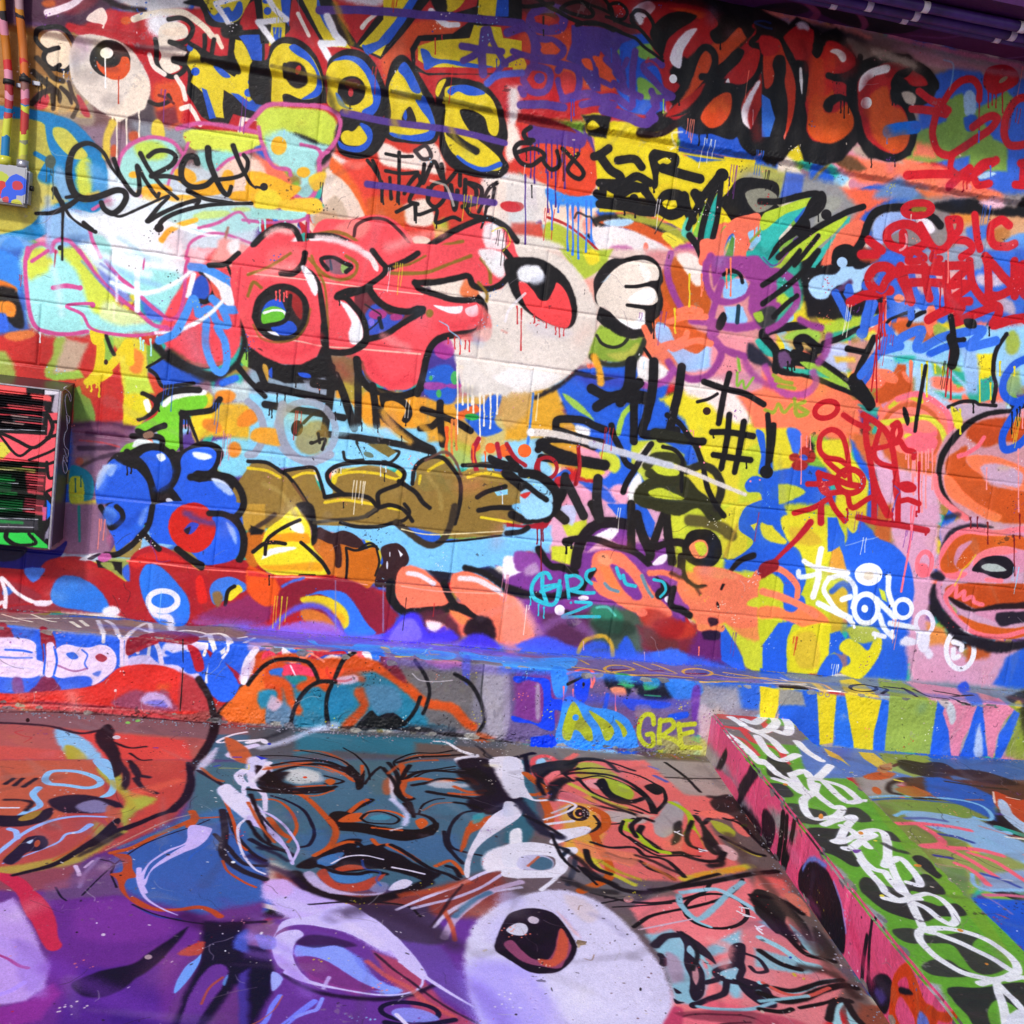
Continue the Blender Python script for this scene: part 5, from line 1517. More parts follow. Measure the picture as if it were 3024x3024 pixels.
F k .6 : 148 48 156 48 157 54 150 54
S k 3 .5 : 119 83 116 100 113 118 111 132
F k .5 : 102 114 105 116 107 124 105 128 102 120
S bb1f28 3.4 .4 : 190 46 194 50
# red tag AND NERVE
O b8202a 4 .4 : 44 116 9 6 -20
S b8202a 4 .4 : 57 120 66 126 76 130
S b8202a 4.5 .4 : 72 120 82 126 90 134 94 146 96 160 98 180 98 200
S b8202a 4.5 .4 : 74 124 74 138 78 160 80 180 80 200
S b8202a 3.6 .4 : 76 146 88 144 100 140
S b8202a 4 .4 : 84 132 80 148 84 156 96 160
S b8202a 4 .4 : 94 128 98 126 100 134 96 140 94 134 96 128
S b8202a 4 .4 : 100 140 104 146 110 148 110 152
S b8202a 4 .4 : 62 172 60 150 56 136 48 131 40 136 39 146 44 152 54 154 60 158
S b8202a 4 .4 : 44 154 50 160 58 166
S b8202a 4.6 .4 : 38 164 50 168 60 172 70 174
O b8202a 4.5 .4 : 62 170 10 9 0
S b8202a 4 .4 : 30 172 44 172 52 170
S b8202a 4 .4 : 44 176 50 190 58 200
S b8202a 4 .4 : 60 180 64 190 80 182 90 196
S b8202a 4 .4 : 20 194 34 190 44 184
S b8202a 4 .4 : 78 162 84 180 92 196
F b8202a .5 : 98 172 106 170 112 174 110 178 102 178
S b8202a 4 .4 : 96 170 98 184 106 184 114 187
S b8202a 4 .4 : 38 164 42 178 56 178
D b8202a 2 : 114 156 193
layer 1
F ff6a78 .9 : 104 138 112 134 122 134 128 140 124 148 114 148 104 146
D ff8a8a 1.5 : 106 146 160 109 148 178 113 148 170 116 148 193 119 148 190 121 146 160 124 146 176 111 146 166 104 146 153 110 150 180
S ff6a78 4 .8 : 104 130 112 134 120 136 126 134
D ff8a8a 1 : 25 136 172 32 136 146 29 136 144 62 136 148 40 140 150
S 96a036 2.6 .8 : -2 116 4 118 8 112 12 118 18 112
S 96a036 3 .8 : 20 108 22 120 30 118 22 113 28 110
S 96a036 2.6 .9 : 6 94 18 96
S 96a036 2.6 .9 : 8 98 20 100
S 96a036 2.6 .9 : 4 90 10 94
S k 5 .5 : 4 128 3 142 1 154
B k .5 : 0 163 3 4 0
D d8cc28 1.6 : 120 80 106 116 82 110 160 90 110 168 96 108 145 126 134 126 82 88 132 84 90 186 84 90 175 80 90 145 116 122
F d8cc30 .8 : 138 114 144 118 147 126 142 130
# ---------- tile I
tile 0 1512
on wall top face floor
layer 0
P 8a5a70 3 : 44 -6 84 -6 84 34 44 34
P c06a98 3*.7 : 60 18 84 18 80 26 58 30
P a8c0d0 2 : 40 32 76 30 76 38 40 40
P 8a3040 2.5 : -30 36 44 42 100 56 100 76 -30 76
P b8241f 1 : -6 96 110 86 190 100 190 160 -6 160
P 2b62dc 2 : -6 84 200 98 200 140 -6 136
P 8f9850 1.5 : 76 34 98 36 98 52 88 48 78 40
P 8a7070 2.5 : -6 75 60 79 120 84 193 88 200 92 200 98 120 96 60 92 -6 84
P 9a4a48 3 : -6 142 90 142 200 148 200 165 60 160 -6 155
P b8605a 3 : -6 154 140 160 200 170 200 200 -6 200
P 8a6468 2.5 : -6 148 80 152 160 160 200 166 200 176 140 170 60 164 -6 158
P e05048 2.5 : 60 165 140 172 150 200 60 200
P d05a50 3 : -6 176 50 180 80 200 -6 200
P 4a6a80 2 : 160 168 200 168 200 200 150 200
F 8ec4e8 2 : 42 164 54 166 70 176 80 190 84 202 66 200 56 188 44 176
F b8a838 2 : 48 178 58 178 70 192 74 202 58 200
layer 1
P 8f6a85 2 : 50 -6 80 -6 82 12 80 20 84 32 50 32
S 1f8a80*.9 2 .6 : 59.5 -4 60 22
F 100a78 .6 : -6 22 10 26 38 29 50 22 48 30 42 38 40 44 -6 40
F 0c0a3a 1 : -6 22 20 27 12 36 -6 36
F c81f3a*.6 1 : 41 38 44 40 43 44 40 44
F a8222a 1 : -6 60 -6 44 20 44 24 52 34 38 46 34 60 34 76 40 88 48 96 52 98 36 108 27 122 26 138 34 150 44 158 38 170 35 188 37 200 40 200 82 170 84 150 86 120 84 96 80 80 76 60 74 40 70 20 70 -6 72
F c8302e 2*.6 : 42 36 58 36 70 42 50 44
F d0302c 1.5*.8 : 100 36 120 30 140 38 120 38 102 42
S ec6a60 1 .4 : 96 37 120 39 150 43 180 45 200 47
F 4a7ad8 1 : 18 43 34 43 25 53
F 7a4050 2*.5 : -6 50 20 56 30 66 -6 70
F 2f78d8 1.2 : 38 62 44 50 54 48 66 52 76 60 82 70 80 76 60 74 42 70
F 3a6ac0 1.5 : 4 56 10 58 8 62 2 62
F 2f78e0 1 : 105 54 107 44 112 39 122 42 134 54 142 66 143 78 138 86 120 84 110 70
F d82a24 1 : 148 50 152 48 156 60 156 68 150 68 148 58
F 3f7ad8 .8 : 158 60 162 52 174 49 186 55 184 60 176 62 170 66 162 70
F e2d02c .7 : 171 64 174 58 180 55 183 59 180 62 174 67
S k 2.6 .5 : 177 56 172 60 170 70
F 8a6a40 1.4 : 160 62 166 60 168 66 164 72
F 3a60c8 1.2 : 92 44 97 40 98 52 94 50
F 7a3a80 2.5*.6 : 150 80 170 70 200 60 200 84
B e8e0e4 2 : 84 75 7 4 0
# blue bubble bottom
F 2b62dc .7 : 82 -6 112 -6 110 6 106 16 96 24 88 30 86 20 82 12
F 2b62dc .7 : 118 -6 186 -6 182 14 180 32 170 38 154 40 146 32 136 26 124 24 114 20
S k 4 .5 : 76 -4 82 6 84 12 92 6 92 0 88 -4
S k 4.4 .5 : 115 -4 112 10 106 18 98 26 88 32 80 32
S k 4 .5 : 108 16 114 22 120 28
S k 5 .5 : 134 28 144 36 152 40
S k 4 .5 : 160 0 172 2 180 8 183 18 183 30 180 36
F 5a8ae0 1.5*.9 : 78 2 82 10 88 4 86 -2 80 -4
F a8c0f0 1.4*.7 : 172 8 178 14 178 24 174 16
F 9ab8f0 2*.6 : 106 0 112 -4 108 10 104 8
B d42a1c 1.2 : 145 11 18 18 0
F 3a4ab8 .6 : 139 14 144 8 150 10 144 17
F 2a2030 .6 : 139 14 144 11 142 17
P k .6 : 72 36 92 38 92 48 88 44 74 42
F 909850 1 : 76 38 84 38 86 44 78 42
F b85a98 .8 : 74 32 82 31 84 35 78 38 74 36
F e8e4ea .8 : 60 36 68 32 76 31 70 36
F 3a3040 .5 : 66 35 74 31 76 32 70 36
P b8903a 1 : 182 -6 200 -6 200 14 184 14
P c06a20 1.4 : 185 16 200 16 200 36 190 44 185 34
# white tags
S e8e0e8 3 .7 : -4 72 2 68 4 72 4 60 1 50 6 54 14 62 26 68 38 68
B e0d4e4 1.5 : 32 69 7 2.5 0
O e6e0e4 4.4 .8 : 123 67 11 7.5 0
S e6dfe4 4 1.2 : 112 70 118 78 128 80 130 90 140 94
S e8dcc8 1.6 .4 : -4 82 14 82.5 
S e8dcc8 1.6 .4 : 2 77 12 80 24 83
S e8dcc8 1.6 .4 : 24 77 36 82 42 83
S e8dcc8 1.6 .4 : 11 80 30 80 44 80
S e8dcc8 1.4 .4 : 48 80 54 80
S e8dcc8 2.4 .4 : 54 83 60 87
S e8dcc8 2.4 .4 : 61 82 66 86
S e0d8dc 2.6 .6*.9 : 74 82 78 92 78 98
S e0d8dc 2.6 .6*.9 : 80 82 86 86 92 96 100 90 110 84 114 88 112 108
S ece2d8 2.4 .5 : 104 88 120 92 136 94 152 94 156 92 146 90 136 90 130 94
S ece2d8 2.4 .5 : 110 90 130 94 150 98 156 100 154 108
S ece4dc 3 .5 : 158 92 168 92 174 98 170 104 162 110 158 118 156 128
S ece4dc 3.4 .5 : 158 92 162 104 164 116 163 132
S ece2d8 2 .4 : 180 95 186 94 ; 184 99 192 95
S dccae0 3 .5 : 96 98 102 102 104 106
S dccae0 3 .5 : 92 96 92 116 ; 96 94 95 116
S dcd0e8 3.4 .5 : 114 92 120 104 122 114
F dcd0e8 1.5*.9 : 124 100 132 98 154 98 154 104 140 104 122 110 120 112
F dccaec 1*.9 : 94 114 100 109 112 108 120 114 134 116 142 122 150 122 148 126 134 122 120 117 100 118
F 8e2434 .8 : -4 86 4 84 10 96 -4 96
F 8e2434 .8 : 30 88 36 88 42 98 40 116 34 122 32 104
F 8e2030 .8 : 96 96 104 94 110 92 130 90 150 94 142 100 120 98 106 104 96 108
F b02434 .8 : 142 100 150 104 154 118 148 120 144 108
F a02030 .8 : 156 104 170 114 182 124 180 130 166 120
F 7a3050 1.2 : 22 136 30 126 38 124 46 134 30 138
# BISS letters
S dccbe8 6.5 .45 : -4 99 10 98 20 99 24 102 18 106 4 108 -4 108
S dccbe8 7 .45 : 0 112 14 112 28 115 32 118 26 122 10 121 -4 121
S dccbe8 6 .45 : 38 101 38 110 37 122
F dccbe8 .5 : 41 110 43 103 50 100 60 102 68 102 76 100 84 103 88 110 86 119 78 126 70 131 67 127 64 124 52 126 42 124 40 118
F 3a68d0 .4 : 50 107 56 106 59 110 54 111
F a03a4a .5 : 72 109 76 107 81 110 78 113 74 112
F dccbe8 1*.9 : -4 96 24 99 28 112 32 118 30 124 -4 122
F 3a62d8 1.2 : 44 126 66 124 68 131 50 134 44 130
F 3a62d8 1 : -6 126 20 126 30 124 26 132 14 137 -6 137
F 7a3a7a 1.5 : 10 126 16 126 18 136 10 136
F 4468d0 1*.8 : 70 122 76 120 74 124
# red lip
F d0342e 1 : -6 137 14 137 40 135 60 133 76 129 84 122 92 117 106 115 122 116 134 120 146 128 152 140 146 152 110 150 70 148 30 148 -6 146
F 8f4a68 2.5*.9 : 84 144 100 135 112 136 124 134 130 142 134 150 100 150
F c0a8d8 1.8*.9 : 106 142 112 136 122 137 128 142 130 148 122 146 112 146
F 6a6acc 2*.8 : 110 144 122 142 126 148
P a83a40 2 : 136 120 152 128 160 150 134 150
F c8444a 1*.8 : 30 142 80 146 110 150 140 158 120 156 60 150 10 148
S 2a1d22 5-5 .9 : 150 126 158 140 162 156
S 2a1d22 5 .9 : 193 124 182 134 172 146 164 156 160 170 152 184 144 194
P d8682a 1.4 : 180 134 200 118 200 160 172 158 166 152
F 2b62dc 1 : 157 130 158 112 164 104 170 114 180 130 174 142 164 142
F 2b62dc 1 : 172 100 192 100 186 110 180 120 172 110
S e8dff0 5 .6 : 193 104 186 114 184 128
S 1a1418 .8 .4 : 138 96 138 118 136 150
# floor, tile I
S 3a2530 3 1.2 : -4 159 20 160 40 162 60 167 80 164
F 2a2028 1.5 : 78 162 82 160 86 164 86 172 90 180 92 196 84 200 82 186 74 176 72 168
S 2a2028 2.6 1 : 86 174 98 178 110 177
S 2a2028 2 .8 : 98 182 106 187 114 187 
S 2a2028 3 .9 : 98 188 104 196 104 202
B 2a1a1c .5 : 21 157 1.4 1.6 0
B 88d068 .5 : 96.5 159 2 1 0 ; 104 157.5 2 1 -10
B d8d0d8 .5 : 88 170 3 1.4 0
S ecdfe8 2.2 .5 : 186 166 176 168 166 172 165 174 176 173 193 172
S d8cce8 6 1 : 193 176 182 179 174 183 180 186 193 190
F d0c8e0 2 : 150 190 158 182 164 178 160 188 150 196
F c0603a 1.4 : 170 170 186 178 190 190 176 186 
S 2838b8 1.2 .4 : 116 178 119 178 ; 162 192 166 191 ; 176 185 182 185
# ---------- tile J
tile 756 1512
layer 0
P 8f7338 1 : -6 -10 200 -10 200 16 150 20 120 12 60 6 -6 14
P 7cc0e8 1.4 : 46 8 64 8 110 12 130 24 200 16 200 60 140 50 110 44 84 20 50 14
P c06a20 1.4 : -6 14 60 20 92 30 92 54 60 54 -6 40
P b8242a 2 : -6 44 60 48 100 60 104 90 60 96 -6 90
P 8a2436 2.5 : 30 52 90 56 108 78 100 92 60 84 20 70
P e8622a 2 : 2 48 14 50 16 70 2 70
P ff7a5c 1.2 : 108 44 116 40 128 44 140 54 148 68 140 74 120 76 108 66 104 54
P ff7a5c 1.2 : 146 56 148 46 160 44 176 52 193 66 200 72 200 104 184 100 170 84 156 70
P 7a3a8a 2 : 178 36 200 26 200 60 186 52
F e8dccc 1.4 : 178 46 186 38 200 34 200 52 188 52
F 1f1a28 2 : 130 40 160 36 176 40 190 50 200 60 200 66 180 52 160 44 148 46 144 56 134 50
P 4a62b8 2 : 160 30 176 28 176 42 164 42
P 7a5ac0 3 : -6 88 200 100 200 104 -6 96
P 7a6aa8 2.5 : -6 92 200 104 200 116 -6 100
P 6a60c0 2.5 : 8 93 100 94 100 100 40 100
P c84a20 2 : -6 104 100 110 140 150 60 165 -6 160
P 2a7a98 2.5 : 20 130 90 120 150 150 150 164 20 164
P 5a7a98 3 : -6 140 30 144 30 162 -6 160
P 6a6568 2.5 : 100 110 172 112 172 168 130 160 120 140 106 124
P 7a7684 2.5 : 168 112 200 112 200 170 160 170
P 5a5a60 2 : -6 162 120 166 200 174 200 200 -6 200
P 3a7486 3 : 30 166 150 172 150 186 60 180 30 184
P 6a5a54 3 : 120 174 200 180 200 200 120 200
layer 1
# wall bottom
P 7cc0e8 .8 : 46 10 80 11 106 10 124 22 136 26 150 24 200 17 200 44 180 40 150 46 130 44 110 34 86 22 56 14 48 16
F e8d82e .8 : 30 -4 34 2 40 10 42 20 44 28 52 38 54 46 44 48 20 48 10 46 2 40 -2 30 4 24 8 14 18 6
F e89820 1.2 : 12 18 24 16 38 16 40 24 28 22 12 24
F e8981f 1.5*.8 : 4 40 20 40 46 38 50 44 30 44 10 44
F f4f0e0 1.2 : 26 10 34 8 36 16 28 14
F f4f0e8 1 : 4 36 10 28 26 26 30 28 14 32
F e85a20 1.4 : -6 42 8 46 14 50 18 60 12 70 4 70 -6 60
F c8702a .8 : 46 26 60 26 66 34 66 50 54 44 50 34
F c46a1c .6 : 70 26 80 30 91 26 92 38 90 50 84 58 72 54 68 44
S 3a2020 5 .6 : 48 14 58 20 62 30 62 40
F 3a2224 .6 : 58 16 66 14 76 18 82 26 74 27 64 24 56 24 46 20 42 24 44 14
F 3a2224 .6 : 94 28 100 24 108 24 114 30 115 38 110 44 106 50 102 56 90 56 92 44 96 38
P e8e8f4 .3 : 107 28 111 32 109 34
B d0d0dc .6 : 99 40 .8 3 0 ; 101 32 .5 2 0
S k 2 .4 : 78 28 84 24 88 24 92 28
S k 2 .4 : 68 28 69 38 68 50
S k 2 .4 : 68 27 76 29 86 26 91 26
S k 1.6 .4 : 91 28 93 38 90 48
S k 3 .4 : -2 30 6 24 14 23 22 24
S k 2.6 .4 : 7 32 8 22 14 16 24 10 33 6
S k 2.8 .4 : 34 23 42 30 50 38 55 46
S k 2.2 .4 : 33 48 44 48
F k 1 : 30 -6 42 -6 46 10 46 22 42 25 42 14 38 4
S 4a4236 2.6 .8 : 44 8 60 6 80 4 90 -2
S k 2.6 .5 : 64 8 76 11 92 11 104 8 112 6 116 0 112 -6
S 3f3428 5 .8 : 106 8 116 16 124 22 132 25 140 22 146 12 150 -4
S k 1.6 .5 : 136 23 160 21 176 19 200 16
S e0d0a0 1 .4 : 110 13 130 17 160 16 193 14
S e8d030 2 .5 : 170 4 182 6 193 8
S 4a3a30 3 1 : -4 14 6 8 14 2
P k 1 : -4 10 6 14 4 17 -4 17
P d83a34 1 : -6 44 10 48 44 48 60 50 80 56 60 56 30 52 -6 48
S f09a8a 1 .4 : 10 49 40 49.5 70 53 84 55
D k 1.2 : 10 48 55 68 36 50 106 50 58
F 8a2034 1.5 : 18 60 34 52 60 50 82 56 100 74 104 84 90 92 80 80 66 64 44 58 24 72 18 76
F 3a78e0 1 : 38 64 46 60 58 59 68 62 76 72 84 84 90 92 72 94 66 90 66 78 60 68 48 62
F e8cc26 1 : 34 65 46 63 58 66 68 74 70 84 66 88 62 80 52 72 38 70
F d87a30 1.5 : 34 74 44 74 56 80 60 88 44 84 36 82
F e8a020 1.2*.7 : 56 74 66 78 66 84
S 6a5ac8 4 1.8 : 10 90 22 78 36 71 50 72 60 82 66 94
F 9a70d0 2.5*.9 : 20 86 40 82 60 86 62 94 20 92
S 4a70d0 2 1 : 20 56 28 52 36 50
S k 7-7-8 .8 : 102 54 102 64 108 72 118 76 136 74 150 72 168 78 180 84
F ff7a5c .8 : 106 50 110 42 118 41 130 47 140 56 145 68 136 71 120 71 113 73 106 64
S e8d8dc 3.4 .8 : 115 46 124 48 134 54
F ff7a5c .8 : 148 50 152 46 160 45 172 50 184 58 193 66 200 74 200 104 188 98 176 84 164 76 156 68 150 60
S e8d8d8 3.6 .9 : 154 50 166 51 178 57 188 63 198 70
S k 5 .8 : 142 54 146 64 152 72
S k 4 1 : 158 42 172 46 184 54 200 62
F 5a2a38 2.5 : 118 78 138 74 150 82 154 96 136 98 120 84
F f09890 2 : 128 82 140 84 146 90 136 90
F ff8a50 1.2 : 146 74 158 78 162 84 154 84
F 2a1a20 2 : 158 92 160 82 170 78 178 82 180 96
F 4a3ad8 2.5 : 96 98 104 86 114 76 124 78 130 90 146 88 150 98
F 7a68d8 2 : 100 98 108 84 116 80 122 84 124 96
F 4a3ad0 2.5 : 154 102 164 92 176 94 184 104
S 5a3ac0 3 1.4 : 130 88 136 90 142 88
F f0d8d8 1.5 : 129 83 140 84 136 90 130 88
S 8a88b0 1 .6*.7 : 60 52 60 90 ; 96 56 96 90
S f0a090 .8 .5*.9 : 110 56 140 60 193 62
# ledge top letters (light blue)
F 4a9af0 .5 : 36 94 42 95 48 100 60 101 72 102 72 104 56 102 44 100
F 4a9af0 .5 : 72 102 80 98 94 98 102 103 98 106 84 106 74 104
F 4a9af0 .5 : 100 104 110 101 120 103 118 109 106 108
F 4a9af0 .5 : 120 102 134 104 150 107 148 111 130 112 120 108
F 4a9af0 .5 : 154 104 170 108 190 110 188 114 172 112 156 110
F d8b860 .5 : 132 107 138 107 138 108 132 108
F d8b860 .4 : 94 102 100 103 102 106 98 106
S d8b860 1 .4 : 18 99 34 101 44 101
S d8b860 1.4 .4 : 106 109 118 109 ; 140 112 152 112
S 4a90e8 3*.5 2 : -4 92 40 95 100 100 160 103 200 106
P d8a8c0 2*.7 : -6 98 10 98 14 102 -6 104
# ledge face
P 2b62dc 1.2 : 8 104 30 104 44 106 44 112 34 116 10 112
F 2f5cd0 1 : 46 108 60 104 70 106 64 112 46 112
F 2a70e0 1 : 86 106 96 106 96 114 88 112
P c02a38 .8 : 44 105 66 105 70 107 52 108 44 112 38 112
F e0405a .8 : 6 106 18 104 26 106 30 112 28 116 20 110 10 112 4 116
F ecdfe8 .8 : 20 102 26 106 32 112 26 114 20 108
F e85a6a .7 : 76 106 82 106 84 114 80 114
F e8e0ec .6 : 80 106 86 106 88 114 84 112
F d8cce4 .8 : 4 116 10 110 16 109 14 114 6 118
F ecd8dc 1 : 50 112 56 108 64 110 64 116 52 118
F e8502a 1 : 48 116 54 111 64 113 66 122 56 128 48 126
F e04060 .7 : 20 118 24 115 40 116 44 124 34 123 22 124
S f0d8e8 1.2 .5 : 26 116 30 124
F 2f68c0 1 : 10 120 20 118 20 124 34 128 28 132 14 126
F 1f8088 1.4 : 22 124 38 124 36 130 28 130
S c8501f 7 1.6 : 2 116 14 112 30 110 44 114 64 114 84 114 100 122 116 134 128 144 148 148 158 158 164 162
S c8501f 7 1.8 : 8 126 22 130 26 142 32 150
S c8501f 7 1.8 : 34 132 46 128 54 132
S b84a20 7 2 : 78 136 82 146 74 156 68 162
S b04a28 5 2*.8 : 62 128 70 122 80 126
F 5a80a0 3*.8 : 84 132 104 132 110 148 90 152
F 2a7aa0 2 : 56 134 66 132 74 144 62 152 54 150
F 2a80a0 2 : 2 136 14 134 16 142 4 148
F d8b0c0 1.8*.8 : 8 146 12 138 20 144 14 150
F d8b0c8 1.5*.8 : 58 126 74 123 76 128 64 130
P 7a2838 2 : 94 108 104 112 112 124 114 130 104 124 94 114
F b86a90 2 : 128 112 152 112 160 116 140 118
F 4a5ac8 1.5*.8 : 156 110 162 110 160 130 156 124
S 17131c 3 .7 : -6 130 4 118 14 112 28 111 40 114 46 124 47 128
S 17131c 3 .7 : 74 106 66 112 60 124 54 138 53 150 55 164
S 17131c 3.2 .7 : 26 160 30 146 38 134 48 128 60 128
S 17131c 2.6 .7 : 120 112 128 124 131 136 128 148 126 152
S 17131c 2.8 .7 : 150 122 162 130 170 144 173 156 168 166
S 17131c 2.8 .7 : 124 140 120 150 112 160
F 17131c .9 : 76 162 84 152 88 150 92 154 98 152 104 152 110 156 112 160 104 164 90 163
P 3a3a44*.7 2 : 114 160 150 162 152 168 116 166
F c8c8cc .7 : 152 168 164 167 162 171 154 171
S b0a8b0 .8 .4 : 118 122 124 127 136 128 148 127
B 4a4852 .4 : 174 150 1 1.4 0 ; 180 152 1 3 0 ; 178 144 .8 1 0 ; 184 141 1 1 0 ; 176 156 1 .8 0 ; 186 156 .8 2 0 ; 182 130 .8 .8 0 ; 175 129 .5 .5 0
# floor
S 2a2a30 3 2*.7 : 4 172 20 166 26 160
S ccd0e8*.8 5 2.5 : 4 178 20 174 40 166 60 162
S 1a1318 1.6 .5 : 4 184 22 184 40 186 60 190 72 200
S c8501f 2*.8 1.5 : 30 180 50 181 66 188 76 198
S 1a1318 1.6 .5 : 34 180 50 183 66 188 78 198
S 1a1318 1.4 .5 : 66 178 76 184 84 193 86 202
S 1a1318 1.6 .5 : 148 180 136 182 120 182 108 186 104 190 112 196 130 195 150 192
S c8501f 1.4 1*.8 : 146 183 120 184 108 190
S 1a1318 1.6 .5 : 120 200 130 196 150 194
S dcd6dc 1.4-4 .6 : 134 173 144 174 154 180 166 184
F dcd6e0 1 : 150 186 160 184 168 183 166 188 180 190 196 196 196 202 180 200 164 194 154 192
S 2a2830 2 1.5*.8 : 166 176 176 184 186 196
F c05a30 2*.8 : 168 166 178 170 174 174 164 172
F d0cae8 2 : -6 186 6 186 12 194 10 202 -6 202
S e6e0ee 4 .7 : -6 174 4 172 7 174
B 2838b8 .4 : 10 175 1.4 .8 0
P 2838b8 .4 : 0 184 5 185 9 186 4 187
# ---------- tile K
tile 1512 1512
layer 0
P d8a0b8 2 : 20 -6 110 -6 130 10 150 40 110 30 60 40 30 40
P bfc838 1.5 : 120 -6 200 -6 200 40 160 40 150 60 120 30
P 7a3a8c 2 : -6 30 60 30 120 20 130 60 130 80 120 112 60 112 -6 100
P c8cc38 2 : 120 30 200 30 200 100 150 100 120 60
P 2a60d0 2 : 160 30 200 30 200 44 160 44
P ff7c5c 2 : 120 46 150 46 176 54 200 60 200 78 160 84 138 82 120 62
P 7cb8e0 1.5 : -6 10 30 10 28 30 -6 30
P 5a3050 3 : 20 76 60 74 60 100 30 104
P 4a5a4c 3 : 58 72 90 72 110 90 100 108 60 106
P 7a2a38 3 : 94 86 140 84 150 100 150 112 100 106
P 6a2a6a 3 : 140 90 160 90 162 116 130 112
P 3a5ad0 3 : 0 98 60 104 130 108 150 112 160 118 -6 106
P 7a6a98 2.5 : -6 104 160 118 200 120 200 130 100 124 -6 112
P 5a60a0 2.5 : 140 116 200 120 200 128 140 124
P 2f62c8 2 : 130 126 200 130 200 150 160 148
P 6a5a88 3 : -6 112 144 126 144 166 120 182 -6 174
P 7a3a88 2.5 : 2 118 34 120 34 160 2 156
P 8a8898 3 : 140 130 170 132 176 158 150 160 140 150
P a89a98 2.5 : 142 150 156 148 170 160 180 186 170 196 142 190
P 7a7068 2.5 : -6 174 100 184 150 190 160 202 -6 202
layer 1
P d8a0b8 1 : 30 6 60 6 50 20 36 22
P c8cc38 1.2 : 38 10 56 6 56 18 42 18
P c8cc38 1.2 : 30 26 48 26 44 40 30 36
F 7fc0ea 1.5 : -6 14 10 10 28 16 28 26 10 28 -6 28
F b8c4e0 1*.8 : 36 -4 48 -4 46 10 40 6
P 2a5fcc .8 : 72 -6 100 -6 108 8 106 20 98 16 80 4
P c8cc38 1 : 110 -6 130 -6 130 16 120 16 
F c8cc38 .8 : 135 40 133 28 138 22 146 22 148 30 144 38
F ff8a60 .8 : 133 28 136 23 143 20 147 24 148 32 142 36 147 30 145 24 140 22 137 27
F d8cc38 1.2 : 158 4 170 -6 200 -6 180 10 176 30 160 34
F 2a5fcc .6 : 172 4 180 -6 200 -6 200 44 180 44 166 38 176 30 182 22 172 14
P d8cc38 .4 : 180 10 185 8 183 14
F 7a3a90 1.2 : 56 30 58 20 66 12 76 8 88 10 92 24 84 26 70 20
F ece4ea 1 : 62 19 70 14 76 11 80 14 76 20 70 22
F ece4ea 1.2 : -6 34 8 35 13 38 10 44 0 48 -6 50
F 8a4898 1.5 : 2 30 16 32 24 42 20 46 4 44
F c0a8c0*.7 2 : 10 42 18 38 20 46 10 48
F ff7c5c 1.2 : 62 32 72 29 84 32 96 44 102 54 112 66 120 74 118 80 100 78 84 72 72 62 64 52 60 44
F 7a3a90 1.2 : 74 40 82 42 92 52 98 64 92 66 82 56
F ff7c5c 1 : 60 52 70 56 84 66 92 72 80 68 66 62
F e8823a*.5 3 : 66 40 76 44 84 62 74 58
S 241c22 8-8 .7 : 48 40 50 28 56 16 66 9 78 8 90 10
S 241c22 4.5 .6 : 40 22 50 20 64 21 78 26 92 30 104 40 112 50 
B k .5 : 42 23 4 3 0
D k 2 : 41 24 31 45 22 27
S 241c22 8 .7 : 116 49 116 58 112 62
S k 5 .8 : 20 28 28 40 38 42 48 46 
S k 4 1 : 52 60 56 52 62 44
S 2a2420 7 .6 : 28 -4 40 6
S 241f1e 6 .6 : 60 -6 66 6
S 241f1e 6 .6 : 90 -6 90 14 90 28
S 241f1e 7 .6 : 94 2 98 16 104 30 104 34
S 241f1e 6 .6 : 116 -2 108 20 104 32
S 241f1e 6.5 .6 : 116 -4 118 20 121 38
S 241c1e 5.5 .6 : 110 26 120 23 130 24 144 32
F 1f1a1a .7 : 129 24 133 16 140 13 150 14 157 22 158 32 153 40 144 42 134 38 129 32
F ff8a60 .6 : 134 26 140 21 146 22 148 28 146 34 140 35 136 32
F c8cc38 .6 : 138 24 145 23 147 30 142 33
S 241c1e 6-6.5 .6 : 128 34 128 46 132 54 138 58 145 58
S 4a3f2c 8 1.2*.8 : 134 6 146 8 158 12 166 18
S 241c1e 5-2 .6 : 182 33 172 37 164 46 158 58
B 241818 .5 : 151.5 71 5 5 0
F ece0ea .8 : 106 39 112 33 117 32 116 37 110 41
B ece0ea .7 : 118 66 3 2.6 0 ; 36 74 4 4 0 ; 54 65 4 2 0
F 8a4898 1.2 : 98 44 112 40 128 44 124 56 128 64 134 72 128 80 120 70 120 56 108 48
S k 5 .8 : 122 58 120 70 128 74 134 78
S ff7c5c 4 .8 : 104 46 116 46 128 52 132 60
F ff7c5c 1.2 : 126 58 132 54 140 58 150 56 158 62 154 70 160 80 156 86 148 92 140 86 136 74 128 66
S ff7c5c 6 .8 : 140 44 160 46 180 54 200 56
S ff7c5c 5 .8 : 200 44 186 46 184 56 196 60
F c8cc38 .8 : 172 64 184 62 200 66 200 74 186 72 174 70
F ff7c5c 1.2 : 158 68 176 60 200 60 180 66 180 72 200 78 200 92 170 92 160 80
F c8cc38 1 : 160 84 172 88 186 86 200 78 200 116 186 120 176 116 172 104 166 94
F e87a58*.8 2 : 162 84 184 84 188 96 178 96
P 2a60d0 1 : 157 90 160 86 168 98 174 110 176 120 168 118 158 112
P 2a60d0 1 : 192 108 200 100 200 122 190 120
S ff8858 5 .6 : 142 87 150 88 158 88
F 3a1f30 1.2 : 148 80 154 80 156 84 150 86
F 2a1838 1.2 : 144 90 156 90 156 96 146 96
D ff7868 1 : 141 102 108
F 2f8a6a 2.5*.8 : 60 70 76 72 84 80 80 92 64 86
F b83a2c 3 : 98 74 112 74 124 82 136 84 138 92 126 96 110 90 98 84
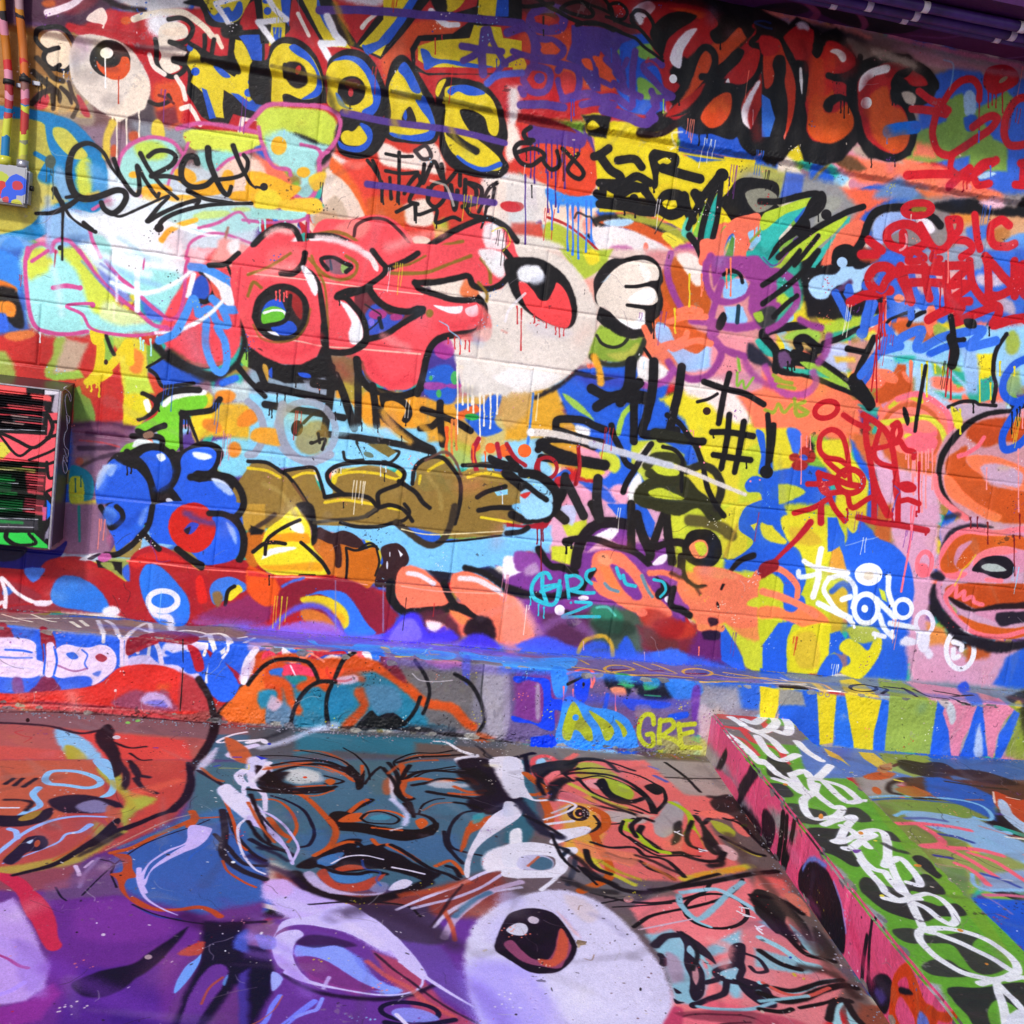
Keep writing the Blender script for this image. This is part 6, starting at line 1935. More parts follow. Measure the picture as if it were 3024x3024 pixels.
F 2a3a30 3*.8 : 60 84 72 80 90 84 92 92 70 96
F 6a3434 3*.9 : 98 88 120 94 124 104 106 104
S 5ab8a8 2 .6*.9 : 64 72 72 72 78 78
B ff8068 1.4*.8 : 98 76 4 3 0
F ff8a70 2.5 : -6 60 4 66 12 80 18 92 10 102 -6 104
F e09a90*.7 3 : 4 66 14 76 22 92 14 90
S 1f1820 6 1.5 : -4 58 10 62 30 64 50 60
F 1f1820 1.5 : 40 74 48 78 48 86 42 84
F 4a5ad8 2.5 : 4 102 12 96 26 94 38 98 46 104 30 106
F 3a5ac8 2.5 : 52 104 60 98 70 98 76 104
F 2f5ad0 2 : 78 108 84 96 88 95 94 106 92 110
F 4070e0 2 : 104 108 114 104 126 104 134 112 120 116
S c8a03a 3 1 : 50 106 54 98 62 94 70 94 75 100 76 108
D 7a1020 1.2 : 19 12 24 22 12 45 23.5 12 22
P a01c2c .7 : -4 8 8 10 20 8 30 6 26 12 20 13 10 12 -4 11
F 7fc0ea 1 : 2 -6 32 -6 28 2 14 4 4 0
S k 6 .7 : 0 2 10 6 24 4 34 -4
S k 4 .7 : -4 16 6 15 12 12
# GROUND tag
S 35b4c4 3 .4 : 29 50 26 46 20 48 15 56 16 64 22 68 30 70 34 66 36 56 28 58 22 60
S 35b4c4 3 .4 : 23 48 23 58 26 68
S 35b4c4 2.6 .4 : 36 52 34 66
S 35b4c4 2.6 .4 : 41 48 42 56 43 65
S 35b4c4 2.6 .4 : 41 49 48 48 53 52 50 57 44 59 54 61 62 61
S 35b4c4 2.6 .4 : 62 43 57 45 56 50 60 54
S 35b4c4 2.6 .4 : 79 42 80 46 82 50 
S 35b4c4 2.6 .4 : 84 48 86 54 93 56 
S 6a8a98 2.4 .6 : 70 54 74 58 80 60 ; 98 48 102 58 106 64
S 35b4c4 2 .4 : 107 51 114 53 116 59 112 64
S 35b4c4 2.4 .4 : 48 68 60 69 50 74 38 79 52 79 66 79
B 35b4c4 .4 : 44.5 68.5 1 1 0
D 35b4c4 1.2 : 24 72 80 20 70 78 14 64 70
# ledge top yellow letters
F 4a9af0 .6 : -6 108 20 110 48 110 44 118 20 120 -6 116
S d8a848 1.6 .4 : 46 117 62 119 74 121 84 120 92 119 84 116 74 116 70 119 80 122 96 123 112 123 124 124 136 125
S d8a848 1.6 .4 : 92 114 104 119 112 121 124 122 112 117 106 115
O d8a848 1.6 .4 : 140 121 11 2.6 3
S d8a848 1.4 .4 : 52 112 58 115 ; 142 128 170 128 ; 150 122 170 125 193 125 ; 160 121 180 124 200 128
S 7a2430 1.6 .6 : 74 119 86 119 ; 104 120 114 120 ; 132 122 146 122
# ledge face
F 0f44e0 .7 : 2 124 16 125 28 127 30 140 38 142 38 150 32 150 32 164 24 164 16 160 2 158 0 154 10 156 22 158 22 130 4 129
F 7a3a88 1.5 : 6 130 18 130 18 154 6 154
F a8a0b0*.7 1.4 : 18 132 21 132 21 154 18 154
F 3a88e8 1 : 30 118 42 120 40 138 32 138
F 0f44e0 1 : 48 126 58 124 58 136 54 144 48 140
S ff6a60 2 .5 : 42 122 52 119 60 120 62 126 60 132
D ff7a80 1.2 : 39 132 144 46 134 142 60 124 132 78 134 150 97 146 149 100 146 149
S 17131c 2 .6 : 42 130 48 127 54 124
B 17131c .5 : 54 130 1 1.6 0
F 1a2030 2 : 70 122 84 124 90 130 88 138 76 136 70 130
F 3a8a5a 1.5 : 78 122 92 124 92 132 84 132
F 1a2030 2 : 92 124 120 128 122 140 104 142 94 136
F 3a9a60 1.2 : 100 126 110 126 110 132 100 134
S 3aa868*.8 1 .4 : 100 138 112 139 ; 80 130 92 131 ; 84 127 94 128
F d8866a 1.4 : 74 133 84 132 86 138 78 138
F 2f80e8 2*.9 : 116 126 140 128 142 138 126 142 118 136
F 6a3aa0 1.5*.9 : 136 134 142 132 140 156 136 156
F 1f54d8 .9 : 86 141 118 144 116 148 104 148 92 150 86 146
S 1f54d0 3 .8 : 72 138 70 148
F 8a7888*.8 1.5 : 94 146 104 146 104 154 94 154
S 1f54d8 5 .8 : 120 155 131 153
P 0f44e0 .8 : 14 170 30 168 36 174 30 178 14 177
F c8b8c8 2*.6 : 142 146 148 146 152 156 144 170 140 160
# A blob
F 3a8ff0 .6 : 33 168 36 156 39 142 44 139 50 142 60 147 74 149 86 155 92 164 95 174 94 178 76 178 56 180 40 176 34 174
F a8b42e .5 : 39 171 38 164 42 150 46 143 50 147 54 156 60 164 61 172 56 172 51 166 47 165 44 172
B 3a8ff0 .4 : 48 155 2.4 2.4 0
F a8b42e .5 : 58 150 66 154 74 160 77 166 74 172 70 172 66 162
F a8b42e .5 : 78 157 84 161 87 167 84 170 82 164
S b4c030 3.4 .4 : 107 160 106 154 101 153 97 158 96 168 100 175 106 176 106 168 102 168
S b4c030 3.4 .4 : 112 157 111 170 112 181
S b4c030 3.4 .4 : 112 158 120 157 122 162 116 167 114 169 122 172 130 178
S b4c030 3.6 .4 : 126 160 127 170 128 178
S b4c030 3.4 .4 : 126 161 138 160 ; 128 168 136 166 ; 128 177 142 178
F b4b84a 2*.6 : 112 170 142 170 148 184 112 182
P 5a5244 2*.6 : 96 180 150 184 160 190 100 186
# floor under
S e05a5a 4 1 : 18 200 16 188 26 184 34 190 28 196
F 9ac8e0 1 : 18 188 24 186 26 192 20 194
S 1a1520 3 1 : 10 184 12 196 ; 0 186 16 182
S e06a60 4 1.2 : 48 183 38 190 30 196
S 2a2628 3 1 : 40 190 54 186 70 188 80 196
F a8b040 1.5*.9 : 50 190 64 190 80 200 50 200
F c0c0d0 1.5 : -6 188 4 188 6 202 -6 202
S 5a6ac8*.8 2 1 : 104 192 110 194
# ---------- tile L
tile 2268 1512
layer 0
P bfc42e 2 : -6 -6 60 -6 62 60 50 110 40 122 -6 118
P 2a60d0 1.2 : -6 -6 12 -6 28 40 10 70 14 100 10 122 -6 120
P 2a60d0 1.2 : 60 -6 84 20 104 34 112 60 108 100 104 128 60 124 60 60
P d0923a 2 : 46 20 58 30 60 44 46 46
P c8903a 2*.6 : 46 60 60 56 60 90 46 90
P d09ab4 2.5 : 84 -6 130 -6 126 50 120 80 150 110 180 100 200 96 200 100 176 136 150 140 108 130 104 100 110 60 96 26
P b86030 2 : 82 -6 94 -6 92 26 80 22
P a86838 2 : 150 -6 200 -6 200 6 170 8
P d88a4a 2.5 : 120 84 134 88 138 100 120 100
P b85a30 2.5 : 150 100 170 100 166 110 150 112
P c89ab4 2 : 130 12 160 -2 200 0 200 96 160 96 130 60
P 2a5fcc 2 : 170 130 180 110 200 96 200 132 186 136
P 7a8898 2.5 : -6 120 60 124 200 134 200 146 60 136 -6 128
P 4a70d0 1.5 : -6 122 10 122 20 128 -6 128
P a89898 2.5 : -6 134 200 146 200 184 40 178 -6 150
P 2a5fcc 1.2 : 8 134 40 134 40 178 20 170 8 160
P 2f70d8 1.4 : 48 138 90 142 86 180 60 178 50 176
P 8fa850 1.4 : 92 138 128 142 126 184 88 182
P 2a5fcc 1.2 : 128 144 140 146 142 184 122 184
P 8a9838 2 : 180 146 200 136 200 190 180 184
P 3a3a20 2.5 : 188 140 200 132 200 180 194 176
layer 1
P 2a60d0 .8 : -6 122 14 122 14 110 6 108 2 118 -6 118
# upper letters yellow/blue
F 2a60d0 .8 : -6 20 10 24 20 30 28 42 28 54 22 66 14 58 -6 52
F d8cc30 1 : -6 10 0 6 6 14 14 22 10 24 -2 20
F d8cc30 1.2 : 10 4 26 2 40 6 46 16 48 34 38 42 28 40 24 30 14 20
F c89a38 2*.6 : 16 12 34 14 40 24 22 24
F d8cc30 1 : 50 -6 70 -6 68 10 64 16 56 6
P 2a60d0 .8 : 45 4 52 4 54 10 58 18 58 36 54 26 48 30 45 30
F 2a60d0 1 : 58 24 70 14 84 20 96 26 106 38 110 54 108 70 100 80 90 74 74 56 60 44
F bfc42e 1.2 : -6 48 6 48 12 56 12 76 8 90 -6 100
F 2a60d0 1 : 12 56 20 60 28 66 26 82 14 82
P 2a60d0 .8 : -4 100 8 84 20 82 14 96 14 120 -4 120
F ff8050 1.2 : -6 72 8 72 18 76 28 70 38 74 46 82 44 90 34 90 20 84 8 80 -6 80
S ff7c5c 4.5 .5 : -4 43 8 43 16 48 22 56 22 64
S ff8060 5 .8 : -4 60 10 64 24 70 36 78
F d8cc28 1 : 14 104 18 92 30 86 46 84 47 92 46 108 40 118 34 122 18 120 16 112
F c8a040 2*.6 : 20 94 36 92 38 116 22 116
P 2a60d0 1 : 47 92 54 90 60 98 56 108 50 106 46 108
F d8cc28 1 : 54 104 56 98 62 96 70 100 76 104 82 90 86 96 84 108 76 120 68 126 56 122 52 118 60 116 62 110
F a8b040 1.5 : 60 88 74 86 84 90 80 98 66 98
F 2a60d0 1 : 40 116 46 108 52 108 56 116 52 122 38 124
S 3a5fae 4 1 : 48 60 56 54 62 58
P c8d040 .8 : 84 58 88 60 90 68 86 66
S b02030 5 .5 : 40 -4 40 8
S b02030 5-2.5 .5 : 32 8 22 20 12 30 2 40
F 8a1f28 1 : -6 40 6 36 8 42 0 48 -6 50
S a81f2a 4.6 .45 : 68 4 84 8 100 10 120 14
D b02030 1.8 : 119 14 17 94 -2 8 97 0 8 60 -2 6 112 0 3
D ff7080 1.6 : 108 -4 15
S ff7080 1.6 .4 : 111 -4 106 30 102 52 100.5 60
# white loops tag TOONS ©
S e6e2ea 4.6 .6 : 40 28 38 40 38 50 34 64
S e6e2ea 3.6 .6 : 27 37 34 41 44 43 60 46
S dfe4ea 3.6 .7 : 23 45 24 49 32 48 38 46
B e0e0e8 1 : 76 47 9.5 7.5 0
O e8e8ee 3 .6 : 76 47 9 7 0
B c8b8a0 1.5*.8 : 76 48 4 3.4 0
S e4e8ee 3.6 .6*.95 : 46 50 42 58 46 66 52 74 60 80 64 84
S e4e8ee 3.6 .6*.95 : 46 50 56 48 64 54 66 62 64 72
S e8e8ec 4 .6 : 56 66 62 64
S e4e8ee 4.4 .6 : 38 69 50 75 62 80
O e4e8ee 4 .7 : 74 73 9 11 0
B e8ecf0 .6 : 73 73 2.6 3 0
S e8e8f0 4 .6 : 91 49 91 60 94 70
O e4e4ee 3.4 .6 : 102 73 6.5 7 0
S e0e4ee 4 .7 : 82 66 90 74 96 80
S e0e4ee 4 .7 : 84 78 88 88 94 94
S e0e4ee 4 .7 : 92 84 104 86 112 88
O e0d8e8 3.4 .7 : 118 84 6.5 8.5 0
S e0d8e8 4 .8 : 104 96 112 98 120 92
S dcd8e8 5 1.2 : 102 98 108 98 ; 116 100 122 108
S e0e0ec 3.6 .6 : 80 92 88 94
F dcd8e8 1 : 112 90 122 92 120 104 114 104
D e8e8ee 2 : 65 84 87 94 90 95 81 92 95
O e4e2ea 3.8 .8 : 145 104 10.5 14.5 0
S e4e2ea 3.6 .7 : 140 98 146 100 146 104
S e4e2ea 3.6 .7 : 140 104 140 110 144 109
# orange blob face right
F 2a2430 1.5 : 130 28 136 16 146 10 160 9 170 12 150 14 140 22 134 36
F d08aa4 1.2 : 130 30 136 20 146 14 160 12 176 14 200 16 200 40 190 46 170 52 140 52 128 46
F ff7280 .9 : 130 30 136 20 146 13 160 12 176 16 174 20 158 18 146 20 138 30 136 38 142 44 150 46 146 50 136 50 130 44
F c85a24 .9 : 133 32 142 20 156 16 176 18 190 18 200 24 200 30 180 26 166 28 156 34 150 42 142 42 146 32 154 22 144 26 140 38 144 44 134 46 130 40
F ff7a80 1 : 156 34 166 28 180 26 188 30 180 32 166 34 156 42
F 1f1822 .6 : 154 44 160 36 170 33 180 34 186 40 186 45 180 50 172 50 162 46
F a8b0ac .5 : 161 41 166 39 174 40 180 44 172 45 164 44
F b84a1c 1 : 134 58 144 54 170 54 200 56 200 72 180 72 160 74 146 68 138 66
F 2a1a20 1.2 : 136 64 146 68 156 73 170 70 200 68 200 72 176 74 160 76 144 72
F cc8aa8 1 : 156 76 170 74 200 74 200 78 186 82 184 84 170 82
F 2a2230 1.2 : 176 76 200 76 200 82 188 84 176 86 172 80
F c85a24 1 : 144 78 160 84 180 88 200 86 200 92 180 96 160 92 146 86
S ff7280 3.4 .6 : 141 56 136 60 134 66 138 74 146 84 158 92 176 94 193 90 200 88
S ff7280 3 .6 : 136 62 142 56 142 64 148 60 148 66 154 64 156 68 162 70
S d08aa8 4 .8 : 130 52 128 58 130 66 138 78 150 88
S ff7884 4 .8 : 152 14 170 16 184 14 200 12
S ff7884 3 .8 : 165 51 176 52
F 2a2430 2 : 122 48 128 44 134 50 128 52
F 231d28 2 : 122 62 126 54 128 66 138 80 148 90 160 94 180 98 200 96 190 104 170 106 150 100 134 88 124 76
O ff7280 3.4 .7 : 118 39 5.5 9 10
F ff6a78 1 : 113 40 120 40 122 48 116 48
S 2a2830 3 1.5*.7 : 134 4 144 2
D 7a1820 1.2 : 153 4 12 158 4 12 166 8 24 186 18 48 190 2 20
# ledge top here
S d8a868 2 .5 : -4 125 20 128 40 130 48 134
S ece4dc 1.6 .4 : -2 129 20 130 40 134 60 136 ; 10 125 14 127 ; 18 130 28 130
S d8b860 4 1*.9 : 36 130 44 136
P d8c040 1 : 54 127 64 126 78 134 84 140 60 138 56 132
P 8fa040 1.2 : 84 126 100 128 120 138 128 144 92 138 84 132
P c88aa0 1.5 : 104 128 150 134 160 144 140 148 124 142
P 4a6ac0 1.5 : 144 134 162 138 166 146 154 146
P c88a94 1.5 : 158 136 172 140 186 150 180 152 164 146
F 3a5ac8 1.2 : 143 132 149 128 152 134 146 136
O 2a2428 1.8 .4 : 72 133 10 2.6 3
S 2a2428 1.8 .4 : 82 132 90 134 86 137 ; 88 132 104 134 112 139 ; 102 133 108 137 ; 110 134 122 139 136 141 ; 126 135 144 138 ; 138 140 152 146 ; 140 139 154 138
F 3a3830 1.4 : 180 140 200 134 200 146 190 146
F b8a838 1 : 186 144 190 142 192 147 188 148
# ledge face stripes
P dcc826 .7 : -6 131 9 134 8 146 4 158 -6 156
P dcc826 .7 : 37 136 52 138 50 156 49 174 39 176 38 156
P dcc826 .7 : 58 137 86 142 84 150 80 166 79 180 65 178 62 162
P 2a66d8 1 : 86 141 92 143 90 164 88 180 80 180 82 160
P 8fa44e .8 : 92 138 127 144 126 164 122 184 88 182
P 2a5fd0 1 : 128 142 134 150 138 176 138 186 122 184
P d8829c .8 : 134 144 158 147 156 156 146 174 143 186 138 184 136 164 132 152
P 2a5fd0 1 : 158 146 164 148 164 172 166 184 144 186 150 170
P d8829c .8 : 162 144 174 140 186 150 178 158 172 172 170 186 166 184 164 164
P 2a5fd0 1 : 186 150 190 152 184 168 176 186 171 186 174 168
F c0c4cc 1.2 : 134 144 140 146 142 156 138 160
F c8d0e0*.8 1.5 : 156 172 160 160 162 182 156 184
F b8a8a8 1.2 : 128 142 136 142 134 148
P b8a070 1.5*.7 : 8 132 26 136 28 146 8 146
O 9a8a8a .8 .4 : 40 137 1.6 1.6 0 ; 45 138 1.6 1.6 0
# right floor near ledge
on rfloor ktop
P 5a78b8 1.5 : 20 170 60 176 120 184 130 200 30 200
P 8f9a48 1.5 : 84 182 120 184 140 196 110 200 90 194
P d8b840 .6 : 68 181 80 182 92 192 94 196 84 194 72 186
P d8b840 .6 : 42 178 54 184 62 192 56 188 46 184
P d88a98 .8 : 138 186 142 186 150 192 148 194 140 192
P 4a6a9c 1.5 : 120 186 200 188 200 202 140 202
S 5a2a28 2 .6 : 94 192 100 190 108 192
F 3a3438 1.2 : 108 194 120 189 134 190 142 198 120 200
on ktop
P 7a7272 2 : -70 152 40 165 20 176 -50 170
# ---------- tile M (floor, left)
tile 0 2268
on floor
layer 0
P 6a3a80 5 : -6 -6 200 -6 200 210 -6 210
P b54a48 3 : -6 -6 150 -6 146 20 130 40 100 56 40 76 -6 84
P c64e44 2.5 : 90 -6 142 -6 140 20 126 32 110 40 92 40 100 20
F b0b048 2.5 : 72 0 88 0 96 16 106 20 118 24 102 34 94 44 90 34 96 24 86 14 78 8
P c06048 2 : -6 -6 70 -6 80 20 40 40 -6 40
F b0a848 3*.8 : 64 40 76 42 86 50 76 62 50 76 20 84 -6 84 -6 76 30 70 56 58
P b4504c 2.5 : -6 40 72 38 70 56 40 68 -6 74
P 4a6c7a 5 : 146 -4 200 -6 200 34 170 38 140 36
P 4470a0 5 : 90 64 140 36 170 30 200 30 200 80 110 60
P 3f62a8 5 : 84 70 110 52 170 40 200 60 200 100 150 110 110 100 90 90
P 6a4a78 3 : 44 78 80 66 84 80 100 100 90 110 50 120 34 96
P 8f4a58 3 : -6 82 40 76 60 72 50 90 20 94 -6 92
P 6a3288 3 : 34 100 90 96 150 112 150 130 120 200 -6 200 36 150
F 8a3fa0*.5 6 : 60 104 100 100 130 118 110 130 60 128
P b894d8 2.5 : -6 104 10 98 22 116 30 134 37 150 34 166 20 176 -6 180
F 8f6ac0*.6 4 : 10 130 34 140 34 160 20 168
P 8a3590 3 : -6 182 20 176 40 162 46 170 30 190 -6 200
P 4a2888*.6 5 : 60 150 120 150 120 200 40 200
P 1a1230 3 : 154 116 184 116 184 134 190 134 196 160 176 164 160 190 150 202 126 202 140 170 150 146
F 6a3a90 1.5 : 134 200 144 170 156 152 166 148 172 152 168 164 154 184 144 200
P 4a3a90 2 : 180 156 200 142 200 200 180 200
F 4a5ab8 2 : 176 136 184 122 196 124 200 130 196 140
layer 1
F 1f1630 1.8 : 54 164 62 158 80 152 100 148 114 138 130 128 142 120 130 136 118 148 104 158 90 168 76 173 62 172
F c2304e 1 : -6 80 8 80 18 84 26 92 36 102 42 114 44 128 47 134 42 138 34 136 26 120 18 108 12 94
S a83a80 2-3 .6 : -4 140 6 144 14 149 21 151
S b090f8 4 1 : -4 172 8 168 18 162
F 8ec4f0 .5 : 70 -6 82 -6 86 6 88 16 84 21 76 23 74 26 73 23 80 19 83 14 82 8 76 2
S 8ec4f0 4.5-4-4.5-4-4 .4 : 36 11 34 8 38 3 48 2 60 3 72 7 76 11 72 14 64 15 50 13 38 12 34 10
S 2f2430 3 .9 : 4 12 10 8 ; 11 13 17 8 ; 18 14 27 8
S 8ec0f4 5-4 .4 : 29 15 25 20 30 27 28 30 20 33 15 36
S 2f2430 3 1.6 : 4 24 14 24 24 26 20 32
F 2b2032 1.6 : 36 26 42 22 60 20 80 23 90 26 93 30 88 30 76 34 60 34 46 33
F a8a0d0*.7 2 : 58 28 70 24 80 26 84 32 72 34 60 32
F 2b2032 1.2 : -6 36 10 36 26 34 38 30 40 34 34 40 16 44 -6 43
F a07a38 .8 : 14 38 22 34 32 32 26 38 16 40
S dcdcf4 2 .4 : -6 30 6 30 14 30
S 98b4f4 3-3.4-2 .4 : -6 68 6 58 20 48 38 40 58 36.5 84 37
S 98b4f4 4 .4 : 7 46 12 48 13 53
S 98b4f4 5-1.5-1.2 .4 : 68 43 60 48 50 50 44 56 30 62 14 68 2 72
F 2b2038 1 : 2 70 10 62 18 54 26 51 34 52 36 58 30 62 20 64 14 70 8 73
B b05038 .6 : 28 57 2 3 30
F b8d0f0 .5 : 20 56 25 54 23 57
S a85a28 .8 .3 : 0 70 12 60 20 52
F b8604a 1.5*.8 : 82 28 92 34 88 40 80 36
S c05838 1.6 .8 : 80 38 84 44 88 46 ; 40 70 60 58 76 42
S 231a28 3-5-6-5-4 .8 : 10 81 40 73 60 62 76 52 90 47 104 42 118 36 130 32
S 231a28 3-6-6 1 : 142 -4 144 10 140 22 130 32
F 231a24 .8 : 66 60 78 46 88 38 91 40 88 46 96 46 88 52
B 8a3f30 .5 : 88 43 2 1 30
S b8a848 3 1.5*.8 : 70 62 86 52 94 48
S 2f2430 4 1.2 : 90 -4 95 4 95 10 93 16
S 2f2430 4 1 : 100 -2 104 5 112 7
S 2f2430 3.4 1 : 102 8 108 15 118 19
S c05528 4 .6 : 84 64 100 60 120 50 134 44 148 38
S c05528 5 .6 : 145 33 147 38 143 44
S c05528 2 .6 : 146 38 166 37
S c8a898*.6 1.4 .4 : 80 62 100 52 126 40 144 35
S 3a7aa8*.5 3 .8 : 90 60 110 52 130 46
S 211a30 1.2 .4 : 62 96 76 82 90 70 108 58 128 50 146 44 158 39
S 211a30 1.4 .4 : 76 69 84 71 86 74 84 80 88 90
S 211a30 1.4 .4 : 42 90 46 97 50 100
F b44a2c .6 : 85 65 98 66 100 76 103 82 96 84 94 90 98 98 106 102 118 106 126 108 118 108 104 104 92 94 88 84 83 80 92 78 92 70
S b44a2c 3-4-5 .7 : 100 98 116 106 134 107 150 105 160 108 166 112
S 28489a 1.5 .5*.8 : 100 103 118 112 136 114
F c8b4f0 .5 : 142 45 148 43 158 45 160 47 156 54 148 60 138 64 126 70 114 78 110 88 106 88 104 84 112 72 126 62 140 56
F 3f62a8 .4 : 140 58 128 65 116 74 109 84 112 74 124 65
S c8b4f0 4-2-1.2 .4 : 105 76 105 86 110 98 122 106 134 111
S c8b4f0 2.6 .4 : 105 84 110 94
S d0b4d8 3 .5 : 57 74 59 78 60 81
S c0a0c8 2 .5 : 64 75 70 70
S a890c0*.5 3 1.5 : 60 90 64 80 74 68
S 1f1830 1.6 .6 : 100 103 116 110 136 115 156 118
S 2a1838 3 1 : 166 118 180 117 200 116
F 6fa0f4 .6 : 132 170 133 162 140 150 148 144 152 140 150 148 142 160
F b04a40 1.5 : 134 140 144 134 154 131 152 140 142 142
S b05038 2 .6*.8 : 152 178 158 166 168 158
F 6ab0f0*.6 1 : 168 162 172 156 170 164
# black scribble right
S 2a2430 5 .8 : 168 32 170 50 168 64 180 76 200 84
S 2a2430 3.4 .7 : 162 50 172 60 184 72 200 74
S 2a2430 3 .7 : 172 34 178 50 190 64 200 70
S c05028 2.4 .5 : 168 20 176 40 180 56 186 62
S c05028 2 .5 : 168 70 172 78 184 86 193 90
S 2a2430 3 .8 : 150 2 160 8 170 14 180 20
S c05528 2.4 .8*.8 : 152 0 162 8 168 10
F dcd4f4 1.2 : 164 16 172 12 180 18 190 24 200 34 200 46 190 40 184 38 176 32 168 24
S dcd4f4 2.4-1.6 .5 : 186 38 180 44 180 54 184 66 192 76 200 80
S dcd4f4 6 .6 : 184 2 180 6 184 12 190 12
S dcd4f4 3 .6 : 184 20 184 14
B f0ecf8 .4 : 176 71 1.7 .9 0 ; 166 119 .7 .5 0; 180 123 .6 .5 0; 168 125 .6 .5 0; 161 133 .4 .4 0; 170 138 .7 .6 0; 153 136 .4 .4 0 ; 174 150 .3 .3 0; 73 117 .6 .4 0; 121 193 .6 .4 0; 98 39 .7 .4 0; 129 13.6 .8 .3 0
B a89098 .5 : 112 142.6 3 1.8 -5
B 2a1c28 .5 : 58 124 .8 .6 0 ; 91 81 1 .5 0; 41 178 .5 .4 0 ; 105 191 .8 .9 0
# ---------- tile N
tile 756 2268
layer 0
P 5a4a70 9 : 24 -6 200 -6 200 120 30 120
P 6a3a90 9 : 10 112 200 112 200 210 0 210
P 4a6c80 6 : -4 -6 200 -6 200 60 170 100 100 90 30 80 -6 60
P 4f6a74 2.5 : 66 -6 120 -6 110 20 90 20
P 486c90 4 : 30 50 150 50 160 70 40 70
F 8f423c 5 : 14 78 34 84 64 92 110 96 150 86 200 74 200 110 140 112 60 108 20 96
P 4a3a58 3 : 70 102 130 104 146 130 120 140 90 124
F c4aeee 4 : 6 88 20 84 34 90 60 98 88 116 112 142 96 140 70 124 40 116 14 108
P 8a5a90 3 : -6 118 20 118 30 130 20 140 -6 134
P 6a3a90 3 : 0 158 30 150 100 172 140 176 200 196 200 202 -6 202
P 8a3f88 3 : 28 140 60 144 90 166 76 172 40 160
P a84868 2.5 : 88 138 120 150 140 176 180 202 160 202 120 180 100 160
P 7a8ae8 2.5 : 30 134 64 134 80 144 90 160 110 168 104 174 80 164 60 152 34 142
P 1a1230 3 : -6 134 8 136 14 150 12 170 4 186 -6 200
F b8a4ee*.4 9 : 166 140 176 116 190 100 210 94 214 210 190 206 168 176
P 6a4a9a 3 : 104 130 140 134 156 158 170 190 140 172 120 150
layer 1
S d8d0d8*.6 8 3 : 30 4 40 6 46 8
F 2a1b24 1.5 : 0 -2 10 2 20 12 10 12 2 8
F c8c8c4 3*.9 : 22 2 36 0 48 4 46 10 32 12 22 8
B d04a28 .5 : 37 7 1.6 .8 0
S 1f1418 3 .6 : 24 -4 50 -2 66 2 74 6 78 12
S c05528 2.4 .6 : 20 -4 44 -3 60 2 72 8
S c05528 2.4 .8 : 66 4 74 10 80 8 80 -2
F 1f1418 .7 : 72 -2 78 6 82 2 81 14 76 16 74 8 66 2
F 1f1418 .8 : 2 14 20 16 46 14 58 14 56 16 40 18 18 19 6 17
S c05528 2 .6 : 8 13 30 14 52 13
S 1f1418 2 .6 : 52 6 60 8 66 10 60 12 52 12
F b85a28 .8 : 52 10 56 8 60 10 56 13
S 1f1418 2 .5 : 82 12 88 4 94 -1
F c05528*.7 2 : 96 10 104 6 106 14 100 20 96 18
S d8d0e0 3 1*.8 : 102 6 103 16 104 24
S 1f1418 3-4 .7 : 100 -4 106 4 108 12 106 18 112 24 118 23
S c05528 4 .6 : 110 -2 112 10 110 18 116 22
S 1f1418 3 .6 : 116 -2 112 4 110 10 120 4 134 2 160 4
S c05528 4 .8 : 112 10 124 8 140 10 160 8 166 12
S 1f1418 3 .7 : 118 13 130 11 142 8 160 10
F c8c4cc 2.5*.8 : 130 12 140 9 156 12 166 12 154 15 136 15
S 1f1418 4 .8 : 130 18 142 20 156 22 170 24
S c05528 3 .6 : 146 19 158 20 172 20
F 221824 2 : 152 -6 176 -6 186 12 190 24 184 34 170 34 160 28 172 22 170 12 156 2
F 221824 2 : 160 24 180 20 200 22 200 26 184 28 176 34 164 32
S 1f1418 1.6 .5 : 123 34 126 28 134 24 142 23
S c05528 1.4 .6*.7 : 126 32 136 27 150 26
# nose
S 1f1418 4 .6 : 68 35 76 30 84 26 87 24
S c05528 3 .6 : 70 34 78 27 84 24
F 1f1418 .7 : 54 38 58 33 68 33 72 36 64 40 74 41 84 42 94 44 110 46 124 46 134 42 138 42 134 50 120 54 110 55 98 53 86 50 74 48 62 47 56 44
F c85a28 .7 : 62 40 70 35 80 34 78 38 80 40 70 41
S c85a28 2.4 .6 : 80 38 86 33 96 32 106 34 112 37
S 1f1418 2 .5 : 79 38 84 34 94 33 104 36 108 39 104 42 94 42 84 41 79 38
F 4088a0 .8 : 86 37 94 35 102 37 98 39 88 39
S c85a28 2.4 .6 : 88 45 98 46 110 47
F c85a28 .7 : 120 40 126 38 130 42 124 46
S 1f1418 3 .8 : 116 26 118 32 119 37 
S 1f1418 3 .7 : 112 27 117 34 124 35 132 38 136 44 132 50
S c8c8e8 4 1.5*.9 : 103 24 110 30 114 36 112 43
S e0d8e8*.8 2 1 : 102 47 110 45
# cheeks
S 1f1c30 2.4 .6 : 12 21 24 25 36 32 42 42 44 50 40 58 32 60
S c05528 2.4 .6 : 0 24 14 24 24 30 30 40 30 48 24 56
S c05528 4.5 .8 : 30 18 40 24 52 36 60 46 58 56 54 62 62 60 74 56
S c05528 4 .7 : 10 38 18 48 24 52
S 1f1c30 4 .8 : -4 54 8 60 20 62 28 66
S 1f1c30 2 .6 : 4 36 12 46 18 54 24 60
S 1f1c28 2.4 .6 : 168 32 156 34 148 42 145 52 148 60 160 64 170 66
S 1f1c28 3 .7 : 142 48 144 58 150 66 156 72
F c05528 1 : 160 42 170 38 178 36 172 44 162 50 158 60 154 62
F 3aa0a8*.7 1.5 : 164 36 172 34 170 40 164 42
# mouth
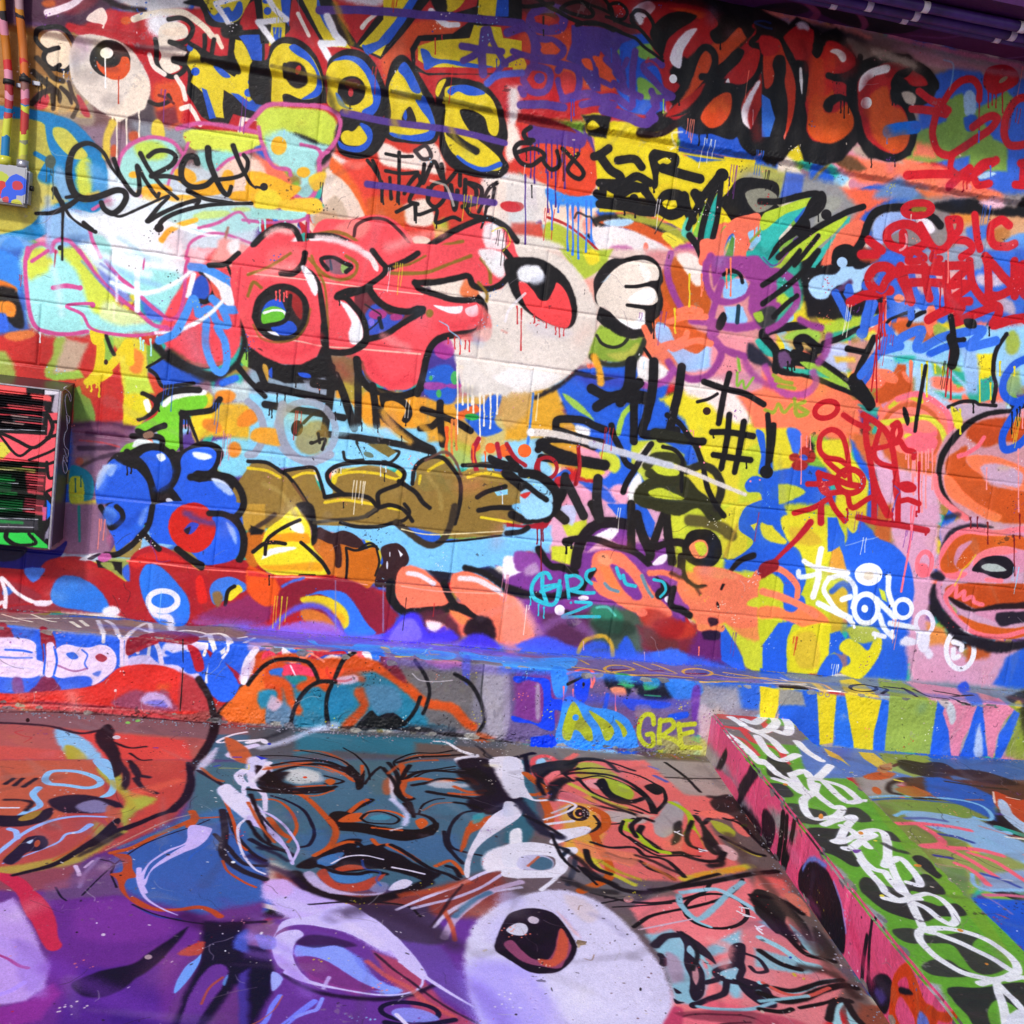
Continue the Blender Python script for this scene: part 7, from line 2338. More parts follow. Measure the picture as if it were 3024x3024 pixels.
F 1f1820 1.2 : 30 74 44 66 56 60 68 54 80 54 76 60 90 57 100 62 110 66 120 72 134 78 140 80 130 86 118 82 104 78 90 76 76 78 64 78 50 74 40 76
S c85a28 3.4 .6 : 44 66 56 60 68 56 76 56
S c85a28 3.4 .7 : 88 54 92 58 100 58
S 1f1820 3 .7 : 76 56 82 60 90 60 98 58
S c85a28 4 .8 : 100 58 108 62 116 66 122 70 
S 1f1820 3.4 .7 : 102 58 110 62 122 70 132 76 144 80 152 84
S c85a28 3 .8 : 136 74 146 70 152 74 156 80
S 1f1820 3.4 .8 : 144 74 150 76 154 82
F 4878b0 1 : 46 70 54 66 66 64 60 72 50 74
F b84a30 1 : 60 76 70 73 80 74 82 76 72 77 64 78
F 4a80b8 1 : 54 78 64 79 76 80 88 80 84 84 72 87 60 85
S 1f1820 4 .8 : 48 74 62 79 76 80 88 78 98 80
F b84a38 1 : 46 80 52 76 56 82 62 87 76 87 90 82 98 80 92 86 84 92 70 93 56 90
S 1f1820 9 1.6 : 30 80 40 90 56 96 76 100 96 98 116 92 130 86
F c8b8e0 1.5*.9 : 36 80 42 78 48 84 56 90 70 94 84 95 96 94 90 96 70 96 54 94 42 88
S e4dcf8 1.5 .5 : 57 72 68 67 82 66 96 69
S e4dcf8 2 .5 : 103 75 114 77 127 80
F dcd4f8 .8 : 100 92 104 87 112 84 118 86 114 90 106 92
F 9a9ac8 1.5*.6 : 86 92 92 86 100 88 96 94
S 1f1820 2 .8 : 40 103 70 101 100 102 116 105 124 112
# white leaf strokes
F ccbcf0 .5 : -6 36 2 38 12 46 20 54 26 64 29 72 26 72 22 62 14 54 4 46 -6 42
S ccbcf0 2.4-1.6 .4 : -6 31 8 34 20 42 28 52 32 60 30 66 28 70
S dcd0e8 5-3 .6 : -4 4 -2 14 6 20 7 32
S e0d8e8 4 .6 : 10 -4 4 4 -2 10
F e0d8e0 1 : 176 -6 200 -6 200 20 190 22 184 14
F e2dae8 .6 : 200 26 188 30 176 38 166 52 160 64 157 76 158 82 161 82 162 72 166 62 174 54 186 46 200 36
S d8ccf0 4-3-3-2 .5 : 200 76 184 76 170 80 154 88 138 94 120 101 106 107
F e8e0ec 2 : 170 70 176 62 190 58 200 54 200 82 184 78 174 78
F e8e4ea 1.2 : 192 48 200 46 200 60 192 58
S c8bce0*.9 2.6 .6 : 186 80 170 90 150 98 134 102 118 106
S d0c4e0*.9 3 .8 : 200 90 176 94 158 102 144 110 134 120
S c0a8c8*.9 5 .8 : 200 86 180 92 164 102 150 114 142 128
S 3a6888 4 1.5*.8 : 176 94 164 100 150 112
S c05030 3 1*.8 : 142 108 148 120 150 130
S c05030*.7 6 2 : 110 96 136 92 160 86
S 2a1c28 2 1*.8 : 156 88 146 100 138 112 132 120
F d0a8e0 2.5*.9 : 6 88 14 84 24 86 28 92 20 98 8 98
# lilac big loop
S 2a1838 4 2 : 22 156 34 164 50 170 80 174 100 174 120 170 134 164
S d0c0f8*.5 9-9-9 3 : 20 100 50 110 80 124
F cabcf4 .8 : 12 134 14 126 22 120 34 118 50 120 68 124 84 132 96 138 102 138 110 148 120 156 126 160 129 156 118 140 100 122 86 112 66 102 40 112 20 116
F cabcf4 .8 : 12 136 16 126 30 122 36 126 30 132 28 140 30 148 34 154 40 160 34 158 24 154 16 148
S cabcf4 6-2-1.6-2 .6 : 24 154 36 160 50 164 70 168 90 171 108 171 120 168 125 164 126 159
S cabcf4 5-1.6 .6 : 110 146 122 154 134 162 150 172 164 180
F 2a1a38 2*.7 : 30 132 40 126 60 128 76 134 60 136 44 136
S 2a1a30 2 1*.9 : 90 140 104 152 118 162 134 174 150 184 170 194
S c85a58*.8 4 1.5 : 84 146 100 158 116 166 130 178 150 188
F 8898f0 1.5 : 30 134 44 136 60 134 72 140 78 150 96 162 110 168 96 170 76 160 60 152 40 142 30 142
F 7a3a80 1 : 32 144 40 142 54 146 70 156 84 164 94 168 70 166 50 160 36 152
S c8b8f0*.7 3 .8 : 55 158 51 166
S 7a80f0 5 .7 : 44 176 36 182 26 190 14 200
S 7a80f0 4 .7 : 18 172 12 180 8 190 2 196
S 8a90f8 3 .6 : 50 174 46 182 40 184 30 188
S c06040 .8 .4 : 20 172 14 182 4 190 -4 194
O 1f1836 4 .8 : 116 184 22 7 5
S 1f1836 5 .8 : 98 192 120 195 150 190
F 8a8ee0*.9 1 : 102 184 112 181 130 184 138 190 120 192 108 190
S d8ccf8 3 .4 : 106 186 116 196
F 7a7ad0*.8 1.5 : 0 126 14 128 14 136 4 136
F a0a8f0 1 : 12 154 20 158 18 164 12 168
# ---------- tile O
tile 1512 2268
layer 0
P 6a5a60 6 : -6 -6 200 -6 220 60 220 210 -6 210
P 9a9088 3 : 90 -6 160 -6 176 30 150 40 110 24
P a89890 3 : 110 6 150 10 160 20 130 24
P e0706a 2.5 : 20 -6 100 -6 130 20 176 24 190 60 186 76 130 86 60 82 30 50
P d8a040 3 : 36 30 60 20 70 50 60 74 40 60
P 6a6468 3 : 30 76 70 80 110 92 100 100 60 90
P e87c80 2.5 : 88 106 120 90 200 80 200 186 116 186 122 150 104 126
P 8cb8c8 2.5 : 102 126 120 122 136 130 150 160 140 180 122 176 116 150
P 8cb8c8 2.5 : 146 152 170 140 200 150 200 178 170 176
P 8cb8c8 2 : 120 150 176 120 200 110 200 130 160 140
P e87880 2 : 140 178 200 170 200 202 140 202
P 3a6878 2 : -6 -6 14 -6 20 40 12 60 -6 56
P e87080 1.5 : 116 184 160 184 200 196 200 202 112 202
layer 1
F d2cbe6 3 : -36 150 -32 124 -16 106 8 96 30 92 48 94 64 100 78 110 90 122 104 138 114 152 120 166 122 180 118 190 110 204 -6 208 -28 184
F a898f8*.8 12 : -34 150 10 150 30 180 20 202 -20 202
F c8c0f0*.6 6 : -10 94 10 100 0 120 -16 130
F d8c0b8*.5 3 : 40 96 56 100 66 112 56 116 44 106
F c8bce0*.8 2 : 22 106 36 112 46 120 54 132 50 124 40 112
F e0a8a8*.6 2 : 34 108 44 118 52 128 46 124
F 1f1424 .8 : -12 130 -4 112 6 107 18 106 30 109 38 116 46 128 49 136 46 144 38 152 28 155 14 154 0 146 -12 138
F 8f4a6a .8 : -6 134 0 130 8 138 16 144 26 145 32 138 34 128 37 121 42 128 45 136 40 146 36 151 24 150 8 146
F c8583c 1.2*.9 : 20 144 30 144 34 132 37 121 43 132 40 144 30 150 22 148
F d0ccdc .5 : -2 120 4 117 10 118 12 122 9 126 2 126 -4 123
F c8b8c8 .6 : 12 114 15 112 20 114 19 117 14 117
B 2a2428 .4 : 87 125.5 .8 .5 0 ; 92.6 133 .6 .4 0 ; 40 92 .6 .4 0; 64 104 .6 .4 0; 69 113.6 1.4 .5 10; 30 167 .5 1.5 -20; 97 167 .9 1.3 0; 3 186 .8 .6 0; 116 185 .6 .5 0
B 6a4a50*.8 .5 : 75 170 1 .4 0; 105 155 .7 .5 0; 103 158 1.2 .5 10; 74 132 .4 .8 0; 14 174 .4 .4 0; 10 166 .4 .3 0; 95 189 1 .6 0; 78 162 .3 .3 0; 46 190 .5 .4 0 ; 100 150 .6 .3 0
S a08478 .8 .4 : 50 107 51 104 53 104 ; 55 144 60 145 62 141
F b8a088 .4 : 49 131 52 130 56 133 52 134 50 136
# eye/face in pink & yellow
F 2a2828 1 : 14 0 24 -4 40 -6 50 -4 40 6 32 14 28 20 22 12
F e87878 1 : 24 6 36 2 34 10 28 16
S 1d1a1e 3 .6 : 28 18 34 8 44 4 60 4 76 6 90 12 100 20 106 28 108 34
S 1d1a1e 2 .5 : 44 2 60 0 80 2 96 6 108 12 114 16 116 24 112 30 108 34
S 1d1a1e 2 .5 : 52 8 66 6 80 10 92 16 102 24 106 34
F e8989a 1 : 54 10 64 8 68 10 66 16 58 14
F a8b838 1 : 70 8 80 10 88 14 92 20 88 24 78 22 72 16
F 1d1a1e .8 : 64 10 70 8 74 16 80 22 90 24 98 22 100 24 90 27 78 26 68 18
S b8d828 3 .6 : 82 13 87 15
F 1d1a1e .8 : 100 14 108 12 114 18 108 20
S c8b848 4 .8 : 44 12 56 18 68 24 80 30 90 34
S 1d1a1e 2.4 .6 : 50 8 60 18 74 24 90 28 104 34
S 1d1a1e 3 .7 : 38 18 50 22 64 28 80 32 90 34
F e07078 1.2 : 36 18 48 20 60 26 66 28 50 26 38 24
S b8d828 2.4 .5 : 42 7 47 8
S 1d1a1e 2.6 .6 : 106 34 112 30 116 26
F b8a8a4 2 : 70 32 90 34 104 36 96 42 74 40
S 1d1a1e 1.6 .5 : 64 42 80 42 92 38
O 2a1c22 3.4 .6 : 50 34 6.4 5 10
B 2a1c22 .6 : 51 34 3.4 3 0
B e07060 .4 : 51.5 34.5 1 1 0
S c05a20 6 .5 : 62 31 70 36 70 44 62 50
S c05a20 6 .5 : 62 50 66 60 72 70 74 80 70 85 58 90 52 93
S c05a20 5 .5 : 10 4 20 12 28 16
S c05a20 6 .5 : 24 24 28 34 28 42
S c05a20 4 .6 : 12 20 20 20 28 16
S 1d1a1e 2.4 .5 : 40 55 52 50 62 47 66 42 62 36
F a8a0a0 1.5 : 104 44 110 36 118 26 126 26 130 34 128 42 120 50 112 52
F f07068 1.2 : 100 44 106 42 108 50 118 56 124 56 116 60 106 54
S 1d1a1e 4 .8 : 98 44 96 50 104 56 112 62 120 64 130 64 140 66
S a8c028 4 .6 : 84 45 86 40 92 40
S a8c028 4.4 .7 : 86 46 94 50 100 56 108 62 118 64
S a8c028 3.6 .6 : 120 26 128 30 134 36 135 44 132 50
S a8c028 3.4 .6 : 136 44 140 52 143 60
S 1d1a1e 2.4 .6 : 84 40 82 48 90 54 98 60 110 66 124 66 138 66
S 1d1a1e 3 .7 : 96 38 90 44 94 52
F 2a2628 1.6 : 122 42 128 40 128 50 126 56 120 58 122 50
S 1d1a1e 2 .6 : 138 32 146 34 156 34 166 36
S 1d1a1e 3 .7 : 138 36 144 42 150 38 166 38 176 44
F 2a2826 1.2 : 140 36 146 44 152 52 158 62 154 66 146 60 144 50
F f07868 1.2 : 140 34 150 32 170 34 168 38 152 38
F a8b038 1 : 150 40 160 42 168 48 166 52 156 48
F d87068 1 : 166 40 176 40 182 48 178 52 170 48
B b8d828 .5 : 175 43.5 2.6 1.2 0
S d0c038 3.6 1*.8 : 166 56 176 62 186 66
S 1d1a1e 3 .8 : 158 52 170 58 182 64 190 66
S c8c438 4 1*.9 : 60 66 66 76 80 82 92 88
S d0c038*.8 6 1.6 : 130 84 150 80 168 76 180 74
S 1d1a1e 3 .7 : 72 64 84 68 96 70 104 76 116 80 122 84
S 1d1a1e 3 .7 : 60 56 74 60 92 60 100 66 112 68 120 72 130 82
S 1d1a1e 5 1 : 54 76 60 82 72 86 84 92 104 94 124 90 150 86 180 80 200 78
F d8a8a8 1.2 : 152 60 160 58 170 64 168 70 158 66
F e08060*.8 2 : 46 54 60 58 80 62 96 66 90 74 74 70 56 66
S 1d1a1e 4 .8 : 56 62 58 70 64 76 74 80
S 1d1a1e 4 1 : 130 66 144 70 156 70 160 64
F e05a58 1.2 : 134 46 140 50 146 64 138 66 128 62 130 54
F 2a2626 1.6*.9 : 150 24 164 20 172 28 180 40 190 52 198 60 200 70 180 50 166 36 154 32
S 1d1a1e 2 .7 : 116 -4 130 6 142 18
S 3a3230 1.6 .8 : 116 7 140 8 160 8
S 3a5ab0 3 .8*.8 : 108 6 116 10
# left white pieces
F d8d4e0 .7 : -6 -6 4 -6 10 14 16 24 8 22 -6 20
F d8d4e0 .8 : -6 26 2 26 6 32 0 36 -6 36
S e0dce8 2.6-2-1.4 .5 : 8 16 16 24 30 24 40 25 48 28 44 32 34 36 24 39
S e0dce8 3 .6 : 18 44 30 42 46 40
F e0dce8 .7 : 26 48 40 46 54 44 60 46 56 50 44 54 34 57 28 56 32 50
F e0dce8 .7 : -6 60 10 56 24 57 36 60 48 60 49 64 42 68 42 76 34 82 16 83 -6 82 -6 76 10 77 26 77 32 74 32 68 24 66 12 66 4 70 4 74 -6 74
S e0dce8 3 .6 : 40 74 32 84 22 92
F c8c4e0 1*.9 : 4 70 10 66 24 66 31 70 30 76 18 77 6 76
F 4a6a80 1 : 14 72 22 67 30 70 30 75 22 77 14 75
S c06040 2 .6*.9 : 12 74 20 67
S 2a2838 8 2 : 6 26 14 36 24 48 36 52
S 1a2838 3 .8 : 36 60 42 62 38 66
S 2a3040*.8 3 1 : 48 68 46 78 42 88
S 1d1a1e 2 .6 : 50 74 58 82 64 88
# lower face
S 1d1a1e 2.6 .5 : 92 120 104 112 120 108 140 104 160 98 170 90 174 84
S 1d1a1e 2.6 .5 : 60 94 84 100 104 102 124 100 144 94 150 86
S 1d1a1e 1.6 .5 : 76 105 96 104 120 102
S 1d1a1e 1.6 .5 : 68 102 84 99 96 97 ; 70 98 86 97
B d08888 .6 : 88 99 4 2.6 0
F 2a2228 1 : 92 98 98 94 106 92 102 98 96 100
O 1d1a1e 2.8 .5 : 154 108 24 13 5
S 8cb8c8 4 .8 : 126 96 128 104 140 114 152 106 164 94 174 86
S 9ac8d8 4 .8 : 128 94 144 92 156 92 172 100 184 108 196 120
S 8cc0cc 2.4 .5 : 132 110 140 116 150 120
S c8a8b8 1.6 .4 : 96 122 116 118 136 114
S f0eef8 1.6 .4 : 172 105 178 106 ; 170 108 174 110 183 113 ; 190 119 185 121 189 125 ; 142 63 147 62.5 ; 123 48 129 51
S 2a2230 6 .8 : 108 134 112 130 116 127 124 126
S 2a2230 4.5 .7 : 112 141 114 144 114 148
F 2a2230 .7 : 124 123 132 126 142 132 150 140 154 148 148 144 138 138 134 134 132 138 138 144 144 152 146 162 144 172 138 176 134 170 134 158 130 148 130 136 128 130
F c08890 .8 : 137 150 139 149 141 158 139 164 136 158
S 8ec4cc 2.5 .6*.9 : 140 140 148 148 150 156 146 162
S 2a2230 4.5 .6 : 146 162 154 160 158 158
F 2a2230 .8 : 164 136 170 132 176 134 176 144 172 152 164 144
S 2a2230 4.5 .6 : 170 148 156 152 154 156 160 160 170 162
S 2a2230 4.5 .6 : 172 144 174 152 172 160 182 168 194 178
F 2a2230 .8 : 170 158 180 160 193 166 200 180 190 180 180 174 172 166
F 8cb8c8 .6 : 184 168 188 168 192 174 188 172
S 2a2230 3 .5 : 176 140 186 144 192 152 190 154 184 154 180 150
S 2a2230 4.5 .6 : 162 162 160 170 150 174 140 178
B 2a2230 .6 : 138 179 4.5 2.6 0
F 2a2230 .7 : 122 166 126 168 128 170 124 170
F 2a2230 .7 : 122 174 126 176 130 177 124 178
F c0708a*.5 3 : 116 140 126 144 130 158 120 162
F e05a70*.6 3 : 148 176 170 180 186 182 168 190 150 186
S 8cb8c8 3 .8 : 140 180 156 182 180 182 200 176
S 5a2838 2 .6 : 120 190 136 186 156 186 180 188 200 198
S 5a2838 2 .6 : 140 202 156 194 180 192
S 2a2028 3 .8 : 180 96 186 104 194 118 200 124
S 2a2028 3 .6 : 186 96 194 104 200 112
F c04868 2 : 116 190 122 180 130 184 124 202 112 202
F 6a3040*.6 2 : 124 184 180 184 200 194 140 190
# ---------- tile Q floor part (left of kerb)
tile 2268 2268
layer 0
P 6a5a58 5 : -36 24 0 62 30 100 60 144 94 202 66 202 34 150 6 112 -18 78 -44 44
P d88084 2.5 : -20 110 20 130 50 150 60 160 40 202 -20 202
P d8706a 2.5 : -10 80 10 84 20 96 10 100 -10 94
P 8cb8c4 2 : -10 136 20 144 40 152 30 156 -10 150
P 8a5040 3 : 70 178 90 180 100 202 60 202
layer 1
F 2a2828 1.2 : -10 92 6 96 20 108 30 120 34 132 30 138 16 130 2 120 -10 108
F d07868 1 : 12 96 20 95 28 102 32 112 24 108
F d08078 1.2 : 14 112 22 118 26 128 22 134 14 124
F 8cc0c8 .8 : 16 118 26 126 30 130 38 132 42 138 36 142 28 136
S 1f1c1e 4.5 .8 : -6 104 6 114 16 128 28 140 42 144 50 146
F 3a3230*.9 2 : 34 120 44 128 52 142 42 144 36 134
S 9ad0dc 5 .8 : -6 128 10 136 24 146 38 150
S 1f1c1e 5 .8 : -6 138 6 146 16 150 24 152
S 8cc8d4 4 .8 : -6 162 10 168 24 168 40 162 52 160
S 1f1c1e 4 .8 : 4 166 20 168 40 162 56 160
S 1f1c1e 6 1 : -6 170 12 176 26 174 40 168 56 164 66 166
S c85a50 3 .7 : -4 162 12 170 30 172 46 166
S 8cc0cc 3 .8*.9 : -6 176 14 174 30 172
S 1f1c1e 4 .8 : -6 182 10 184 18 182
S 1f1c1e 3 .7 : 24 181 40 178 56 174
F 9ac8d0 1 : 44 184 50 176 58 176 54 184 56 194 50 194
F 9ac8d0 1 : 60 180 68 188 72 196 64 196 60 188
S 2a2426 5 .8 : 46 190 50 176 62 176
S 2a2426 5 .8 : 60 178 66 188 74 196
F b84a60*.7 3 : -6 186 20 190 40 200 -6 202
B c8b040 .8 : 20 156 2 1 40 ; 27 159 1 1 0
B 2838a8 .4 : 17 143 1 .8 0
B e8e0e8 .3 : 39 126.5 .6 .5 0; 55 149 1 .6 30
# ---------- kerb side (pink face) and top (green)
on kside
layer 0
P ff5c88 2 : -200 -100 200 -100 200 300 -200 300
P 8a8890 2.5 : -90 -70 -30 0 -8 40 -30 40 -60 0 -110 -60
P b8a8a8 2 : -72 -40 -40 -10 -30 0 -44 0 -80 -40
P 9a9a98 2.5 : 0 30 12 34 14 44 22 48 20 56 4 46
layer 1
P a8b438 1 : -60 -40 -56 -14 -44 14 -50 0 -64 -30
S a8b438 2.4 .6 : -64 -38 -62 -20 -54 0
S 2a1a28 5 .8 : -10 0 -20 18 -26 30 -24 40
S 2a1a28 3 .8 : -32 -10 -36 -2 -42 10
F f05c80 1 : -44 0 -30 6 -22 20 -30 30 -40 16
F 2a1a24 1.5 : -30 30 -18 30 -10 36 -4 50 -14 50 -24 42
F 2a1a28 1 : -4 32 4 38 5 50 2 60 -4 58
S k 4 .5 : 11 36 10 50 8 66
S k 3 .5 : 14 38 13 54 11 70
S k 4 .5 : 19 42 16 60 12 74
F 1a1324 .8 : 23 80 26 73 34 70 44 76 52 92 56 106 58 124 57 140 50 134 40 118 28 98 23 90
S 7088d8 1.6 .8 : 26 76 30 70 36 69 44 74
S 8aa0e8*.7 1.2 .5 : 50 86 56 104 58.5 124
F 6a3058*.8 2 : 30 98 38 104 40 114 34 108
S 1f1424 2.4 .5 : 79.6 110 77 130 76 150 76 162
S 1f1424 3 .5 : 75 128 72 146 71 160
S 1f1424 4 .6 : 76 160 76 168
F 1a1324 .8 : 76 166 80 158 86 155 92 158 94 166 92 178 88 186 80 176
F 5a4a98*.8 2 : 80 168 86 166 90 174 86 178
F d84a14 .8 : 94 160 98 152 104 147 108 152 112 160 118 176 126 182 128 190 122 202 112 202 110 188 100 172 96 184 100 196 92 190 92 176
F f0507c .6 : 98 162 104 158 106 168 100 166
F 1a1324 .7 : 99 166 106 167 109 171 100 170
F 6a80d8 1 : 114 184 120 190 120 202 112 202
S c84a18 4 .6 : 120 182 126 186 134 188 140 184
on ktop
layer 0
P 66a434 3 : -40 -20 10 -40 60 0 60 60 -20 40
P 66a434 1.5 : -40 10 60 -10 260 140 260 260 60 260 
P 8a7a74 3 : -64 -60 20 -58 30 -44 -50 -46
P 9a9a9c 2 : 28 40 40 64 60 80 60 92 48 80 36 62
P 9a9aa4 2 : 74 102 88 112 90 124 82 116
P a8a8b0 2.5 : 112 160 130 164 140 190 150 210 124 210
P c85a52 1.5 : -64 -58 -10 -54 -6 -36 -30 -30 -50 -38
P 8f9a70 2 : 104 62 116 60 128 76 120 84
F 7aa030 1*.6 : 60 0 100 40 140 80 190 150 200 170 150 110 110 70
layer 1
S d04848 4 .6 : -60 -54 -40 -50 -20 -48 ; -50 -44 -30 -40 -4 -36 ; -46 -34 -24 -30 0 -28 -10 -40
S d04848 4 .6 : -20 -30 -10 -20 8 -14 14 -4
S d04848 3 .6 : -40 -26 -20 -22 -8 -10
F 2f3230 1.2 : -50 -46 -20 -50 -22 -46 -46 -42
F 34383a .9 : -6 12 10 12 18 18 18 22 8 22 -4 18
F 3a3f38 .9 : 12 28 20 27 30 30 44 34 40 42 28 42 18 38
F 3a3f38 .9 : 54 32 66 30 74 34 78 40 70 41 60 38
F 2f3230 .9 : 28 48 34 45 50 46 62 46 60 58 70 72 64 74 50 66 38 62 30 56
F 3a3f38 .9 : 84 48 92 48 98 52 100 56 92 54
F 2f3230 .9 : 69 88 72 82 82 84 88 88 100 90 110 82 120 80 128 86 134 94 120 94 108 92 112 98 124 102 130 104 142 102 150 110 144 112 128 112 118 116 100 112 86 106 74 96
F 3a3f38 .9 : 94 122 108 121 120 126 132 126 150 124 160 126 154 134 170 142 180 150 168 156 154 152 140 134 124 132 108 132 98 128
F 2c2f2c .8 : 109 68 114 66 122 70 128 78 131 81 128 83 120 78
F 3a3f38 1 : 116 150 124 145 136 145 144 150 154 156 140 158 124 156
F 2c312e 1 : 136 166 160 166 200 164 240 200 200 230 160 200 150 186 140 176
F 66a434 .8 : 166 184 172 176 182 178 190 186 186 202 170 196
F 2f3430 1 : 0 -10 12 -6 20 4 10 8 0 4
# white big letters along the kerb
S ecebf2 5 .45 : -18 -36 -10 -34 0 -40 6 -34 -2 -28 -10 -28 
S ecebf2 5 .45 : -38 -30 -28 -24 -16 -14 -6 -4
S ecebf2 5 .45 : -28 -38 -14 -30 2 -22 12 -12
S ecebf2 5 .45 : -8 -24 0 -12 10 -6 22 -10
S ecebf2 5 .45 : 2 -42 10 -40 16 -32 14 -26 6 -28
S ecebf2 5 .45 : 22 -20 30 -12 40 -6
S ecebf2 5 .45 : -4 -6 8 4 18 10 26 16 32 20
S ecebf2 5 .45 : 5 8 16 12 26 19 34 20
S ecebf2 5 .45 : 18 4 24 14 30 20 ; 18 4 28 2 34 8 42 3 47 -2
S ecebf2 5 .45 : 32 9 34 16 38 21 44 26 50 30 56 30 52 36 42 38 34 38 28 32 27 24 34 19 37 12
S ecebf2 5 .45 : 36 8 44 10 56 14 64 20 68 25 60 26 52 20 46 14 42 10
S ecebf2 5 .45 : 42 43 50 40 58 38 65 37 58 46 54 54 50 56 56 56 64 52 74 48 82 47 88 50 90 58 90 68 88 74
S ecebf2 5 .45 : 64 60 72 54 80 50
S ecebf2 5.5 .45 : 58 61 66 62 72 70 80 76 88 78
S ecebf2 5 .45 : 70 70 76 78 84 86 90 94 96 98
S ecebf2 5 .45 : 88 78 94 86 100 92 108 98
S ecebf2 5 .45 : 92 70 96 80 102 90 108 98
S ecebf2 5 .45 : 94 70 100 68 108 76 114 84 114 88 106 86
S ecebf2 5.5 .45 : 88 98 98 100 108 98 114 98
S ecebf2 5 .45 : 110 97 120 94 130 98 138 106 142 114 138 118 130 114 120 106 112 102
S ecebf2 5.5 .45 : 106 96 110 106 114 114 118 122 124 124
S ecebf2 5.5 .45 : 124 122 116 122 114 128 122 138 132 146 146 154 160 158 172 160
S ecebf2 5.5 .45 : 120 121 134 121 150 124 166 130 178 138 186 146 188 153 182 152 170 144 158 138 146 132 130 126
S ecebf2 5.5 .45 : 188 154 180 158 172 160 160 163
S ecebf2 5.5 .45 : 172 160 174 170 178 182 180 196
S ecebf2 5.5 .45 : 174 164 184 174 194 184 204 190
S ecebf2 5 .45 : 180 160 190 158 200 160
F e0e0ea .8 : 180 190 190 182 204 190 204 204 184 204
F ecebf2 .5 : 70 24 75 24 74 26 70 25
B d88a3a .4 : 13 12.5 2 .9 10; 70 49 2 1 10; 40 36.5 1.8 2 0; 113 73.5 3 1 5; 145 122.5 2.4 1 20; 165 148 1.6 .8 20
B e8d84a .4 : 86 96 2 1 10; 81 55 1.6 .7 10
F 6a3a90 .4 : 64 62 70 62 68 64 65 64
# ---------- right floor
on rfloor
layer 0
P 8a8a80 3 : 50 -20 80 -10 96 0 110 60 100 60 70 20
P 7f8a44 2.5 : 80 22 180 26 160 44 150 60 150 90 160 110 120 80 100 50
P a09890 2 : 64 0 96 4 88 18 76 20
P 5a3a28 3 : 94 2 200 -4 240 10 240 30 150 22 110 20
P 2f5fb0 2 : 118 4 150 12 172 22 172 40 150 30 120 20
P 3a68b8 2.5 : 130 -20 240 -20 240 10 160 8 130 0
P 8ab0d0 2.5 : 96 30 150 34 200 60 240 70 240 100 180 80 150 56 110 40
P 8f9a54 2.5 : 120 60 180 66 200 76 240 80 240 100 170 90 140 80
P 1f58c0 2 : 154 98 200 100 240 110 240 160 196 140 170 116
P 8aa0c0 2.5 : 160 80 200 76 240 84 240 96 190 94 160 92
P 6a8850 2.5 : 130 74 150 76 152 100 146 98
layer 1
S 7fb8dc 2.4 .8 : 76 22 96 21 120 22 144 24 160 28 168 34 168 39 158 38 148 34 130 32 108 32 96 36
S 2a5aa8 1.6 .8 : 78 24 100 23 124 25 144 27
F 7a9444 1 : 84 26 120 26 144 28 154 34 150 38 130 34 104 32 96 32
S 5a6aa0 3 1 : 104 38 120 38 134 40 
S f26878 4 .8 : 98 42 116 42 136 44 152 47
S f26878 5 .9 : 116 44 126 50 132 56 128 58 118 59 136 60 160 62 176 66
S f26878 4 .8 : 138 62 150 68 160 74 172 82
S f26878 4 .8 : 142 72 152 76 160 82 166 88
S f26878 4 .8 : 152 64 170 70 186 80 198 88
S 3a4a90 3 1 : 130 50 142 52 154 56
S 3a3a8a 3 1 : 126 66 138 68
S 3a50a0 3 1 : 162 80 176 84 190 90
S 8ab8dc 3 .9 : 154 80 156 88 166 92 180 92 196 92
S c86a88 3 1 : 164 96 180 96 200 98
S 8a70b0*.8 2 1 : 166 98 176 104 184 110
F c05a28 1 : 72 6 84 3 96 4 90 8 78 9
B c0602c .8 : 82 17 4 2.4 30
S 3a2c28 3 1.4 : 104 8 92 12 92 18 100 20
S d8c848 2 .6 : 96 9 101 10
F a86a30 1.2*.9 : 96 16 108 14 124 20 110 22
S b8602c 1.6 1*.8 : 110 14 118 18 126 22 ; 150 24 162 24
F 3a2a20 2 : 130 2 160 2 190 12 170 12 150 8
S 3a3018 2 .8 : 134 10 160 14 180 16
F b84a24 1 : 170 18 178 20 188 24 200 26 200 50 190 44 180 36 172 28
F a8c0d8 .8 : 174 24 180 26 186 36 200 46 200 52 186 44 176 34
S e0c8b8 1 .4 : 170 18 171 26 ; 180 22 190 24
F 3a3028 1.5 : 100 -6 124 -2 124 6 108 4 100 0
P b87a4a .4 : 84 -2 93 -4 94 0 88 4 82 2
S c8706a 2*.8 1 : 160 44 180 50 196 54
S e8dcc8 2 .8 : 180 52 196 54
S c8c8c8 1.4 1 : 176 84 184 85
F c04838 1 : 172 110 182 114 178 112
B e8e0f0 .4 : 188 123 .6 .4 0
# soffit
on soffit
tile 2300 0 3.747
layer 0
P 47204f 3 : -300 -200 400 -200 400 200 -300 200
P 5a2850 3 : 60 26 100 24 200 36 260 60 200 70 60 30
layer 1
F 1c0e26 1 : 26 4 50 2 80 12 120 16 100 26 70 24 40 14
F 1c0e26 1 : -20 6 10 2 24 8 10 12 -10 12
S 7a3a5c 5 .8 : 22 2 30 10 26 16
S 7a3a5c 4 .8 : 50 4 62 10 68 20 60 26
S 7a3a5c 5 .8 : 56 6 80 12 100 16
S 7a4a80*.6 3 2 : 104 28 130 30 150 28 180 34
S 8a6a98*.6 2 1 : 180 46 200 44
F 5a3a8a 1.4 : 58 0 100 8 140 18 193 30 240 40 240 32 140 12 60 -4
# ---------- vent grille front (zoom of 0,1080 at 3.0187)
tile 0 1080 3.3127
on louvre
layer 0
P 15121a 1 : -60 0 80 0 80 180 -60 180
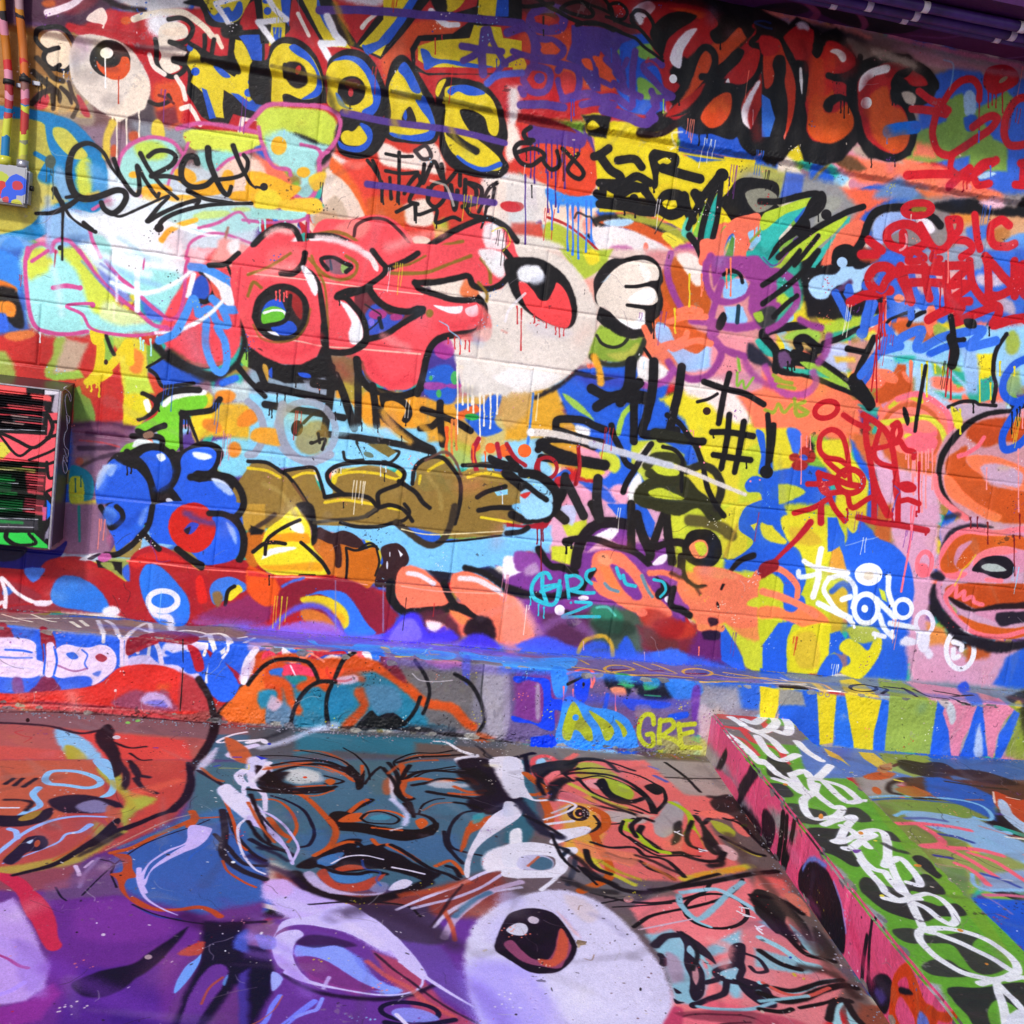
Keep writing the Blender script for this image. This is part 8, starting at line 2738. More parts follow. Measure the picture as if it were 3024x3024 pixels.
P 1c181e 1 : -60 24 43 28 42 60 -60 58
P 18201c 1 : -60 84 42 86 40 148 -60 148
P c8c0c8*.35 1 : -60 30 -4 31 -4 36 -60 35
P a8484c 1 : 6 34 40 36 40 40 8 39
P 4a4448 1 : 10 44 40 45 38 52 12 52
P 1c4a2c 1 : -60 96 10 97 10 112 -60 112
P 6a2c32 1 : 22 94 40 95 40 112 24 112
P 1d5630 1 : -60 118 20 120 20 130 -60 130
P 6a2c34 1 : 22 118 40 120 38 132 20 130
P 3a3a40 1 : -60 134 34 136 34 146 -60 145
P e8605f 1 : -60 14 24 17 24 26 -60 22
P d8d4dc 1 : 40 20 57 21 57 26 40 26
P e8605f 1 : 28 25 46 28 46 32 28 30
P f0606a .6 : -60 58 6 60 46 62 57 60 56 120 40 116 42 86 -60 84
P 35c850 .5 : -60 148 30 149 40 158 48 163 -60 160
P b0a8b4 1 : 49 26 56 22 55 40 50 44 46 40
P f0606a .6 : 43 42 54 42 53 66 42 66
P d0c848 1 : -60 70 4 68 10 76 2 83 -60 84
P 1a70e8 .6 : 42 120 49 120 48 136 42 138
P 8a8698 1 : 42 140 49 138 48 158 40 156
P c05a88 .6 : 38 126 42 126 41 138 38 138
layer 1
S e8505a*.8 1.4 .3 : -60 36 10 38 40 40 ; -60 42 20 44 38 46 ; 14 50 38 52
S e8606a*.8 1 .3 : 20 90 40 91 ; 24 97 40 98 ; 26 106 38 107 ; 24 124 38 125
S c8c8d0*.8 .8 .3 : -60 56 10 57 40 58 ; -60 92 14 93 ; -60 104 16 105 ; -60 126 30 128 ; -60 134 34 137 ; -60 142 30 144
P d8c8c0 1*.7 : -60 28 -6 30 -6 34 -60 34
S d8b0a8*.6 2 1 : 10 44 24 46 ; 2 50 20 52
S c8c060*.6 3 1 : -60 92 10 92 30 94
S e8605f*.8 3 1 : 28 26 44 28
S 2a9a48*.7 3 1 : -40 100 12 102 ; -40 112 14 114 ; -40 136 20 140
S d8505a*.7 3 1 : 24 100 38 102 ; 26 112 38 114 ; 24 130 38 132
S 15121a 3 .4 : -60 40 0 60 14 66 30 73 44 64
S 15121a 2.4 .4 : 0 62 16 80 28 74
S 15121a 2.4 .4 : 26 84 44 77 54 71
S 15121a 3 .4 : 42 64 54 61
S 15121a 3.6 .5 : 43 44 47 54 44 64
S 15121a 3 .5 : 48 50 53 50
S 15121a 2.6 .4 : 42 86 44 100 53 97
S 15121a 2.6 .4 : 42 88 54 84
S 15121a 2.6 .4 : 42 112 53 107
S 15121a 4 .5 : 41 114 48 124 48 128
S 15121a 4 .5 : 40 146 44 138 48 134
S 15121a 4 .5 : 6 148 6 154 14 160
S 15121a 3 .5 : 26 150 32 158 20 160 10 158
S 15121a 4 .5 : 42 156 46 161
# ---------- corrections and finer marks
layer 2
tile 0 1512
on wall top face floor
S 2b62dc 1.6 .5 : 4 104 16 104.5 24 106
S 4a70dc*.8 1.6 .5 : -4 109 10 110 24 110
S 2b62dc 1.4 .5 : 33 100 34 110 33 122
S 2b62dc 1.6 .5 : 41 102 43 112 41 122
S 4a70dc 1.2 .5 : 62 104 66 108 64 114 66 118
S 8a4a80*.7 1.4 .6 : 44 116 56 120 66 118
S e4d8ee*.8 1.2 .5 : -4 101 12 101 20 103
S e4d8ee*.8 1 .5 : -4 116 14 116 28 118
S b02434 3 .8 : 104 104 112 100 118 98
S 2b62dc 3 .8 : 126 106 134 110 138 116
S e8dff0 2 .5 : 172 96 172 104 168 110
F e8dff0*.8 1.5 : 180 126 186 112 192 104 192 116 186 128
S 7a1e2c 2 1 : -4 145 30 144 60 146 100 149
S 4a2630 1.2 .8 : -4 151 40 151 80 153 130 157 170 161
S d87a78*.7 1.4 .8 : 0 146 30 146 70 148 120 150
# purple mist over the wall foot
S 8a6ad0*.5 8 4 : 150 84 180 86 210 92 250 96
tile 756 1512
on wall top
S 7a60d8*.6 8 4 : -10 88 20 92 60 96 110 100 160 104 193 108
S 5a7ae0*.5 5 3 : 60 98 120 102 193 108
on face floor
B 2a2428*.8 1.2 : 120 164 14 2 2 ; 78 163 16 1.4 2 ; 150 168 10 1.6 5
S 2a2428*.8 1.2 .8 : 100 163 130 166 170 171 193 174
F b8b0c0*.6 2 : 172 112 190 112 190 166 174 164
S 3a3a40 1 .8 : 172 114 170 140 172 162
# blocks behind the words, salmon star
tile 1512 1512
on wall
S 2a1c24 2 1.4*.8 : 120 46 136 54 142 62
F ff9068*.8 2 : 140 44 152 42 170 48 160 52
S ff7c5c 4 .6 : 186 50 172 54 160 52
S b89438*.7 2 1.4 : 160 34 166 20 170 10
S 8a5a98*.6 6 3 : 20 90 40 80 60 92
B ff9a70*.8 2 : 70 36 6 4 20
F 9a1f24 3*.8 : 106 84 118 80 130 84 126 94 112 94
D d8a0b0 .8 : 100 106 112 54 98 104
S 35b4c4 2 .4 : 24 56 36 55 36 64
# top seam in the dark red letters
tile 2268 0
on wall
layer 1
F 241a1c 1.6 : -12 8 4 14 14 20 10 28 2 30 -10 26
F a82426 1.2 : 10 30 16 26 26 24 30 30 32 38 26 46 18 46 12 38
F b3242a 1 : -8 30 0 28 8 34 4 42 -6 42
S k 3 .6 : 6 26 12 36 17 46 20 60
layer 2
S 6a5a54*.6 10 4 : 60 34 90 44 110 52
S c8b8a8*.6 5 2 : 78 40 96 46 108 50
S b07a88*.6 4 2 : 110 44 150 52 193 58
# black lettering edges with drips
D k 1.1 : 30 118 124 76 118 127 12 108 113 94 118 126
# darker scribbles on the floor faces
tile 1512 2268
on floor
layer 1
S 1d1a1e 4 1.4*.9 : 30 24 36 12 50 8
S 1d1a1e 3 1 : 62 22 74 28 90 34 106 40
S 1d1a1e 4 1.4*.8 : 40 62 52 70 62 80 78 88
S 1d1a1e 3 1.2*.8 : 94 66 106 70 118 76 128 80
S 1d1a1e 5 1.6*.9 : 146 54 156 62 158 72 150 74
S 2a2628 4 1.6*.8 : 150 22 166 24 176 34
S 1d1a1e 2.4 .8 : 88 52 98 58 110 64
S b0a030 3 1.4*.9 : 66 70 80 78 96 84
S e09030*.7 5 2 : 140 82 160 78 174 76
S 1d1a1e 3 1 : 64 12 76 20 92 26
S d8a898*.8 3 1.4 : 96 36 106 36
S 6a6460*.7 6 2.5 : 60 92 90 98 120 94
S 1d1a1e 3 1.2 : 28 2 20 10 24 20
S 1d1a1e 3 1.2 : 10 36 26 44 36 50
S 2a2628 6 2*.8 : 40 84 60 92 78 94
S e8706a 3 1*.9 : 30 10 38 6 46 8
S c8c4d0*.9 1.6 .5 : 30 34 40 30 44 28
tile 2268 2268
on floor
S 1f1c1e 6 2 : -10 100 8 116 20 130
S 1f1c1e 4 1.2 : -10 96 10 100 26 110
S 3a2a28*.8 7 3 : 26 150 50 156 66 172
S 5a4640*.7 6 3 : -30 50 -4 84 20 116 50 154
tile 756 2268
on floor
S 1f1820 3 1 : -4 20 4 40 10 56
S 1f1820 3 1 : -6 40 4 54 20 62
S c05528 2.4 .8 : -6 26 4 44 14 56
S 1f1418 3 1 : 150 26 162 28 176 34
S 221824 6 2 : 176 0 182 14 188 22
S c05528*.7 4 2 : 10 0 26 -2 40 -4
S 1f1418 3 1 : 8 6 24 0 44 -3 62 -1
S 221824 5 2*.8 : 10 12 30 17 52 17
S c85a28 2 .8 : 24 19 44 21 58 17
S 1f1418 3 1 : 96 0 104 10 110 22 116 28
S c05528 3 1 : 150 14 160 18 172 17
S 3a2a40*.6 12 6 : 60 112 90 106 130 122 150 134
S 9a6ad0*.4 10 5 : -4 140 20 146 40 170
tile 0 2268
on floor
S 2f2430*.8 4 2 : 60 66 76 58 90 50
S e86a50*.6 8 4 : 100 20 120 14 134 10
S b8a040*.7 5 2 : 84 10 94 20 100 30
S 8a5a80*.5 10 5 : 40 90 70 80 90 70
S 2a1030*.5 12 6 : 140 112 160 120 180 118
S b090e0*.4 10 5 : 0 130 20 150 30 170
# gold leaf glints and sky-blue field variation
tile 756 756
on wall
layer 2
S a89050*.6 3 1.5 : 6 172 20 180 30 196
S a89050*.6 3 1.5 : 130 166 138 178 140 190
S a8e0f4*.5 5 2.5 : 60 134 80 130 100 132
S e8a838*.7 4 1.5 : 120 124 130 132 140 138
S f0b040*.7 5 2 : 96 118 104 130 116 140
D k 1 : 60 118 124 48 100 108 80 126 132 110 136 142 92 128 133
tile 0 0
on wall
S f8fafa*.8 5-2 1.5 : 90 165 110 178 130 196
S f8fafa*.8 5-2 1.5 : 110 160 102 178 84 196
S f8fafa*.8 3-1 1 : 120 166 150 176 165 178
S 9cc4d8*.5 4 2 : 90 180 100 186 112 196
S b8d8e0*.5 6 3 : 96 190 120 196
S f0c040*.8 4 1.5 : 64 150 74 146
tile 0 756
on wall
S f4f8fa*.6 6 3 : 70 -4 90 6 112 14
S 8fb8e0*.5 4 2 : 80 4 100 16 120 22
S 5a5ab0*.5 2 1 : 76 6 88 14
S c8e8ea*.6 5 2.5 : 40 8 44 24 46 44
# grey and black patina around the deep letters
layer 3
tile 756 0
S 1a1718*.5 5 3 : 52 60 56 74 60 84
# blue bubble letters stand in front of the gold
tile 0 756
on wall
layer 3
F 2a5fd8 .7 : 140 170 150 171 162 170 172 174 178 182 177 190 172 198 166 206 150 206 140 196
F c8d8f4 1.6*.8 : 160 168 170 171 176 179 172 180 164 174
S k 5 .6 : 144 167 154 165 164 165 174 168 181 176 184 186 181 194 174 200
B c8281f .9 : 146 205 17 19 0
F 3a4ab8 .6 : 139 207 144 201 150 203 144 210
F 2a2030 .6 : 139 207 144 204 142 210
tile 0 1512
F 2a5fd8 .8 : 160 4 170 4 178 10 181 20 179 30 172 36 160 38 154 34 164 24 165 12
F a8c0f0 1.6*.8 : 171 8 177 14 178 24 174 16
S k 4.6 .6 : 158 1 170 2 179 8 184 18 184 28 181 36
S k 4.6 .6 : 134 28 144 36 152 42
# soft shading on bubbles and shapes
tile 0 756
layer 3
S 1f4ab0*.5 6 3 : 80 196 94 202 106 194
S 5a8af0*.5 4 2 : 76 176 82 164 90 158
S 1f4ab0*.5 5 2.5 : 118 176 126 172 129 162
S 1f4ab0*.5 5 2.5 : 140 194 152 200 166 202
# coral letters: pink bloom and darker red edges
tile 756 756
layer 2
S d43c48*.5 5 3 : -4 60 8 68 24 74 40 70 48 60
S ffa09c*.5 6 3 : 4 14 16 10 28 8
S ffa09c*.6 6 3.5 : 100 -6 120 -14 140 -18
S d43c48*.5 6 3.5 : 84 78 92 90 104 96 116 92
S d43c48*.45 6 3.5 : 140 54 156 52 168 46
S ff9a98*.5 5 3 : 96 60 106 66 114 70
S ffc8c0*.7 4 2 : 8 -16 16 -20 26 -18
S f8dcdc*.8 4 1.6 : 46 -14 60 -12 76 -6 84 0
# yellow letters: brushed olive tone
tile 756 0
S c0a81c*.5 5 2.5 : 18 46 14 60 16 74
S c0a81c*.5 5 2.5 : 58 58 58 72 68 82
S c0a81c*.5 5 2.5 : 104 74 104 90 108 100
S c0a81c*.5 5 2.5 : 146 88 150 104 160 116
S c0a81c*.5 4 2 : 60 4 66 20 72 34
# bubbles upper right: dark rim shading
tile 1512 0
S 7a141c*.5 7 4 : 100 6 120 2 140 6 152 14
S 7a141c*.5 6 3.5 : 180 84 182 96 184 104
S d8622a*.6 5 3 : 150 82 156 78 160 82
tile 2268 0
S 7a141c*.5 6 3.5 : 58 40 64 50 56 58
S 7a141c*.55 6 3.5 : 74 62 70 76 72 90
S e0662a*.5 7 4 : 36 86 44 100 54 96
S e0662a*.5 7 4 : 84 96 92 106 100 104
S 7a141c*.5 5 3 : 24 34 28 44 28 54
# floor: violet light-coloured mist and dark scribbles
tile 756 2268
on floor
layer 2
F 1f1418*.9 2.5 : 0 10 10 4 26 3 20 10 30 14 20 16 6 15
F 1f1418*.85 2.5 : 150 2 166 0 176 8 180 18 168 20 160 12
S 1f1418 3 1 : -6 16 10 18 30 19 50 18 60 14
S 1f1418 2.4 .8 : 12 -2 30 -5 50 -5 68 0
S c05528*.8 2 .8 : 6 1 26 -2 44 -1 58 3
S c05528*.8 2.4 1 : 100 4 108 -2 118 -5 136 -6
S 1f1418 2.4 .8 : 106 -4 122 -8 140 -9 156 -10
S c8b8f8*.5 8 4 : 10 96 26 104 44 108 60 112
S a890f0*.5 8 5 : -4 128 14 132 28 140
S e0d0fc*.4 7 4 : 60 112 76 122 92 132
S 2a1838*.7 5 2.5 : -4 66 10 74 24 80 36 90
S 1f1830*.7 3 1.6 : 2 60 14 64 24 70
tile 1512 2268
S c0b0f8*.5 10 6 : 6 160 24 180 40 196
S b0a8c8*.5 5 3 : 60 110 72 116 84 126
F 1d1a1e*.8 2 : 26 14 34 8 42 8 36 16 30 20
S 1d1a1e 2.4 .8 : 40 -2 56 -6 74 -4 92 2
S 1d1a1e 2 .8 : 46 10 40 4 50 0
S 1d1a1e 2.2 .8 : 70 26 84 30 98 34
S a8b838*.8 3 1.4 : 60 20 74 26 86 30
S 1d1a1e 3 1 : 136 40 132 50 134 58 144 62
S 1d1a1e 2.4 .8 : 160 38 172 42 182 52 190 60
S 1d1a1e 2.4 .8 : 30 50 34 60 40 70 50 78
S d07038*.8 3 1.4 : 100 72 112 78 122 84
S 1d1a1e 3 1 : 104 92 120 90 140 84 156 80
S e89090*.6 6 3 : 150 130 164 136 160 150
S 1f2028 3 1 : 128 124 136 130 140 142 136 152
S 1f2028 2.6 .9 : 168 160 180 166 192 164
tile 2268 2268
on ktop
S ecebf2 5 .4 : 56 44 64 48 70 54 76 60
S 2f3230*.8 4 1.4 : 88 58 96 62 104 64
on kside
S f8709a*.8 4 1.5 : 16 60 22 70
S e04070*.5 5 3 : 62 120 70 140 78 160
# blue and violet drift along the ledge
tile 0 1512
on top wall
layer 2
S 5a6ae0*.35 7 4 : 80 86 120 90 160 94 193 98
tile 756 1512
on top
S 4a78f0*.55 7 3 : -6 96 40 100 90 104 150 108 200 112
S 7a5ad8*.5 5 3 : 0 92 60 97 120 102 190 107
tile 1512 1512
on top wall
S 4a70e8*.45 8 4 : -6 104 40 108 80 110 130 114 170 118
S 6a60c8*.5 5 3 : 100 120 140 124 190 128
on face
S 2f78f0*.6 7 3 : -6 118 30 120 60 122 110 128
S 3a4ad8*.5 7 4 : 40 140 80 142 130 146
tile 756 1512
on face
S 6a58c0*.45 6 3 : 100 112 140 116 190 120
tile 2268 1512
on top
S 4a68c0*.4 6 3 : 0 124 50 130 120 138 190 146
# lilac light drift on the floor
tile 756 2268
on floor
S 6a4aa8*.3 14 8 : 140 150 170 170 190 196
tile 0 2268
S 7a40b0*.4 16 9 : 40 150 80 170 120 190
S 3a2078*.5 14 8 : 90 190 120 196 150 192'''
scatter(); paint(PAINT)  # also paints in the vent's shadow, shaded lip and violet floor light
for nm_,n_,sd_ in(('floor',240,1),('rfloor',240,2),('ktop',260,3),('kside',200,4),('top',300,5),('face',220,6),('wall',26,7)): wear(nm_,n_,sd_)
chips('face',0.0,.014,90,1); chips('face',H-.004,-.006,60,2); chips('top',0.0,.006,60,3); chips('top',DL-.003,-.006,80,4)
chips('ktop',0.0,.008,70,5,0); chips('ktop',.296,-.006,40,6,0); chips('kside',KZ-.002,-.007,40,7); chips('kside',0.0,.004,20,8)
def mist(nm,n,seed):
    "thin late drips and drifts of overspray over everything"
    s=SURF[nm]; rng=np.random.default_rng(seed); a=s.w*s.h; cols=['e8e0e4','c4262b','2a5fc8','1d191b','ff8a70','d8c830','d08598','8fc4e4','f0e8d8','7a3a90']
    for i in range(int(n*a)):
        p=rng.random(2)*[s.nx,s.ny]; c=hexc(cols[rng.integers(len(cols))]); q=rng.random()
        if q<.30:
            r=rng.uniform(8,34); stroke(s,np.array([p,p+rng.normal(size=2)*r]),np.full(2,r*.5),c,rng.uniform(.10,.30),r)
        elif q<.50 and nm=='wall':
            for k in range(rng.integers(1,6)):
                L=rng.uniform(8,70); x=p[0]+k*rng.uniform(3,7); P=np.array([[x,p[1]],[x+rng.normal()*.6,p[1]-L*.5],[x+rng.normal()*.8,p[1]-L]]); stroke(s,P,np.array([1.2,.7,1.0]),c,.7,.7)
        elif q<.95:
            for k in range(rng.integers(4,14)):
                d=p+rng.normal(size=2)*9; stroke(s,np.array([d,d+.5]),np.full(2,rng.uniform(.4,1.3)),c,.8,.6)
        else:
            ang=rng.random()*6.28; pts=[p]
            for k in range(4): ang+=rng.normal()*.8; pts.append(pts[-1]+np.array([math.cos(ang),math.sin(ang)])*rng.uniform(8,26))
            P=smooth(pts,False,5); stroke(s,P,np.full(len(P),rng.uniform(1.,2.6)),c,rng.uniform(.35,.8),1.)
mist('wall',40,31); mist('face',70,32); mist('top',60,33); mist('floor',26,34); mist('kside',40,36); mist('rfloor',40,37)
# ---------------------------------------------------------------- materials
def image(name,a,srgb=True):
    ny,nx=a.shape[:2]; im=bpy.data.images.new(name,nx,ny,alpha=False)
    if not srgb: im.colorspace_settings.name='Non-Color'
    b=np.ones((ny,nx,4),np.float32); b[...,:3]=np.clip(a if a.ndim==3 else a[...,None],0,1)
    im.pixels.foreach_set(b.ravel()); im.update(); im.pack(); return im
def nodes(name):
    m=bpy.data.materials.new(name); m.use_nodes=True; t=m.node_tree; return m,t,t.nodes['Principled BSDF']
def mk(t,kind,**kw):
    n=t.nodes.new(kind)
    for k,v in kw.items():
        if k in n.inputs.keys(): n.inputs[k].default_value=v
        else: setattr(n,k,v)
    return n
def paint_mat(s,height,rough=.5,dist=.006,gr=1.,spec=.25):
    m,t,p=nodes(s.name+'_paint'); L=t.links.new
    c=s.c.copy(); rng=np.random.default_rng(3+s.nx); g_=c.mean(-1,keepdims=True); c=np.clip(g_+(c-g_)*1.0,0,1); c=np.clip(.47+(c-.47)*1.10,.065,.96)
    # wear, dust and the coarse grain of sprayed block show through every layer
    sp=s.fine*.022+fnoise(rng,s.ny,s.nx,2,2)*.020*gr+fnoise(rng,s.ny,s.nx,60,3)*.022
    c=c*(1+sp[...,None]*1.25)+sp[...,None]*.12
    wear=fnoise(rng,s.ny,s.nx,3,3)+fnoise(rng,s.ny,s.nx,40,2)*.8
    wm=np.clip((wear-2.5)*2,0,1)[...,None]*.35; c=c*(1-wm)+np.array([.62,.58,.58],np.float32)*wm
    wm=np.clip((-wear-2.6)*2,0,1)[...,None]*.5; c=c*(1-wm)+np.array([.15,.12,.14],np.float32)*wm
    ti=mk(t,'ShaderNodeTexImage',image=image(s.name+'_colour',c),extension='EXTEND')
    uv=mk(t,'ShaderNodeUVMap',uv_map='UVMap'); L(uv.outputs[0],ti.inputs[0]); L(ti.outputs[0],p.inputs['Base Color'])
    th=mk(t,'ShaderNodeTexImage',image=image(s.name+'_height',height,False),extension='EXTEND'); L(uv.outputs[0],th.inputs[0])
    tc=mk(t,'ShaderNodeTexCoord'); nz=mk(t,'ShaderNodeTexNoise',Scale=260.,Detail=4.); L(tc.outputs['Object'],nz.inputs['Vector'])
    b=mk(t,'ShaderNodeBump',Strength=1.,Distance=dist); L(th.outputs[0],b.inputs['Height'])
    b2=mk(t,'ShaderNodeBump',Strength=.45,Distance=.0016); L(nz.outputs[0],b2.inputs['Height']); L(b.outputs[0],b2.inputs['Normal']); L(b2.outputs[0],p.inputs['Normal'])
    n2=mk(t,'ShaderNodeTexNoise',Scale=5.,Detail=3.); L(tc.outputs['Object'],n2.inputs['Vector'])
    mr=mk(t,'ShaderNodeMapRange'); mr.inputs[1].default_value=.3; mr.inputs[2].default_value=.7; mr.inputs[3].default_value=rough-.12*1.; mr.inputs[4].default_value=rough+.14
    L(n2.outputs[0],mr.inputs[0]); L(mr.outputs[0],p.inputs['Roughness']); p.inputs['Specular IOR Level'].default_value=spec
    return m
def plain(name,col,rough=.6,metal=0.,var=.25,scale=30.,bump=.3):
    m,t,p=nodes(name); L=t.links.new; tc=mk(t,'ShaderNodeTexCoord'); nz=mk(t,'ShaderNodeTexNoise',Scale=scale,Detail=6.); L(tc.outputs['Object'],nz.inputs['Vector'])
    lin=[((x+.055)/1.055)**2.4 if x>.04 else x/12.92 for x in hexc(col)]
    cr=mk(t,'ShaderNodeValToRGB'); cr.color_ramp.elements[0].position=.3; cr.color_ramp.elements[1].position=.7
    cr.color_ramp.elements[0].color=[x*(1-var) for x in lin]+[1]; cr.color_ramp.elements[1].color=[min(1,x*(1+var)) for x in lin]+[1]
    L(nz.outputs[0],cr.inputs[0]); L(cr.outputs[0],p.inputs['Base Color']); p.inputs['Roughness'].default_value=rough; p.inputs['Metallic'].default_value=metal
    b=mk(t,'ShaderNodeBump',Strength=bump,Distance=.003); L(nz.outputs[0],b.inputs['Height']); L(b.outputs[0],p.inputs['Normal'])
    return m
def relief(s,rough=1.,pit=1.):
    rng=np.random.default_rng(21+s.nx); h=.5+fnoise(rng,s.ny,s.nx,5,3)*.035*rough+fnoise(rng,s.ny,s.nx,45,3)*.03*rough
    q=fnoise(rng,s.ny,s.nx,4,2)+fnoise(rng,s.ny,s.nx,70,2)*.5; h-=np.clip((q-2.35),0,1)*.4*pit
    return h
def wall_height():
    s=SURF['wall']; h=relief(s,.8,.5); rng=np.random.default_rng(8)
    X=(np.arange(s.nx)+.5)/s.ppm+s.o[0]; Z=(np.arange(s.ny)+.5)/s.ppm
    wob=fnoise(rng,s.ny,s.nx,25,2)*.0012; dep=np.clip(.75+fnoise(rng,s.ny,s.nx,90,2)*.35,.15,1.2)
    zz=Z[:,None]+wob; row=np.floor(zz/.2); f=np.abs(zz-np.round(zz/.2)*.2)
    blk=(zz<1.79)&(zz>.03)
    g=np.exp(-(f/.0055)**2)*.30*dep
    # the mortar was struck with a slightly raised lower lip that the paint has rounded over
    f2=zz-np.round(zz/.2)*.2; g-=np.exp(-((f2+.012)/.004)**2)*.14*dep
    off=np.where(row%2==0,.285,.085); xx=X[None]-off+wob; fx=np.abs(xx-np.round(xx/.4)*.4)
    g2=np.exp(-(fx/.0055)**2)*.28*np.clip(dep*.9,0,1.2)
    h=h-np.where(blk,np.maximum(g,g2),0)
    up_=(Z[:,None]>1.79)*np.ones_like(X)[None]
    h=h+up_*fnoise(rng,s.ny,s.nx,12,3)*.03
    # spalled lip along the bottom of the cast band
    ed=np.exp(-((Z[:,None]-1.815)/.02)**2)*fnoise(rng,s.ny,s.nx,5,2)*.16*np.clip((X[None]+.2)*2,.2,1.); return h+ed
def ledge_height(nm):
    s=SURF[nm]; h=relief(s,1.3,1.2); rng=np.random.default_rng(4); Z=(np.arange(s.ny)+.5)/s.ppm
    if nm=='face':
        e=np.exp(-(Z/.05)**2)[:,None]; h=h+e*fnoise(rng,s.ny,s.nx,4,3)*.16+np.exp(-((Z-.24)/.03)**2)[:,None]*fnoise(rng,s.ny,s.nx,5,2)*.06
    else:
        e=np.exp(-((Z-s.h)/.02)**2)[:,None]; h=h+e*fnoise(rng,s.ny,s.nx,4,3)*.16
    return h
M={}
M['wall']=paint_mat(SURF['wall'],wall_height(),.46,.008)
M['top']=paint_mat(SURF['top'],ledge_height('top'),.55,.010,1.,.15)
M['face']=paint_mat(SURF['face'],ledge_height('face'),.5,.014)
M['floor']=paint_mat(SURF['floor'],relief(SURF['floor'],.5,.6),.6,.005,.6,.10)
M['ktop']=paint_mat(SURF['ktop'],relief(SURF['ktop'],.8,.8),.6,.006)
M['kside']=paint_mat(SURF['kside'],relief(SURF['kside'],1.3,1.),.6,.008)
M['rfloor']=paint_mat(SURF['rfloor'],relief(SURF['rfloor'],.6,.6),.55,.005,.6,.14)
M['soffit']=paint_mat(SURF['soffit'],relief(SURF['soffit'],.4,.2),.55,.004)
M['louvre']=paint_mat(SURF['louvre'],relief(SURF['louvre'],.1,.0),.32,.002,.3)
M['concrete']=plain('bare_concrete','7a7684',.8,0,.25,40,.5)
M['ground']=plain('painted_ground','6a4a72',.6,0,.35,3.,.2)
M['mud']=plain('purple_paint','3a1a52',.5,0,.3,8.)
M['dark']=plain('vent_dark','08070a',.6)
M['alum']=plain('brushed_metal','a8a6b0',.35,.6,.15,60)
M['side']=plain('vent_side_paint','3a2a30',.35,.2,.5,6.)
M['pipe_v']=plain('violet_pipe_paint','3c2068',.45,0,.6,14.)
M['white']=plain('white_paint','ded8e4',.5)
# ---------------------------------------------------------------- object helpers
C=sc.collection
def link(name,me,parent=None,mats=()):
    o=bpy.data.objects.new(name,me); C.objects.link(o); o.parent=parent
    for m in mats: me.materials.append(m)
    return o
def tag(o,label=None,cat=None,group=None,kind=None):
    if label: o['label']=label
    if cat: o['category']=cat
    if group: o['group']=group
    if kind: o['kind']=kind
    return o
def empty(name,loc=(0,0,0)):
    o=bpy.data.objects.new(name,None); C.objects.link(o); o.location=loc; return o
def uvset(me,s,only=None):
    uv=me.uv_layers.get('UVMap') or me.uv_layers.new(name='UVMap')
    co=np.empty(len(me.vertices)*3,np.float32); me.vertices.foreach_get('co',co); co=co.reshape(-1,3)
    li=np.empty(len(me.loops),np.int32); me.loops.foreach_get('vertex_index',li)
    P=co[li]-s.o; a=np.stack([P@s.U/s.w*(s.w*s.ppm/s.nx),P@s.V/s.h*(s.h*s.ppm/s.ny)],-1).astype(np.float32)
    if only is not None:
        old=np.empty(len(me.loops)*2,np.float32); uv.data.foreach_get('uv',old); old=old.reshape(-1,2); old[only]=a[only]; a=old
    uv.data.foreach_set('uv',a.ravel())
def mesh(name,V,F):
    me=bpy.data.meshes.new(name); me.from_pydata([tuple(v) for v in V],[],[tuple(f) for f in F]); me.update(); return me
def boxmesh(name,a,b,bev=.0):
    bm=bmesh.new(); bmesh.ops.create_cube(bm,size=1)
    for v in bm.verts: v.co=Vector([(a[i]+b[i])/2+v.co[i]*(b[i]-a[i]) for i in range(3)])
    if bev: bmesh.ops.bevel(bm,geom=bm.edges[:],offset=bev,segments=2,affect='EDGES')
    me=bpy.data.meshes.new(name); bm.to_mesh(me); bm.free(); return me
def grid_parts(name,fpos,us,vs,pieces,s,mat,parent,rest_name):
    """a surface cut into its painted pieces: every grid cell belongs to exactly one piece or to the plain rest"""
    nu,nv=len(us),len(vs); cu=(us[1:]+us[:-1])/2; cv=(vs[1:]+vs[:-1])/2
    own=np.full((nv-1,nu-1),-1,np.int32); CU,CV=np.meshgrid(cu,cv)
    for k,(nm,lab,pl) in enumerate(pieces):
        ins=np.zeros(own.shape,bool); n=len(pl)
        for i in range(n):
            ax,ay=pl[i];bx,by=pl[(i+1)%n]
            if ay!=by: ins^=((CV>=min(ay,by))&(CV<max(ay,by))&(CU<(bx-ax)*(CV-ay)/(by-ay)+ax))
        own[ins]=k
    def build(mask,nm,par):
        ys,xs=np.nonzero(mask)
        if len(ys)==0: return None
        q=np.stack([ys*nu+xs,ys*nu+xs+1,(ys+1)*nu+xs+1,(ys+1)*nu+xs],-1); ids,inv=np.unique(q,return_inverse=True); inv=inv.reshape(-1,4)
        P=fpos(us[ids%nu],vs[ids//nu]).astype(np.float32)
        me=bpy.data.meshes.new(nm); me.vertices.add(len(P)); me.vertices.foreach_set('co',P.ravel())
        me.loops.add(inv.size); me.loops.foreach_set('vertex_index',inv.ravel().astype(np.int32)); me.polygons.add(len(inv))
        me.polygons.foreach_set('loop_start',np.arange(0,inv.size,4,dtype=np.int32)); me.update(calc_edges=True); me.validate()
        me.shade_smooth(); uvset(me,s); return link(nm,me,par,[mat])
    rest=build(own==-1,rest_name,parent)
    root=parent or rest
    for k,(nm,lab,pl) in enumerate(pieces):
        o=build(own==k,nm,root)
        if o: o['label']=lab
    return rest
